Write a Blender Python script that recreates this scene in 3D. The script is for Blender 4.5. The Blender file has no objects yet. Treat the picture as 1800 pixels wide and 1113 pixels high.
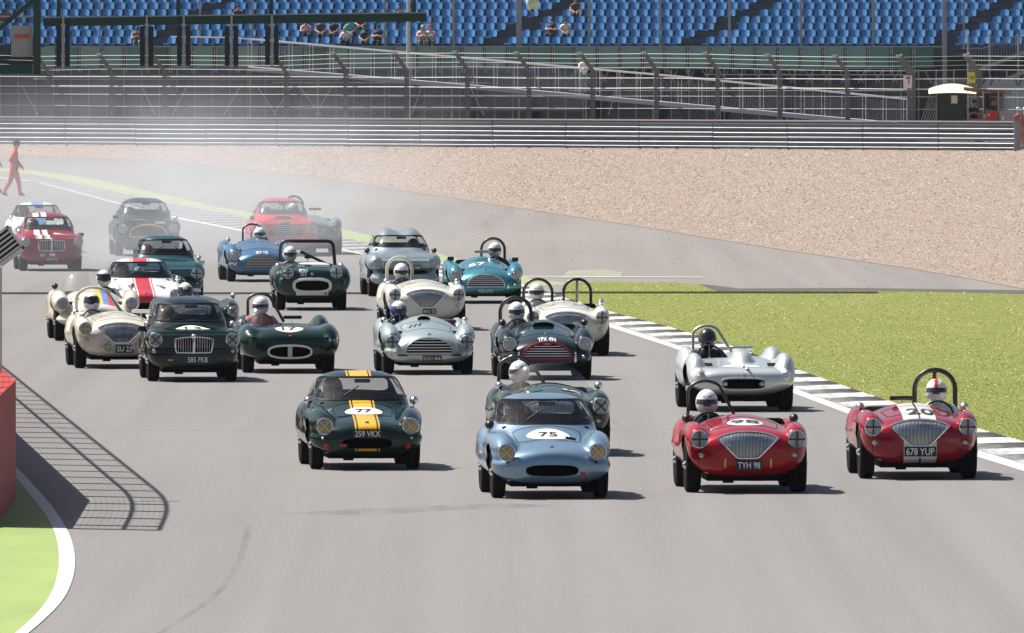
import bpy, bmesh, math, random
import numpy as np
from mathutils import Vector, Matrix
from mathutils.bvhtree import BVHTree

R = math.radians
rng = np.random.default_rng(7)
random.seed(7)
SC = bpy.context.scene
COL = SC.collection

# ------------------------------------------------------------------ camera
CAM_H = 5.6                 # camera height above the track
FPX = 27500.0               # focal length in pixels of the 1800 px wide photograph
PITCH = math.atan((556.5 - 34.0) / FPX)
cam_data = bpy.data.cameras.new('camera')
cam_data.sensor_width = 36.0
cam_data.lens = FPX / 1800.0 * 36.0
cam_data.clip_start = 1.0
cam_data.clip_end = 6000.0
cam = bpy.data.objects.new('camera', cam_data)
COL.objects.link(cam)
cam.location = (0, 0, CAM_H)
cam.rotation_euler = (math.pi / 2 - PITCH, 0, 0)
SC.camera = cam

# ------------------------------------------------------------------ sky, sun, exposure
SUN_LAT, SUN_FWD = 0.63, 0.36       # shadow run per metre of height: to the right, towards the camera
to_sun = Vector((-SUN_LAT, SUN_FWD, 1.0)).normalized()
SUN_ELEV = math.asin(to_sun.z)
SUN_AZ = math.atan2(to_sun.x, to_sun.y)      # clockwise from +Y when negated below
world = bpy.data.worlds.new('World')
SC.world = world
world.use_nodes = True
wn = world.node_tree.nodes
wl = world.node_tree.links
wn.clear()
sky = wn.new('ShaderNodeTexSky')
sky.sky_type = 'NISHITA'
sky.sun_disc = False
sky.sun_elevation = SUN_ELEV
sky.sun_rotation = SUN_AZ
sky.air_density = 1.0
sky.dust_density = 3.0
sky.ozone_density = 1.0
bg = wn.new('ShaderNodeBackground')
bg.inputs['Strength'].default_value = 0.058
wo = wn.new('ShaderNodeOutputWorld')
wl.new(sky.outputs[0], bg.inputs[0])
wl.new(bg.outputs[0], wo.inputs[0])

sun_data = bpy.data.lights.new('sun', 'SUN')
sun_data.energy = 5.0
sun_data.angle = R(0.53)
sun_data.color = (1.0, 0.955, 0.89)
sun = bpy.data.objects.new('sun', sun_data)
COL.objects.link(sun)
sun.location = (-60, 200, 120)
sun.rotation_euler = to_sun.to_track_quat('Z', 'Y').to_euler()

SC.view_settings.view_transform = 'Standard'
SC.view_settings.look = 'None'
SC.view_settings.exposure = 0.70
SC.view_settings.gamma = 1.0
SC.view_settings.use_curve_mapping = False
cy = SC.cycles
cy.use_denoising = True
cy.use_adaptive_sampling = True
cy.adaptive_threshold = 0.012
SC.render.filter_size = 1.2
cy.max_bounces = 8
cy.diffuse_bounces = 3
cy.glossy_bounces = 3
cy.transmission_bounces = 4
cy.transparent_max_bounces = 24
cy.volume_bounces = 1
cy.sample_clamp_indirect = 6.0
cy.caustics_reflective = False
cy.caustics_refractive = False

# ------------------------------------------------------------------ helpers
CP, SP_ = math.cos(PITCH), math.sin(PITCH)

def ray(px, py):
    xi = (px - 900.0) / FPX
    yi = (556.5 - py) / FPX
    return Vector((xi, CP + yi * SP_, -SP_ + yi * CP))

def G(px, py, z=0.0):
    """The point at height z that the photograph shows at pixel (px, py)."""
    d = ray(px, py)
    t = (z - CAM_H) / d.z
    return Vector((d.x * t, d.y * t, z))

def AT(px, py, Y):
    """The point at distance Y that the photograph shows at pixel (px, py)."""
    d = ray(px, py)
    t = Y / d.y
    return Vector((d.x * t, Y, CAM_H + d.z * t))

def tag(o, label=None, cat=None, group=None, kind=None):
    if label: o['label'] = label
    if cat: o['category'] = cat
    if group: o['group'] = group
    if kind: o['kind'] = kind
    return o

def empty(name, loc=(0, 0, 0), rz=0.0):
    o = bpy.data.objects.new(name, None)
    COL.objects.link(o)
    o.location = loc
    o.rotation_euler = (0, 0, rz)
    o.empty_display_size = 0.3
    return o

def link(name, me, parent=None, mat=None, loc=None, rot=None, scale=None):
    o = bpy.data.objects.new(name, me)
    COL.objects.link(o)
    if parent is not None: o.parent = parent
    if mat is not None:
        if len(me.materials) == 0:
            me.materials.append(mat)
        elif me.materials[0] is not mat:
            o.material_slots[0].link = 'OBJECT'
            o.material_slots[0].material = mat
    if loc is not None: o.location = loc
    if rot is not None: o.rotation_euler = rot
    if scale is not None: o.scale = scale
    return o

def mesh_np(name, V, F, smooth=False, sharp=None):
    me = bpy.data.meshes.new(name)
    me.from_pydata([tuple(map(float, v)) for v in V], [], [tuple(map(int, f)) for f in F])
    if smooth:
        me.polygons.foreach_set('use_smooth', [True] * len(me.polygons))
        if sharp: me.set_sharp_from_angle(angle=R(sharp))
    me.update()
    return me

def fast_mesh(name, V, F):
    """V (n,3), F (m,k) all faces with k corners."""
    V = np.asarray(V, np.float32); F = np.asarray(F, np.int32)
    me = bpy.data.meshes.new(name)
    k = F.shape[1]
    me.vertices.add(len(V)); me.vertices.foreach_set('co', V.ravel())
    me.loops.add(F.size); me.loops.foreach_set('vertex_index', F.ravel())
    me.polygons.add(len(F))
    me.polygons.foreach_set('loop_start', np.arange(0, F.size, k, dtype=np.int32))
    me.polygons.foreach_set('loop_total', np.full(len(F), k, np.int32))
    me.update(calc_edges=True)
    me.validate()
    return me

class MB:
    """collects shapes into one mesh"""
    def __init__(s): s.V = []; s.F = []
    def add(s, V, F):
        n = len(s.V)
        s.V += [tuple(v) for v in V]
        s.F += [tuple(i + n for i in f) for f in F]
        return s
    def box(s, c, d, rz=0.0, M=None):
        hx, hy, hz = d[0] / 2, d[1] / 2, d[2] / 2
        cs, sn = math.cos(rz), math.sin(rz)
        V = []
        for x, y, z in ((-1,-1,-1),(1,-1,-1),(1,1,-1),(-1,1,-1),(-1,-1,1),(1,-1,1),(1,1,1),(-1,1,1)):
            a, b = x * hx, y * hy
            p = Vector((c[0] + a * cs - b * sn, c[1] + a * sn + b * cs, c[2] + z * hz))
            V.append(M @ p if M else p)
        return s.add(V, [(0,3,2,1),(4,5,6,7),(0,1,5,4),(1,2,6,5),(2,3,7,6),(3,0,4,7)])
    def bar(s, a, b, w, h=None, up=(0, 0, 1)):
        h = h or w
        a = Vector(a); b = Vector(b); t = (b - a).normalized()
        u = Vector(up)
        if abs(t.dot(u)) > 0.98: u = Vector((0, 1, 0))
        r = t.cross(u).normalized() * (w / 2); q = r.cross(t).normalized() * (h / 2)
        V = [a - r - q, a + r - q, a + r + q, a - r + q, b - r - q, b + r - q, b + r + q, b - r + q]
        return s.add(V, [(0,3,2,1),(4,5,6,7),(0,1,5,4),(1,2,6,5),(2,3,7,6),(3,0,4,7)])
    def tube(s, pts, r, n=8, closed=False, caps=True):
        pts = [Vector(p) for p in pts]
        m = len(pts); rr = r if hasattr(r, '__len__') else [r] * m
        rings = []; prev = None
        for i, p in enumerate(pts):
            if closed: t = (pts[(i + 1) % m] - pts[i - 1])
            else: t = pts[min(i + 1, m - 1)] - pts[max(i - 1, 0)]
            t.normalize()
            if prev is None:
                u = t.orthogonal().normalized()
            else:
                u = (prev - t * prev.dot(t))
                u = u.normalized() if u.length > 1e-6 else t.orthogonal().normalized()
            prev = u; w = t.cross(u)
            rings.append([p + (u * math.cos(k * 2 * math.pi / n) + w * math.sin(k * 2 * math.pi / n)) * rr[i] for k in range(n)])
        V = [q for ring in rings for q in ring]; F = []
        for i in range(m if closed else m - 1):
            j = (i + 1) % m
            for k in range(n):
                F.append((i * n + k, i * n + (k + 1) % n, j * n + (k + 1) % n, j * n + k))
        if caps and not closed:
            F.append(tuple(range(n - 1, -1, -1))); F.append(tuple(range((m - 1) * n, m * n)))
        return s.add(V, F)
    def lathe(s, prof, n=24, M=None):
        """prof: (radius, height) pairs, spun about local Z"""
        V = []; F = []
        m = len(prof)
        for r_, h_ in prof:
            for k in range(n):
                a = 2 * math.pi * k / n
                p = Vector((r_ * math.cos(a), r_ * math.sin(a), h_))
                V.append(M @ p if M else p)
        for i in range(m - 1):
            for k in range(n):
                F.append((i * n + k, i * n + (k + 1) % n, (i + 1) * n + (k + 1) % n, (i + 1) * n + k))
        if prof[0][0] > 1e-5: F.append(tuple(range(n - 1, -1, -1)))
        if prof[-1][0] > 1e-5: F.append(tuple(range((m - 1) * n, m * n)))
        return s.add(V, F)
    def prism(s, poly, z0, z1):
        n = len(poly)
        V = [(x, y, z0) for x, y in poly] + [(x, y, z1) for x, y in poly]
        F = [tuple(range(n - 1, -1, -1)), tuple(range(n, 2 * n))]
        for i in range(n): F.append((i, (i + 1) % n, (i + 1) % n + n, i + n))
        return s.add(V, F)
    def mesh(s, name, smooth=False, sharp=35):
        return mesh_np(name, s.V, s.F, smooth, sharp)
    def build(s, name, mat, parent=None, smooth=False, sharp=35, **kw):
        return link(name, s.mesh(name, smooth, sharp), parent, mat, **kw)

# ------------------------------------------------------------------ materials
MATS = {}
def nodes_of(m):
    m.use_nodes = True
    return m.node_tree.nodes, m.node_tree.links, m.node_tree.nodes['Principled BSDF']

def pbr(name, col, rough=0.5, metal=0.0, coat=0.0, noise=0.0, nscale=4.0, spec=0.5, bump=0.0, bscale=60.0, coords='Object', stretch=(1, 1, 1)):
    if name in MATS: return MATS[name]
    m = bpy.data.materials.new(name)
    N, L, b = nodes_of(m)
    b.inputs['Base Color'].default_value = (*col, 1)
    b.inputs['Roughness'].default_value = rough
    b.inputs['Metallic'].default_value = metal
    b.inputs['Specular IOR Level'].default_value = spec
    if coat:
        b.inputs['Coat Weight'].default_value = coat
        b.inputs['Coat Roughness'].default_value = 0.02
    if noise or bump:
        tc = N.new('ShaderNodeTexCoord'); mp = N.new('ShaderNodeMapping')
        mp.inputs['Scale'].default_value = stretch
        L.new(tc.outputs[coords], mp.inputs[0])
    if noise:
        nz = N.new('ShaderNodeTexNoise'); nz.inputs['Scale'].default_value = nscale
        nz.inputs['Detail'].default_value = 5
        L.new(mp.outputs[0], nz.inputs['Vector'])
        mx = N.new('ShaderNodeMix'); mx.data_type = 'RGBA'
        mx.inputs[6].default_value = (*[c * (1 - noise) for c in col], 1)
        mx.inputs[7].default_value = (*[min(1, c * (1 + noise)) for c in col], 1)
        L.new(nz.outputs[0], mx.inputs[0]); L.new(mx.outputs[2], b.inputs['Base Color'])
    if bump:
        nb = N.new('ShaderNodeTexNoise'); nb.inputs['Scale'].default_value = bscale
        nb.inputs['Detail'].default_value = 3
        L.new(mp.outputs[0], nb.inputs['Vector'])
        bp = N.new('ShaderNodeBump'); bp.inputs['Strength'].default_value = bump
        bp.inputs['Distance'].default_value = 0.02
        L.new(nb.outputs[0], bp.inputs['Height']); L.new(bp.outputs[0], b.inputs['Normal'])
    MATS[name] = m
    return m

def paint(name, col, metal=0.0, rough=0.3, coat=0.8):
    return pbr('paint_' + name, col, rough, metal, coat, noise=0.04, nscale=3.0, spec=0.05)

def glass_mat(name, tint=(0.95, 0.97, 0.97), refl=0.12):
    if name in MATS: return MATS[name]
    m = bpy.data.materials.new(name); m.use_nodes = True
    N, L = m.node_tree.nodes, m.node_tree.links
    N.clear()
    o = N.new('ShaderNodeOutputMaterial'); mx = N.new('ShaderNodeMixShader')
    t = N.new('ShaderNodeBsdfTransparent'); t.inputs[0].default_value = (*tint, 1)
    g = N.new('ShaderNodeBsdfGlossy'); g.inputs['Roughness'].default_value = 0.03
    g.inputs['Color'].default_value = (1, 1, 1, 1)
    lw = N.new('ShaderNodeLayerWeight'); lw.inputs['Blend'].default_value = 0.35
    ma = N.new('ShaderNodeMath'); ma.operation = 'MULTIPLY_ADD'
    ma.inputs[1].default_value = 0.3; ma.inputs[2].default_value = refl * 0.35
    L.new(lw.outputs['Fresnel'], ma.inputs[0])
    L.new(ma.outputs[0], mx.inputs[0]); L.new(t.outputs[0], mx.inputs[1]); L.new(g.outputs[0], mx.inputs[2])
    L.new(mx.outputs[0], o.inputs[0])
    MATS[name] = m
    return m

M_TYRE = pbr('tyre_rubber', (0.007, 0.007, 0.0075), 0.85, noise=0.3, nscale=20, spec=0.15)
M_BLACK = pbr('black_satin', (0.012, 0.012, 0.013), 0.45)
M_DARK = pbr('dark_interior', (0.006, 0.006, 0.0065), 0.85, spec=0.1)
M_CHROME = pbr('chrome', (0.82, 0.83, 0.84), 0.12, 1.0)
M_ALLOY = pbr('wheel_silver', (0.62, 0.63, 0.64), 0.32, 1.0)
M_WHITE = pbr('white_gloss', (0.80, 0.80, 0.79), 0.25, coat=0.4)
M_OFFWHITE = pbr('cream_white_decal', (0.78, 0.76, 0.68), 0.4)
M_PLATE_T = pbr('plate_letter_white', (0.78, 0.78, 0.77), 0.5)
M_PLATE_B = pbr('plate_black', (0.012, 0.012, 0.014), 0.4)
M_TAPE_B = pbr('black_tape', (0.014, 0.014, 0.015), 0.55)
M_TAPE_Y = pbr('yellow_tape', (0.75, 0.45, 0.02), 0.55)
M_YEL = pbr('yellow_stripe_paint', (0.86, 0.42, 0.008), 0.3, coat=0.5)
M_LEATHER = pbr('brown_leather', (0.12, 0.05, 0.025), 0.6)
M_GLASS = glass_mat('window_glass')
M_PERSPEX = glass_mat('perspex', (0.9, 0.92, 0.93), 0.2)
M_AMBER = pbr('amber_lens', (0.6, 0.2, 0.02), 0.2)
M_REDL = pbr('red_mark', (0.5, 0.02, 0.02), 0.35)
M_BARBLK = pbr('roll_bar_black', (0.015, 0.015, 0.016), 0.35, coat=0.3)

def lens_mat():
    m = bpy.data.materials.new('headlamp_lens')
    N, L, b = nodes_of(m)
    b.inputs['Base Color'].default_value = (0.46, 0.48, 0.50, 1)
    b.inputs['Metallic'].default_value = 0.75
    b.inputs['Roughness'].default_value = 0.13
    b.inputs['Coat Weight'].default_value = 1.0
    b.inputs['Coat Roughness'].default_value = 0.03
    tc = N.new('ShaderNodeTexCoord'); w = N.new('ShaderNodeTexWave'); w.wave_type = 'BANDS'; w.bands_direction = 'X'
    w.inputs['Scale'].default_value = 14.0; w.inputs['Distortion'].default_value = 1.0
    L.new(tc.outputs['Object'], w.inputs[0])
    bp = N.new('ShaderNodeBump'); bp.inputs['Strength'].default_value = 0.6; bp.inputs['Distance'].default_value = 0.01
    L.new(w.outputs[0], bp.inputs['Height']); L.new(bp.outputs[0], b.inputs['Normal'])
    return m
M_LENS = lens_mat()

# ------------------------------------------------------------------ ground materials
def asphalt(name, col, warm, spk=0.12):
    m = bpy.data.materials.new(name)
    N, L, b = nodes_of(m)
    b.inputs['Roughness'].default_value = 0.82
    b.inputs['Specular IOR Level'].default_value = 0.35
    tc = N.new('ShaderNodeTexCoord')
    def noise(scale, det, sx=1.0, sy=1.0, rot=0.0):
        mp = N.new('ShaderNodeMapping'); mp.inputs['Scale'].default_value = (sx, sy, 1); mp.inputs['Rotation'].default_value = (0, 0, rot)
        nz = N.new('ShaderNodeTexNoise'); nz.inputs['Scale'].default_value = scale; nz.inputs['Detail'].default_value = det
        L.new(tc.outputs['Object'], mp.inputs[0]); L.new(mp.outputs[0], nz.inputs['Vector'])
        return nz
    streak = noise(1.7, 5, 1.0, 0.010, R(3.0))
    patch = noise(0.16, 4, 1.0, 0.12)
    grain = noise(38.0, 3, 1.0, 0.06)
    def mix(fac, a, bcol, lo, hi):
        mr = N.new('ShaderNodeMapRange'); mr.inputs[1].default_value = lo; mr.inputs[2].default_value = hi
        L.new(fac, mr.inputs[0])
        x = N.new('ShaderNodeMix'); x.data_type = 'RGBA'
        L.new(mr.outputs[0], x.inputs[0])
        if isinstance(a, tuple): x.inputs[6].default_value = (*a, 1)
        else: L.new(a, x.inputs[6])
        if isinstance(bcol, tuple): x.inputs[7].default_value = (*bcol, 1)
        else: L.new(bcol, x.inputs[7])
        return x.outputs[2]
    c1 = mix(streak.outputs[0], tuple(c * 0.89 for c in col), tuple(c * 1.07 for c in col), 0.3, 0.7)
    c2 = mix(patch.outputs[0], c1, warm, 0.45, 0.75)
    mul = N.new('ShaderNodeMix'); mul.data_type = 'RGBA'; mul.blend_type = 'MULTIPLY'; mul.inputs[0].default_value = 1.0
    g = mix(grain.outputs[0], (1 - spk,) * 3, (1 + spk,) * 3, 0.25, 0.75)
    L.new(c2, mul.inputs[6]); L.new(g, mul.inputs[7])
    L.new(mul.outputs[2], b.inputs['Base Color'])
    bp = N.new('ShaderNodeBump'); bp.inputs['Strength'].default_value = 0.25; bp.inputs['Distance'].default_value = 0.01
    gb = noise(90.0, 2); L.new(gb.outputs[0], bp.inputs['Height']); L.new(bp.outputs[0], b.inputs['Normal'])
    MATS[name] = m
    return m

M_TRACK = asphalt('track_asphalt', (0.180, 0.1735, 0.168), (0.195, 0.186, 0.178))
M_RUNOFF = asphalt('runoff_asphalt', (0.190, 0.176, 0.165), (0.208, 0.190, 0.175), 0.16)
M_GROUND = pbr('ground_earth', (0.14, 0.13, 0.09), 0.9, noise=0.3, nscale=0.2)
M_LINE = pbr('white_line_paint', (0.50, 0.49, 0.48), 0.7, noise=0.14, nscale=3.0, stretch=(1, 0.15, 1))
M_GREENP = pbr('green_paint', (0.225, 0.305, 0.08), 0.75, noise=0.24, nscale=1.4, stretch=(1, 0.2, 1))
M_GRASSB = pbr('grass_soil', (0.165, 0.19, 0.028), 0.95, noise=0.38, nscale=0.8, stretch=(1, 0.16, 1))
_gm = [n_ for n_ in M_GRASSB.node_tree.nodes if n_.type == 'MIX'][0]
_gm.inputs[6].default_value = (.13, .168, .012, 1); _gm.inputs[7].default_value = (.20, .195, .048, 1)
M_GRAVELB = pbr('gravel_bed', (0.24, 0.185, 0.15), 0.95, noise=0.25, nscale=3.0, stretch=(1, 0.1, 1))
M_DIRT = pbr('dark_dirt_edge', (0.07, 0.062, 0.052), 0.95, noise=0.4, nscale=4.0)

def attr_mat(name, rough=0.9, attr='tint', spec=0.3, trans=0.0):
    m = bpy.data.materials.new(name)
    N, L, b = nodes_of(m)
    b.inputs['Roughness'].default_value = rough
    b.inputs['Specular IOR Level'].default_value = spec
    a = N.new('ShaderNodeVertexColor'); a.layer_name = attr
    L.new(a.outputs[0], b.inputs['Base Color'])
    if trans:
        t = N.new('ShaderNodeBsdfTranslucent'); L.new(a.outputs[0], t.inputs[0])
        mx = N.new('ShaderNodeMixShader'); mx.inputs[0].default_value = trans
        o = [n for n in N if n.type == 'OUTPUT_MATERIAL'][0]
        L.new(b.outputs[0], mx.inputs[1]); L.new(t.outputs[0], mx.inputs[2]); L.new(mx.outputs[0], o.inputs[0])
    return m

def sheet(name, poly, z, mat, kind='structure', parent=None):
    V = [(p[0], p[1], z) for p in poly]
    a = sum(V[i][0] * V[(i + 1) % len(V)][1] - V[(i + 1) % len(V)][0] * V[i][1] for i in range(len(V)))
    if a < 0: V.reverse()
    o = link(name, mesh_np(name, V, [tuple(range(len(V)))]), parent, mat)
    if kind and parent is None: o['kind'] = kind
    return o

def gp(*pts): return [G(x, y) for x, y in pts]

# ------------------------------------------------------------------ ground, track, run-off
ground = sheet('ground', [(-3000, -500), (3000, -500), (3000, 5000), (-3000, 5000)], -0.06, M_GROUND)
track = sheet('track', [(-70, 20), (70, 20), (90, 760), (-90, 760)], 0.0, M_TRACK)

K_OUT = [(-140, 291), (-60, 297), (0, 303), (60, 308), (130, 322), (190, 336), (302, 360), (400, 378), (620, 422), (770, 462), (930, 505), (1060, 548), (1180, 578), (1290, 612), (1400, 652), (1500, 688), (1610, 724), (1700, 752), (1800, 780), (1960, 826), (2500, 985)]
K_IN = [(-140, 298), (-60, 305), (0, 312), (60, 318), (130, 336), (190, 352), (302, 380), (400, 399), (620, 440), (770, 480), (930, 525), (1060, 565), (1180, 603), (1290, 644), (1400, 684), (1500, 721), (1610, 757), (1700, 786), (1800, 816), (1960, 866), (2500, 1036)]
GRAVEL_LO = [(-80, 262), (0, 268), (100, 274), (250, 279), (400, 292), (560, 309), (700, 331), (860, 356), (1000, 377), (1150, 400), (1270, 420), (1400, 441), (1500, 455), (1600, 470), (1700, 487), (1800, 506), (1960, 536), (2500, 640)]
GRASS_TOP = [(985, 520), (1000, 499), (1060, 497), (1150, 498), (1225, 500), (1243, 507), (1262, 514), (1350, 514), (1500, 513), (1650, 515), (1800, 519), (1960, 524), (2500, 542)]

runoff = sheet('runoff_road', gp(*GRAVEL_LO) + gp(*reversed(K_OUT)), 0.004, M_RUNOFF)
GRAVEL_HI = [(-80, 244), (900, 247), (1400, 251), (1800, 257), (1960, 259), (2500, 265)]
gravel_bed = sheet('gravel_trap_ground', gp(*[(x, y + (3 if 0 < i < len(GRAVEL_LO) - 1 else 0)) for i, (x, y) in enumerate(GRAVEL_LO)]) + gp(*reversed(GRAVEL_HI)), 0.012, M_GRAVELB)

grass_poly_px = GRASS_TOP + [p for p in reversed(K_OUT) if p[0] >= 1060]
lawn = sheet('lawn', gp(*grass_poly_px), 0.016, M_GRASSB)
sheet('dirt_edge_ground', gp((1225, 500), (1243, 507), (1262, 514), (1500, 513), (1800, 519), (1960, 524), (2500, 542), (2500, 535), (1960, 517), (1800, 511), (1500, 507), (1300, 508), (1250, 502)), 0.010, M_DIRT)
# painted strips
green_far = [(-140, 284), (-60, 290), (0, 296), (60, 300), (130, 309), (190, 321), (302, 346), (400, 367), (620, 407), (770, 446), (930, 489), (1005, 500)]
sheet('green_strip_path', gp(*green_far) + gp(*[p for p in reversed(K_OUT) if p[0] <= 930]), 0.008, pbr('smoke_paled_green', (0.24, 0.29, 0.135), 0.8, noise=0.2, nscale=1.2, stretch=(1, .15, 1)))  # green paled in the colour itself for the smoke drifting over it
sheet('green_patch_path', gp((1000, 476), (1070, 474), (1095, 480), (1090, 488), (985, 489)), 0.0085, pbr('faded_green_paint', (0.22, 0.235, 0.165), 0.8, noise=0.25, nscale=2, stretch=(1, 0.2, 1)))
sheet('white_line_road', gp((905, 486.2), (1235, 487.6), (1235, 488.6), (905, 487.2)), 0.012, M_LINE)
sheet('edge_line_road', gp(*K_IN) + gp(*[(x, y + 1.4 + max(0, y - 330) * 0.023) for x, y in reversed(K_IN)]), 0.004, M_LINE)

# bottom-left white line and green verge
L_OUT = [(-40, 770), (0, 798), (31, 824), (67, 862), (96, 896), (120, 934), (130, 963), (133, 992), (127, 1025), (110, 1059), (72, 1096), (40, 1122), (-30, 1180)]
L_IN = [(-40, 784), (0, 815), (30, 842), (53, 872), (81, 906), (98, 939), (104, 973), (103, 1006), (91, 1045), (67, 1078), (29, 1113), (0, 1135), (-70, 1190)]
def chaikin(P_):
    for _ in range(2):
        P_ = [P_[0]] + [q_ for a_, b_ in zip(P_, P_[1:]) for q_ in ((a_[0] * .75 + b_[0] * .25, a_[1] * .75 + b_[1] * .25), (a_[0] * .25 + b_[0] * .75, a_[1] * .25 + b_[1] * .75))] + [P_[-1]]
    return P_
L_OUT, L_IN = chaikin(L_OUT), chaikin(L_IN)
sheet('verge_path', gp(*L_IN) + gp((-400, 1190), (-400, 784)), 0.004, M_GREENP)
sheet('verge_line_road', gp(*L_OUT) + gp(*reversed(L_IN)), 0.008, M_LINE)

# tyre marks and joints on the asphalt
def mark_mat(name, col, a):
    m = bpy.data.materials.new(name); N, L, b = nodes_of(m)
    b.inputs['Base Color'].default_value = (*col, 1); b.inputs['Roughness'].default_value = 0.8
    tc = N.new('ShaderNodeTexCoord'); mp = N.new('ShaderNodeMapping'); mp.inputs['Scale'].default_value = (3, 0.25, 1)
    nz = N.new('ShaderNodeTexNoise'); nz.inputs['Scale'].default_value = 1.5; nz.inputs['Detail'].default_value = 4
    mr = N.new('ShaderNodeMapRange'); mr.inputs[1].default_value = 0.3; mr.inputs[2].default_value = 0.7; mr.inputs[3].default_value = 0; mr.inputs[4].default_value = a
    L.new(tc.outputs['Object'], mp.inputs[0]); L.new(mp.outputs[0], nz.inputs['Vector']); L.new(nz.outputs[0], mr.inputs[0]); L.new(mr.outputs[0], b.inputs['Alpha'])
    return m
M_SKID = mark_mat('tyre_rubber_mark', (0.10, 0.096, 0.092), 0.22)
M_JOINT = mark_mat('asphalt_joint', (0.26, 0.24, 0.23), 0.3)
def strip(name, pts, w, mat, z=0.005):
    P = [G(x, y) for x, y in pts]; V = []; F = []
    for i, p in enumerate(P):
        t = (P[min(i + 1, len(P) - 1)] - P[max(i - 1, 0)]).normalized(); n = Vector((-t.y, t.x, 0)) * w / 2
        V += [(p + n).to_tuple()[:2] + (z,), (p - n).to_tuple()[:2] + (z,)]
        if i: F.append((2 * i - 2, 2 * i - 1, 2 * i + 1, 2 * i))
    o = link(name, mesh_np(name, V, F), None, mat); o['kind'] = 'structure'
    return o
strip('tyre_mark_road', [(437, 925), (430, 960), (415, 1000), (390, 1035), (355, 1065), (310, 1095), (270, 1120), (200, 1160)], 0.075, M_SKID)
strip('tyre_mark_road', [(560, 905), (700, 897), (860, 890), (960, 888)], 1.2, M_SKID, 0.0042)
strip('asphalt_joint_road', [(90, 757), (500, 757), (1000, 755), (1560, 752)], 0.30, M_JOINT, 0.0055)
strip('asphalt_joint_road', [(1070, 735), (1110, 760), (1135, 780)], 0.05, M_JOINT, 0.0057)

# stones on the track and run-off: tiny dark marbles
def seg_y(poly, x):
    return np.interp(x, [p[0] for p in poly], [p[1] for p in poly])

def lumps(name, px, py, size_px, cols, hfac, mat, z0=0.0, seed=3):
    r = np.random.default_rng(seed)
    n = len(px)
    d = FPX * CAM_H / (py - 34.0)
    X = (px - 900.0) / FPX * d; Y = d * 1.0
    s = size_px * d / FPX * 0.5
    a = r.uniform(0, 6.28, n)
    V = np.zeros((n, 5, 3), np.float32)
    for k in range(4):
        q = r.uniform(0.7, 1.3, n)
        V[:, k, 0] = X + np.cos(a + k * math.pi / 2) * s * q
        V[:, k, 1] = Y + np.sin(a + k * math.pi / 2) * s * q
        V[:, k, 2] = z0
    V[:, 4, 0] = X + r.uniform(-.3, .3, n) * s; V[:, 4, 1] = Y + r.uniform(-.3, .3, n) * s
    V[:, 4, 2] = z0 + s * hfac * r.uniform(0.6, 1.4, n)
    base = (np.arange(n) * 5)[:, None, None]
    F = np.array([[0, 1, 4], [1, 2, 4], [2, 3, 4], [3, 0, 4]])[None] + base
    me = fast_mesh(name, V.reshape(-1, 3), F.reshape(-1, 3))
    ca = me.color_attributes.new('tint', 'FLOAT_COLOR', 'POINT')
    cc = cols[r.integers(0, len(cols), n)] * r.uniform(0.8, 1.2, (n, 1))
    full = np.ones((n, 5, 4), np.float32); full[:, :, :3] = cc[:, None, :]
    ca.data.foreach_set('color', full.ravel())
    o = link(name, me, None, mat)
    o['kind'] = 'stuff'
    return o

NG = 115000
gx = rng.uniform(-60, 1860, NG * 2)
ylo = seg_y(GRAVEL_LO, gx); yhi = seg_y([(-80, 254.5), (0, 255), (1785, 266.5), (1960, 268)], gx)
gy = rng.uniform(248, 520, NG * 2)
edge = rng.normal(0, 1.2, NG * 2)
k = (gy < ylo + edge) & (gy > yhi)
gx, gy = gx[k][:NG], gy[k][:NG]
gcols = np.array([[.29, .22, .18], [.26, .20, .16], [.32, .26, .215], [.24, .18, .14], [.47, .41, .36], [.13, .095, .075], [.28, .215, .175], [.30, .225, .185], [.07, .05, .042], [.40, .34, .29], [.29, .22, .18], [.27, .21, .17]])
gravel = lumps('gravel', gx, gy, rng.uniform(1.7, 3.9, len(gx)), gcols, 0.7, attr_mat('gravel_stones'), 0.012)
tag(gravel, 'pinkish tan gravel stones filling the trap before the barrier', 'gravel', kind='stuff')
# scattered stones dragged on the run-off and track
sx = rng.uniform(-20, 1820, 2600); sy = rng.uniform(300, 520, 2600)
kk = (sy > seg_y(GRAVEL_LO, sx)) & (sy < seg_y(K_OUT, sx) - 2) & (rng.uniform(0, 1, 2600) < np.exp(-(sy - seg_y(GRAVEL_LO, sx)) / 70.0))
stones = lumps('loose_gravel', sx[kk], sy[kk], rng.uniform(1.5, 3.6, kk.sum()), np.array([[.06, .05, .045], [.10, .08, .07], [.25, .2, .16]]), 0.8, attr_mat('loose_stones'), 0.004, 9)
tag(stones, 'dark loose stones scattered on the grey run-off', 'stones', kind='stuff')
sx = rng.uniform(0, 1800, 900); sy = rng.uniform(560, 1113, 900)
kk = (sx > 150) & (sy > seg_y(K_IN, sx) + 15)
crumbs = lumps('track_debris', sx[kk], sy[kk], rng.uniform(1.5, 3.5, kk.sum()), np.array([[.10, .09, .085], [.3, .29, .28], [.14, .13, .12]]), 0.5, attr_mat('track_crumbs'), 0.002, 10)
tag(crumbs, 'tiny pale and dark crumbs lying on the asphalt', 'debris', kind='stuff')

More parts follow.
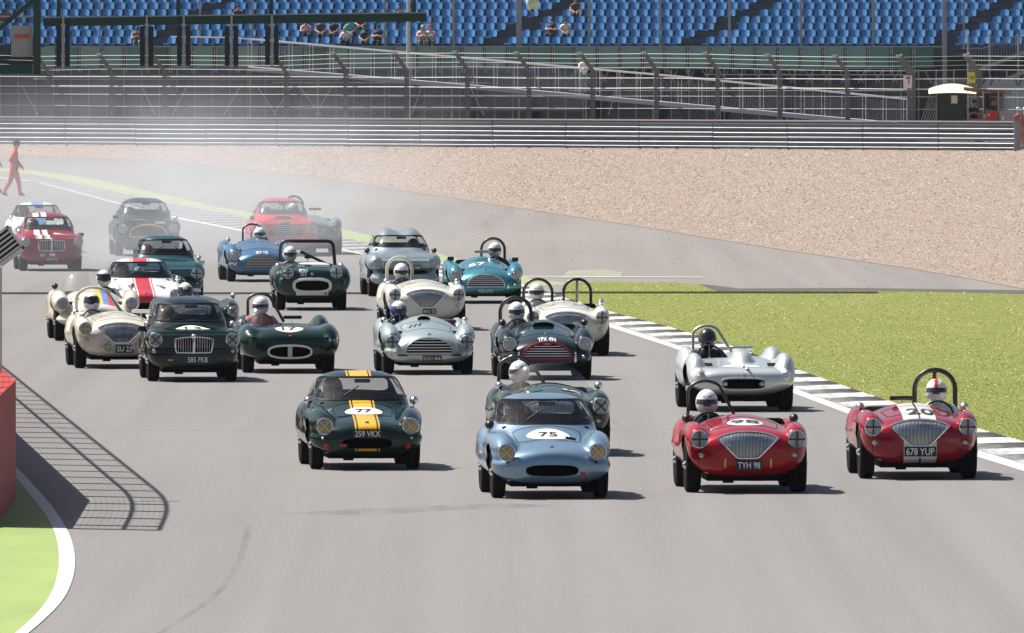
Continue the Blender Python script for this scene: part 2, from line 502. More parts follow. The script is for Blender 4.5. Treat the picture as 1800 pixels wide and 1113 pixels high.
# grass blades
def inside(poly, x, y):
    c = np.zeros(len(x), bool); n = len(poly)
    for i in range(n):
        x1, y1 = poly[i]; x2, y2 = poly[(i + 1) % n]
        if y1 == y2: continue
        t = ((y1 > y) != (y2 > y)) & (x < (x2 - x1) * (y - y1) / (y2 - y1) + x1)
        c ^= t
    return c
NB = 95000
bx = rng.uniform(985, 2000, NB * 2); by = rng.uniform(496, 840, NB * 2)
kk = inside(grass_poly_px, bx, by - rng.normal(0, 1.5, NB * 2))
bx, by = bx[kk][:NB], by[kk][:NB]
nb = len(bx)
d = FPX * CAM_H / (by - 34.0); X = (bx - 900) / FPX * d; Y = d
hgt = rng.uniform(0.003, 0.010, nb) * (1 + 0.8 * (rng.uniform(0, 1, nb) > 0.95)); wid = rng.uniform(0.008, 0.022, nb)
ang = rng.uniform(-0.22, 0.22, nb)
V = np.zeros((nb, 3, 3), np.float32)
V[:, 0] = np.stack([X - np.cos(ang) * wid, Y - np.sin(ang) * wid, np.full(nb, .014)], 1)
V[:, 1] = np.stack([X + np.cos(ang) * wid, Y + np.sin(ang) * wid, np.full(nb, .014)], 1)
V[:, 2] = np.stack([X + rng.uniform(-.02, .02, nb), Y + rng.uniform(-.03, .01, nb), .014 + hgt], 1)
me = fast_mesh('grass', V.reshape(-1, 3), np.arange(nb * 3).reshape(-1, 3))
ca = me.color_attributes.new('tint', 'FLOAT_COLOR', 'POINT')
def field(x, y, sc, seed):
    r_ = np.random.default_rng(seed); f = np.zeros(len(x))
    for _ in range(9):
        kx, ky, ph = r_.normal(0, 1.6) / sc, r_.normal(0, .34) / sc, r_.uniform(0, 6.28)
        f += np.sin(kx * x + ky * y + ph + .8 * np.sin(kx * .6 * x - ky * 1.3 * y))
    return f / 3.0
dry = np.clip(field(X, Y, 1.1, 4) * .7 + field(X, Y, .35, 5) * .5 + (Y - 235) / 160.0 - .25, 0, 1.2)[:, None] * .62
dull = np.clip(field(X, Y, .8, 8) - .25, 0, 1)[:, None] * .6
gcol = np.array([.190, .228, .020]) * (1 - dry) + np.array([.285, .235, .095]) * dry
gcol = gcol * (1 - dull) + np.array([.16, .20, .055]) * dull
col = np.ones((nb, 3, 4), np.float32); col[:, :, :3] = (gcol * np.array([.80, .87, .68]) * rng.uniform(.92, 1.08, (nb, 1)))[:, None, :]
ca.data.foreach_set('color', col.ravel())
tag(link('grass', me, None, attr_mat('grass_blades', 0.7, trans=0.6)), 'short sunlit green grass beside the striped kerb', 'grass', kind='stuff')
# daisies
nd = 800
bx = rng.uniform(1000, 1860, nd * 3); by = rng.uniform(505, 800, nd * 3)
kk = inside(grass_poly_px, bx, by); bx, by = bx[kk][:nd], by[kk][:nd]
o = lumps('daisies', bx, by, rng.uniform(1.3, 2.7, len(bx)), np.array([[.8, .8, .76], [.8, .78, .7], [.6, .6, .45]]), 0.7, attr_mat('daisy_petals'), 0.022, 12)
tag(o, 'tiny white daisies dotted through the grass', 'daisies', kind='stuff')

# ------------------------------------------------------------------ kerb blocks
def resample(P, step):
    P = [Vector(p) for p in P]
    s = [0]
    for i in range(1, len(P)): s.append(s[-1] + (P[i] - P[i - 1]).length)
    n = int(s[-1] / step)
    out = []
    for k in range(n + 1):
        t = k * step
        i = max(j for j in range(len(s)) if s[j] <= t + 1e-9)
        if i >= len(P) - 1: out.append(P[-1]); continue
        f = (t - s[i]) / (s[i + 1] - s[i]); out.append(P[i].lerp(P[i + 1], f))
    return out
def smooth_path(P, n=3):
    P = [Vector(p) for p in P]
    for _ in range(n):
        Q = [P[0]]
        for i in range(len(P) - 1): Q += [P[i].lerp(P[i + 1], .25), P[i].lerp(P[i + 1], .75)]
        P = Q + [P[-1]]
    return P
kin = smooth_path(gp(*reversed(K_IN)), 2); kout = smooth_path(gp(*reversed(K_OUT)), 2)
kin = resample(kin, 2.5)
M_KERB = attr_mat('kerb_paint', 0.75, 'wear_fade')
_N, _L = M_KERB.node_tree.nodes, M_KERB.node_tree.links
_tc = _N.new('ShaderNodeTexCoord'); _mp = _N.new('ShaderNodeMapping'); _mp.inputs['Scale'].default_value = (2.5, .35, 1)
_nz = _N.new('ShaderNodeTexNoise'); _nz.inputs['Scale'].default_value = 3.0; _nz.inputs['Detail'].default_value = 5
_mr = _N.new('ShaderNodeMapRange'); _mr.inputs[1].default_value = .3; _mr.inputs[2].default_value = .7; _mr.inputs[3].default_value = .55; _mr.inputs[4].default_value = 1.3
_mx = _N.new('ShaderNodeMix'); _mx.data_type = 'RGBA'; _mx.blend_type = 'MULTIPLY'; _mx.inputs[0].default_value = 1
_L.new(_tc.outputs['Object'], _mp.inputs[0]); _L.new(_mp.outputs[0], _nz.inputs['Vector']); _L.new(_nz.outputs[0], _mr.inputs[0])
_b = _N['Principled BSDF']; _src = _b.inputs['Base Color'].links[0].from_socket
_L.new(_src, _mx.inputs[6]); _L.new(_mr.outputs[0], _mx.inputs[7]); _L.new(_mx.outputs[2], _b.inputs['Base Color'])
kerb = empty('kerb', kin[0]); kerb['kind'] = 'structure'
def nearest_on(path, p):
    best = None
    for i in range(len(path) - 1):
        a, b = path[i], path[i + 1]; t = max(0, min(1, (p - a).dot(b - a) / (b - a).length_squared)); q = a.lerp(b, t)
        dd = (q - p).length
        if best is None or dd < best[0]: best = (dd, q)
    return best[1]
ko = [nearest_on(kout, p) for p in kin]
for i in range(len(kin) - 1):
    a0, a1, b0, b1 = kin[i], kin[i + 1], ko[i], ko[i + 1]
    V = []; F = []; nt = 8
    for j in range(nt + 1):
        f = j / nt * 0.985; a = a0.lerp(a1, f); b = b0.lerp(b1, f)
        h = 0.028 if j % 2 else 0.0
        V += [(a.x, a.y, 0.006 + h * .2), (a.lerp(b, .5).x, a.lerp(b, .5).y, 0.012 + h * .7), (b.x, b.y, 0.018 + h * .7), (b.x, b.y, -0.03)]
        if j:
            o = 4 * j
            for q in range(3): F.append((o - 4 + q, o + q, o + q + 1, o - 3 + q))
    F.append((0, 1, 2, 3)); F.append(tuple(4 * nt + q for q in (3, 2, 1, 0)))
    me = mesh_np('kerb_block', [Vector(v) - kin[0] for v in V], F)
    ca = me.color_attributes.new('wear_fade', 'FLOAT_COLOR', 'POINT')
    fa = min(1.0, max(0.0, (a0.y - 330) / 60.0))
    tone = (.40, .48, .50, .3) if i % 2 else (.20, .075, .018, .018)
    tone = tuple(t_ * (1 - fa) + (.30 if i % 2 else .13) * fa for t_ in tone)  # tones blend to flat mid values with distance, on top of inner-edge wear
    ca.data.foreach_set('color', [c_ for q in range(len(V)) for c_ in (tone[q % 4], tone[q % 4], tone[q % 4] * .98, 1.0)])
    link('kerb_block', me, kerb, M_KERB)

# ------------------------------------------------------------------ near red barrier and catch fence (left edge)
M_REDWALL = pbr('red_barrier_paint', (0.42, 0.022, 0.018), 0.6, noise=0.5, nscale=3.0, stretch=(1, 1, 0.25))
M_STEEL = pbr('galvanised_steel', (0.42, 0.43, 0.44), 0.45, 0.8, noise=0.2, nscale=3)
M_WIRE = pbr('fence_wire', (0.35, 0.36, 0.37), 0.5, 0.7)
WH = 1.39
C_ = G(28, 878); D_ = G(-9, 926); E_ = D_ + Vector((-0.75, 0.25, 0)); F_ = E_ + Vector((-0.9, -7, 0)); F2 = F_ + Vector((-3, -25, 0))
A_ = G(-82, 760); A2 = G(-230, 600); A3 = G(-480, 455)
face = [A3, A2, A_, C_, D_, E_, F_, F2]
back = [p + Vector((-0.55, 0, 0)) for p in (F2, F_)] + [E_ + Vector((-.5, .3, 0)), A_ + Vector((-.55, -.2, 0)), A2 + Vector((-.55, 0, 0)), A3 + Vector((-.55, 0, 0))]
wall = empty('red_barrier', C_)
tag(wall, 'red painted concrete barrier standing beside the green verge', 'barrier')
# blocks with a rounded top lip between the joints
for i in range(len(face) - 1):
    a, b = face[i], face[i + 1]
    n = max(1, int((b - a).length / 14.0))
    for j in range(n):
        p, q = a.lerp(b, j / n), a.lerp(b, (j + 1) / n)
        t = (q - p).normalized()
        p2, q2 = p + t * .0012, q - t * .0012
        m = MB(); off = Vector((-0.5, 0.12 if i >= 4 else 0.0, 0))
        poly = [p2, q2, q2 + off, p2 + off]
        lo = [(v - C_) for v in poly]
        V = [(v.x, v.y, 0) for v in lo] + [(v.x, v.y, WH - .05) for v in lo]
        c = sum(lo, Vector()) / 4
        V += [(v.x, v.y, WH) for v in lo]
        F = [(0, 1, 5, 4), (1, 2, 6, 5), (2, 3, 7, 6), (3, 0, 4, 7), (4, 5, 9, 8), (5, 6, 10, 9), (6, 7, 11, 10), (7, 4, 8, 11), (8, 9, 10, 11)]
        m.add(V, F)
        me = m.mesh('barrier_block'); link('barrier_block', me, wall, M_REDWALL)
# catch fence behind its top, leaning posts just outside the frame
FO = Vector((-0.27, 0, 0)); FT = 3.35
_ca, _cd = C_.lerp(A_, .16), C_.lerp(D_, .55)
fl = [p + FO for p in [A3, A2, A_] + [_ca.lerp(C_, t_).lerp(C_.lerp(_cd, t_), t_) for t_ in (0, .25, .5, .75, 1)] + [D_]]
fence = empty('catch_fence', C_ + FO)
tag(fence, 'tall mesh catch fence on top of the red barrier', 'fence')
fbase = C_ + FO
pts = resample(fl, 2.6)
for p in pts + [fl[-1]]:
    i_ = min(range(len(fl) - 1), key=lambda k_: (nearest_on(fl[k_:k_ + 2], p) - p).length)
    d_ = (fl[i_ + 1] - fl[i_]).normalized()
    MB().bar(p - fbase + Vector((0, 0, .2)), p - fbase + Vector((0, 0, FT)), .30, .05, up=(-d_.y, d_.x, 0)).build('post', M_STEEL, fence)
for h, r_ in ((FT, .026), (2.72, .026), (1.5, .010)):
    MB().tube([p - fbase + Vector((0, 0, h)) for p in fl], r_, 8).build('rail', M_STEEL, fence, True)
m = MB()
fp = resample(fl, 0.11)
for i, p in enumerate(fp):
    q = p - fbase
    m.bar(q + Vector((0.03, 0, WH)), q + Vector((0.03, 0, FT)), .0028)
for h in np.arange(WH + .05, FT, 0.11):
    for i in range(len(fl) - 1):
        m.bar(fl[i] - fbase + Vector((.03, 0, h)), fl[i + 1] - fbase + Vector((.03, 0, h)), .0028)
o = m.build('wire_mesh', M_WIRE, fence); o['kind'] = 'stuff'
# slatted pale sign panel that sticks out from the fence
sp_ = AT(8, 432, C_.y + 0.4)
sign = empty('slatted_board', sp_)
tag(sign, 'pale slatted board sticking out over the red barrier at the picture edge', 'board')
Mx = Matrix.Rotation(R(-37), 4, 'Y')
fm = MB()
fm.box((0.16, 0, 0), (.03, .05, .34), M=Mx); fm.box((0, 0, .155), (.35, .05, .03), M=Mx); fm.box((0, 0, -.155), (.35, .05, .05), M=Mx)
fm.build('frame', M_WHITE, sign)
MB().box((-.02, .02, 0), (.36, .012, .3), M=Mx).build('backing', M_BLACK, sign)
for k_ in range(5):
    MB().box((-.02, -.005, -.11 + k_ * .052), (.32, .03, .022), M=Mx).build('slat', M_WHITE, sign)
MB().bar((-.1, .03, 0), (fbase - sp_) + Vector((0, 0, sp_.z - .35)), .03).build('bracket', M_STEEL, sign)
MB().tube([AT(1.5, 655, C_.y + 3) - sp_, AT(1.5, 470, C_.y + 3) - sp_], .012, 8).build('support_rod', M_STEEL, sign)

# ------------------------------------------------------------------ triple guard rail
B_PX = [(-120, 254.3), (1785, 266.5)]
bpath = gp(*B_PX)
M_RAIL = pbr('guard_rail_steel', (0.25, 0.275, 0.31), 0.42, 0.35, noise=0.3, nscale=1.5, stretch=(1, 1, 3))
M_TOPRAIL = pbr('rail_cap_pale', (.50, .51, .52), .5)
M_RAILPOST = pbr('rail_post', (0.2, 0.21, 0.22), 0.6, 0.5)
barrier = empty('guard_rail', bpath[-1])
tag(barrier, 'long three-beam galvanised guard rail behind the gravel trap', 'guard rail')
b0 = bpath[-1]
bp_ = resample(list(reversed(bpath)), 4.0)
def wbeam(a, b, z0, h=0.37):
    """one corrugated beam from a to b, facing the camera"""
    t = (b - a).normalized(); n = Vector((t.y, -t.x, 0))
    if n.y > 0: n = -n
    prof = [(.055 - .045 * math.cos(4 * math.pi * q / 18), .37 * q / 18) for q in range(19)]
    V = []; F = []
    for e in (a, b):
        for d_, z in prof: V.append(e + n * d_ + Vector((0, 0, z0 + z * h / .37)))
    k = len(prof)
    for i in range(k - 1): F.append((i, i + 1, k + i + 1, k + i))
    return V, F
for i in range(len(bp_) - 1):
    a, b = bp_[i], bp_[i + 1]
    for j, z0 in enumerate((0.05, 0.45, 0.85)):
        t = (b - a).normalized()
        dz = random.uniform(-.008, .008)
        V, F = wbeam(a - b0 + t * .02, b - b0 - t * .02, z0 + dz)
        link('rail_beam', mesh_np('rail_beam', V, F, True), barrier, M_RAIL)
    if i % 1 == 0:
        for f in (0, .5):
            p = a.lerp(b, f) - b0
            MB().box((p.x, p.y + .1, .65), (.1, .12, 1.3)).build('rail_post', M_RAILPOST, barrier)
# top capping strip, bright in the sun, and rounded end
for i in range(len(bp_) - 1):
    a, b = bp_[i] - b0, bp_[i + 1] - b0
    MB().bar(a + Vector((0, .03, 1.255)), b + Vector((0, .03, 1.255)), .26, .06).build('top_rail', M_TOPRAIL, barrier)
MB().tube([Vector((.06, .06, .05)), Vector((.06, .06, 1.25))], .17, 12).build('end_cap', M_RAIL, barrier, True)

# ------------------------------------------------------------------ debris fence with cranked posts behind the rail
M_CONC = pbr('post_grey', (0.15, 0.15, 0.155), 0.8, noise=0.3, nscale=3)
M_WIREP = pbr('pale_wire', (0.6, 0.6, 0.58), 0.45, 0.4)
posts_px = [(-120, 94), (-40, 94), (85, 98), (195, 96), (288, 96), (502, 98), (606, 94), (713, 93), (820, 92), (928, 93), (1040, 94), (1152, 93), (1260, 94), (1369, 97), (1488, 99), (1600, 99), (1718, 97), (1830, 98)]
dfence = empty('debris_fence', AT(900, 258, 672))
tag(dfence, 'tall wire debris fence with cranked grey posts behind guard rail', 'fence')
df0 = Vector(dfence.location)
def fY(x): return np.interp(x, [0, 1785], [699.0, 664.5])
tops = []
for x, yt in posts_px:
    Y = float(fY(x)) + (5.0 if x == 1718 else 0.0); b = AT(x + 2, 258, Y); b.z = 0
    s = FPX / Y
    k_ = Vector((b.x, Y, CAM_H - (yt - 4) / s))
    tip = Vector((b.x - 22 / s, Y - .35, CAM_H - (yt - 34) / s))
    w = .21 if x not in (1718, 1600) else .36
    m = MB(); m.bar(b - df0, k_ - df0, w, .22, up=(0, 1, 0)); m.bar(k_ - df0 + Vector((.02, 0, -.05)), tip - df0, w * .8, .18, up=(0, 1, 0))
    m.build('post', M_CONC, dfence)
    MB().box(tip - df0 + Vector((-.03, -.02, 0)), (.22, .12, .14)).build('bracket', M_WIREP, dfence)
    tops.append((b, k_, tip))
for f, r_ in ((0.15, .010), (.42, .010), (.7, .010), (.95, .014)):
    MB().tube([(k_.lerp(tip, f)) - df0 for _, k_, tip in tops], r_, 5).build('wire', M_WIREP, dfence)
for z, r_ in ((3.05, .020), (2.62, .026), (2.28, .014), (1.75, .012)):
    MB().tube([Vector((b.x, b.y - .13, z + random.uniform(-.02, .02))) - df0 for b, _, _ in tops], r_, 5).build('wire', M_WIREP, dfence)
m = MB()
for i in range(len(tops) - 1):
    a, b = tops[i][0], tops[i + 1][0]
    L_ = (b - a).length; t = (b - a) / L_; zt = 3.1
    n = int(L_ / .16)
    for j in range(n):
        p = a + t * (j * .16) - df0 + Vector((0, -.12, 0))
        m.bar(p + Vector((0, 0, .1)), p + t * min(1.5, (n - j) * .16) + Vector((0, 0, .1 + 3.0 * min(1.5, (n - j) * .16) / 1.5)), .006)
        m.bar(p + Vector((0, 0, zt)), p + t * min(1.5, (n - j) * .16) + Vector((0, 0, zt - 3.0 * min(1.5, (n - j) * .16) / 1.5)), .006)
o = m.build('chain_link_mesh', pbr('chain_link', (.30, .32, .33), .6, .3), dfence); o['kind'] = 'stuff'

# ------------------------------------------------------------------ grandstand
SY = 722.0
SS = FPX / SY
def sz(py, Y=SY): return CAM_H - (py - 34.0) * Y / FPX
def sxx(px, Y=SY): return (px - 900.0) * Y / FPX
M_SEAT = pbr('blue_seat_plastic', (0.035, 0.15, 0.40), 0.42, noise=0.22, nscale=1.2, coords='Object')
M_SEATR = []
for i_, f_ in enumerate((0.85, 1.0, 1.18)):
    M_SEATR.append(pbr('blue_seat_plastic_%d' % i_, (0.068 * f_, 0.21 * f_, 0.42 * f_), 0.35))
M_STEP = pbr('stand_concrete_dark', (0.075, 0.09, 0.12), 0.85, noise=0.3, nscale=1)
M_STANDST = pbr('stand_steel_grey', (0.27, 0.29, 0.32), 0.6, 0.4, noise=0.2, nscale=2)
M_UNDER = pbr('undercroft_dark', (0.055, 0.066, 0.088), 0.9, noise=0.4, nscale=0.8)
stand = empty('grandstand', (0, SY, 0))
tag(stand, 'grandstand of blue plastic seats above a green hoarding', 'grandstand')
def S(x, y, z): return Vector((x, y - SY, z))
X0, X1 = sxx(-90), sxx(1890)
RISE, DEP, PIT = 0.318, 0.76, 0.508
Z0 = sz(79)
NROW = 9
# stepped deck
for r_ in range(NROW):
    zb = Z0 + r_ * RISE
    MB().box((0, 0.55 + r_ * DEP + DEP / 2, zb - .20), (X1 - X0, DEP, .36)).build('terrace_step', M_STEP, stand)
def seat_mesh():
    m = MB()
    # curved backrest shell
    V = []; F = []
    nx, nz = 5, 5
    for j in range(nz + 1):
        for i in range(nx + 1):
            u = i / nx * 2 - 1; v = j / nz
            w = 0.235 * (1 - 0.10 * v ** 3)
            if v > .82: w -= .03 * (v - .82) / .18
            V.append((u * w, 0.20 + 0.07 * v - 0.07 * u * u, 0.09 + .31 * v - (0.02 * abs(u) ** 3 if v > .8 else 0)))
    for j in range(nz):
        for i in range(nx):
            a = j * (nx + 1) + i; F.append((a, a + 1, a + nx + 2, a + nx + 1))
    m.add(V, F)
    # pan
    V = []; F = []
    for j in range(4):
        for i in range(nx + 1):
            u = i / nx * 2 - 1; v = j / 3
            V.append((u * .215, .21 - .40 * v, .085 + .02 * u * u + (.012 if j == 3 else 0) - .03 * math.sin(v * math.pi)))
    for j in range(3):
        for i in range(nx):
            a = j * (nx + 1) + i; F.append((a, a + 1, a + nx + 2, a + nx + 1))
    m.add(V, F)
    # front roll
    m.box((0, -.195, .06), (.41, .03, .08))
    return m.mesh('seat', True, 50)
SEATM = seat_mesh()
def aisle(px_, r_):
    for x0, w in ((265, 24), (873, 34), (1222, 30), (1652, 30)):
        c = x0 + r_ * 21.5
        if abs(px_ - c) < w / 2 + 4: return True
    return False
seats = []
for r_ in range(NROW):
    x = X0 + (r_ % 2) * .12
    while x < X1:
        px_ = 900 + x * SS
        if not aisle(px_, r_): seats.append((x, r_))
        x += PIT
front = [s_ for s_ in seats if -10 < 900 + s_[0] * SS < 1810]
front.sort(key=lambda s_: s_[1])
single = front[:300]; sset = set(single)
rest = [s_ for s_ in seats if s_ not in sset]
for i, (x, r_) in enumerate(single):
    o = link('seat', SEATM, stand, None, loc=S(x, SY + .55 + r_ * DEP + .42, Z0 + r_ * RISE - .02), rot=(random.uniform(-.03, .03), 0, R(-32) + random.uniform(-.05, .05)))
    if len(SEATM.materials) == 0: SEATM.materials.append(M_SEAT)
    o.material_slots[0].link = 'OBJECT'; o.material_slots[0].material = M_SEATR[random.choice((0, 1, 1, 1, 2))]
sv = np.array([(Matrix.Rotation(R(-32), 3, 'Z') @ v.co)[:] for v in SEATM.vertices]); sf = [tuple(p.vertices) for p in SEATM.polygons]
V = []; F = []
for x, r_ in rest:
    n = len(V); p = S(x, SY + .55 + r_ * DEP + .42, Z0 + r_ * RISE - .02)
    V += [(a + p.x, b + p.y, c + p.z) for a, b, c in sv]; F += [tuple(i + n for i in f) for f in sf]
me = mesh_np('seat_rows', V, F, True, 50)
o = link('seat_rows', me, stand, M_SEATR[1]); o['kind'] = 'stuff'
# back wall of the stand, well above the frame
MB().box((0, .55 + NROW * DEP + .3, Z0 + NROW * RISE + .6), (X1 - X0, .3, 3.0)).build('rear_wall', M_STEP, stand)
# aisle rails
for x0 in (265, 873, 1222, 1652):
    for r_ in range(0, NROW):
        px_ = x0 + r_ * 21.5
        MB().tube([S(sxx(px_), SY + .6 + r_ * DEP, Z0 + r_ * RISE - .05), S(sxx(px_), SY + .6 + r_ * DEP, Z0 + r_ * RISE + .20)], .03, 6).build('aisle_post', M_BLACK, stand)
# front columns of the stand roof
for px_, w in ((352, .10), (176 / 1.0, .09), (444, .12), (677, .12), (797, .13), (912, .25), (1036, .12), (1160, .12), (1282, .12), (1408, .12), (1535, .12), (1660, .21), (1694, .09)):
    x = sxx(px_)
    MB().box((x, -.25, 4.3 + 2.5), (w, w, 8.6) if w > .2 else (w, w, 5.0)).build('column', M_STANDST, stand)
# green hoarding panels along the front
M_HOARD = [pbr('hoarding_green_%d' % i, c, 0.6, noise=0.12, nscale=1.0) for i, c in enumerate(((0.09, 0.235, 0.205), (0.165, 0.32, 0.285), (0.045, 0.14, 0.11), (0.20, 0.34, 0.31)))]
M_HPOST = pbr('hoarding_post', (0.34, 0.37, 0.40), 0.5, 0.4)
hx = 60; i = 0
while hx < 1615:
    w = 39.6
    c = (0, 0, 1, 0, 2, 0, 0, 1, 3, 1, 0)[i % 11] if hx > 800 else (1, 0, 3, 1, 0, 2, 1)[i % 7]
    if hx > 1050: c = 1 if hx < 1500 else 0
    if hx > 1560: c = 2
    zt, zb = sz(83, SY - .9), sz(119.5, SY - .9)
    MB().box((sxx(hx + w / 2, SY - .9), -.9, (zt + zb) / 2), ((w - 5.5) / SS, .05, zt - zb)).build('hoarding_panel', M_HOARD[c], stand)
    m = MB(); m.bar((sxx(hx, SY - 1), -1.0, sz(128)), (sxx(hx, SY - 1), -1.0, sz(81)), .035); m.bar((sxx(hx + 4, SY - 1), -1.0, sz(128)), (sxx(hx + 4, SY - 1), -1.0, sz(81)), .035)
    m.box((sxx(hx + 2), -1.0, sz(92)), (.1, .05, .06))
    m.build('hoarding_post', M_HPOST, stand)
    hx += w; i += 1
MB().bar(S(sxx(80), SY - .95, sz(82)), S(sxx(1660), SY - .95, sz(82)), .05, .04).build('hoarding_top_rail', M_HPOST, stand)
MB().bar(S(sxx(80), SY - .95, sz(120.5)), S(sxx(1600), SY - .95, sz(120.5)), .05, .05).build('hoarding_bottom_rail', M_STANDST, stand)
# undercroft: dark back wall, floor beams and scaffold
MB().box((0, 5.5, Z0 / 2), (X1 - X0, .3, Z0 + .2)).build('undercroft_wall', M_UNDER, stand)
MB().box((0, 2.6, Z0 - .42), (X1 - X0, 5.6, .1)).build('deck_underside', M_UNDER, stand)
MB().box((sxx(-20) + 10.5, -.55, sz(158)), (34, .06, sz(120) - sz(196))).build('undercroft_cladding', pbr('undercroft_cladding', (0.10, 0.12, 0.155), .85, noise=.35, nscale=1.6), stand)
random.seed(21)
for px_ in list(range(-60, 1860, 31)):
    MB().tube([S(sxx(px_), SY - .7 + random.uniform(-.1, .1), 0), S(sxx(px_), SY - .7, sz(122))], .028, 6).build('scaffold_upright', M_STANDST, stand)
for y_, a, b, r_ in ((133, 88, 560, .035), (139, 60, 600, .03), (152.5, 88, 800, .035), (134.5, 600, 1010, .03), (131, 1240, 1600, .03), (138.5, 1200, 1590, .03), (159, 1000, 1600, .025), (145, 480, 860, .03), (169, 600, 1010, .025), (191, 520, 1020, .03)):
    MB().tube([S(sxx(a), SY - 1.1, sz(y_)), S(sxx(b), SY - 1.1, sz(y_ + .6))], r_, 6).build('scaffold_rail', M_HPOST, stand)
for x_, d_ in ((452, 34), (424, -30), (515, -34), (525, 40), (585, -30), (742, -18), (825, 26), (1085, -16), (40, 28), (250, 24), (330, -26)):
    MB().bar(S(sxx(x_), SY - 1.2, sz(150)), S(sxx(x_ + d_), SY - 1.2, sz(202)), .05, .05).build('scaffold_brace', M_HPOST, stand)
# steel trusses under the deck
for k_ in range(42):
    x = 1010 + k_ * 15
    if x > 1790: break
    MB().bar(S(sxx(x), SY - .6, sz(124)), S(sxx(x + (12 if k_ % 2 else -12)), SY - .6, sz(146)), .05).build('truss_web', M_STANDST, stand)
for x in range(0, 1000, 34):
    MB().box((sxx(x), -.4, sz(126)), (.6, .05, .22)).build('deck_bracket', M_UNDER, stand)
# stair tower at the right with lattice
tow = empty('stair_tower', S(sxx(1745), SY - 6, 0) + Vector((0, SY, 0)))
tag(tow, 'grey steel lattice stair tower beside the yellow sign', 'stairs')
t0 = Vector(tow.location)
def T(px_, py_, dy=0): return AT(px_, py_, t0.y + dy) - t0
m = MB()
MB().bar(T(1722, 122), T(1812, 88), .10, .16).build('stringer', M_STANDST, tow)
MB().bar(T(1745, 150), T(1820, 118), .10, .16).build('stringer', M_STANDST, tow)
for a, b in (((1740, 152), (1765, 96)), ((1765, 96), (1790, 152)), ((1790, 152), (1812, 100)), ((1725, 150), (1748, 118)), ((1752, 150), (1772, 112)), ((1772, 112), (1810, 130))):
    MB().bar(T(*a), T(*b), .09).build('lattice_brace', M_BLACK, tow)
for x in range(1700, 1815, 5):
    yb = 124 - max(0, x - 1722) * .37
    MB().bar(T(x, yb + 6, .3), T(x, yb - 38, .3), .02).build('baluster', M_STANDST, tow)
MB().bar(T(1690, 85, .3), T(1730, 85, .3), .05).build('handrail', M_STANDST, tow)
MB().bar(T(1730, 84, .3), T(1815, 52, .3), .05).build('handrail', M_STANDST, tow)
for x in (1702, 1740, 1790):
    MB().tube([T(x, 262), T(x, 60)], .05, 8).build('upright', M_STANDST, tow)
MB().box(T(1770, 175, 1.2), (2.6, .1, 2.0)).build('grey_sheet', pbr('grey_blue_sheet', (.25, .3, .36), .7, noise=.1), tow)

# ------------------------------------------------------------------ access ramp with handrails
RY = 712.0
def rp(px_, py_, dy=0): return AT(px_, py_, RY + dy)
ramp = empty('access_ramp', rp(960, 262)); tag(ramp, 'long sloping access ramp with pale deck and handrails', 'ramp')
r0 = Vector(ramp.location)
M_DECK = pbr('ramp_deck_pale', (0.50, 0.56, 0.60), 0.5, noise=.1, nscale=3)
M_RSTEEL = pbr('ramp_rail_steel', (0.66, 0.68, 0.70), 0.3, 0.6)
seg = [(436, 117.5), (620, 132), (900, 155.5), (1200, 182), (1500, 209), (1640, 221)]
for i in range(len(seg) - 1):
    a, b = rp(*seg[i]) - r0, rp(*seg[i + 1]) - r0
    dn = Vector((0, 0, -.06))
    m = MB(); up = Vector((0, 1.6, 0))
    V = [a, b, b + up + Vector((0, 0, .015)), a + up + Vector((0, 0, .015)), a + dn, b + dn, b + up + dn, a + up + dn]
    m.add(V, [(0, 1, 2, 3), (4, 7, 6, 5), (0, 4, 5, 1), (2, 6, 7, 3), (0, 3, 7, 4), (1, 5, 6, 2)])
    m.build('deck', M_DECK, ramp)
    MB().bar(a + Vector((0, -.02, -.13)), b + Vector((0, -.02, -.13)), .05, .14).build('edge_beam', M_HPOST, ramp)
def deck_y(x): return float(np.interp(x, [p[0] for p in seg], [p[1] for p in seg]))
for dy, off, ex in ((0, 0, 0), (1.55, -1.0, 6)):
    top = [(436 + ex, deck_y(436) - 48.5 + off), (1180 + ex, deck_y(1180) - 46 + off), (1600 + ex, deck_y(1600) - 42 + off)]
    MB().tube([rp(x, y, dy) - r0 for x, y in top], .028, 6).build('handrail', M_RSTEEL, ramp, True)
    for x in range(436, 1600, 36):
        yt = float(np.interp(x, [p[0] for p in top], [p[1] for p in top]))
        MB().tube([rp(x + ex, deck_y(x), dy) - r0, rp(x + ex, yt, dy) - r0], .014, 6).build('post', M_RSTEEL, ramp, True)
    m = MB()
    for x in np.arange(436, 1600, 4.5):
        m.bar(rp(x + ex, deck_y(x) - 2, dy) - r0, rp(x + ex, deck_y(x) - 38, dy) - r0, .010)
    o = m.build('infill_bars', M_STANDST, ramp); o['kind'] = 'stuff'
MB().tube([rp(300, 64.5) - r0, rp(418, 66.5) - r0, rp(436, 69) - r0], .03, 6).build('handrail', M_RSTEEL, ramp, True)
for x in range(440, 1500, 118):
    MB().bar(rp(x, 258, .8) - r0 + Vector((0, 0, -.0)), rp(x, deck_y(x) + 3, .8) - r0, .08).build('leg', M_STANDST, ramp)

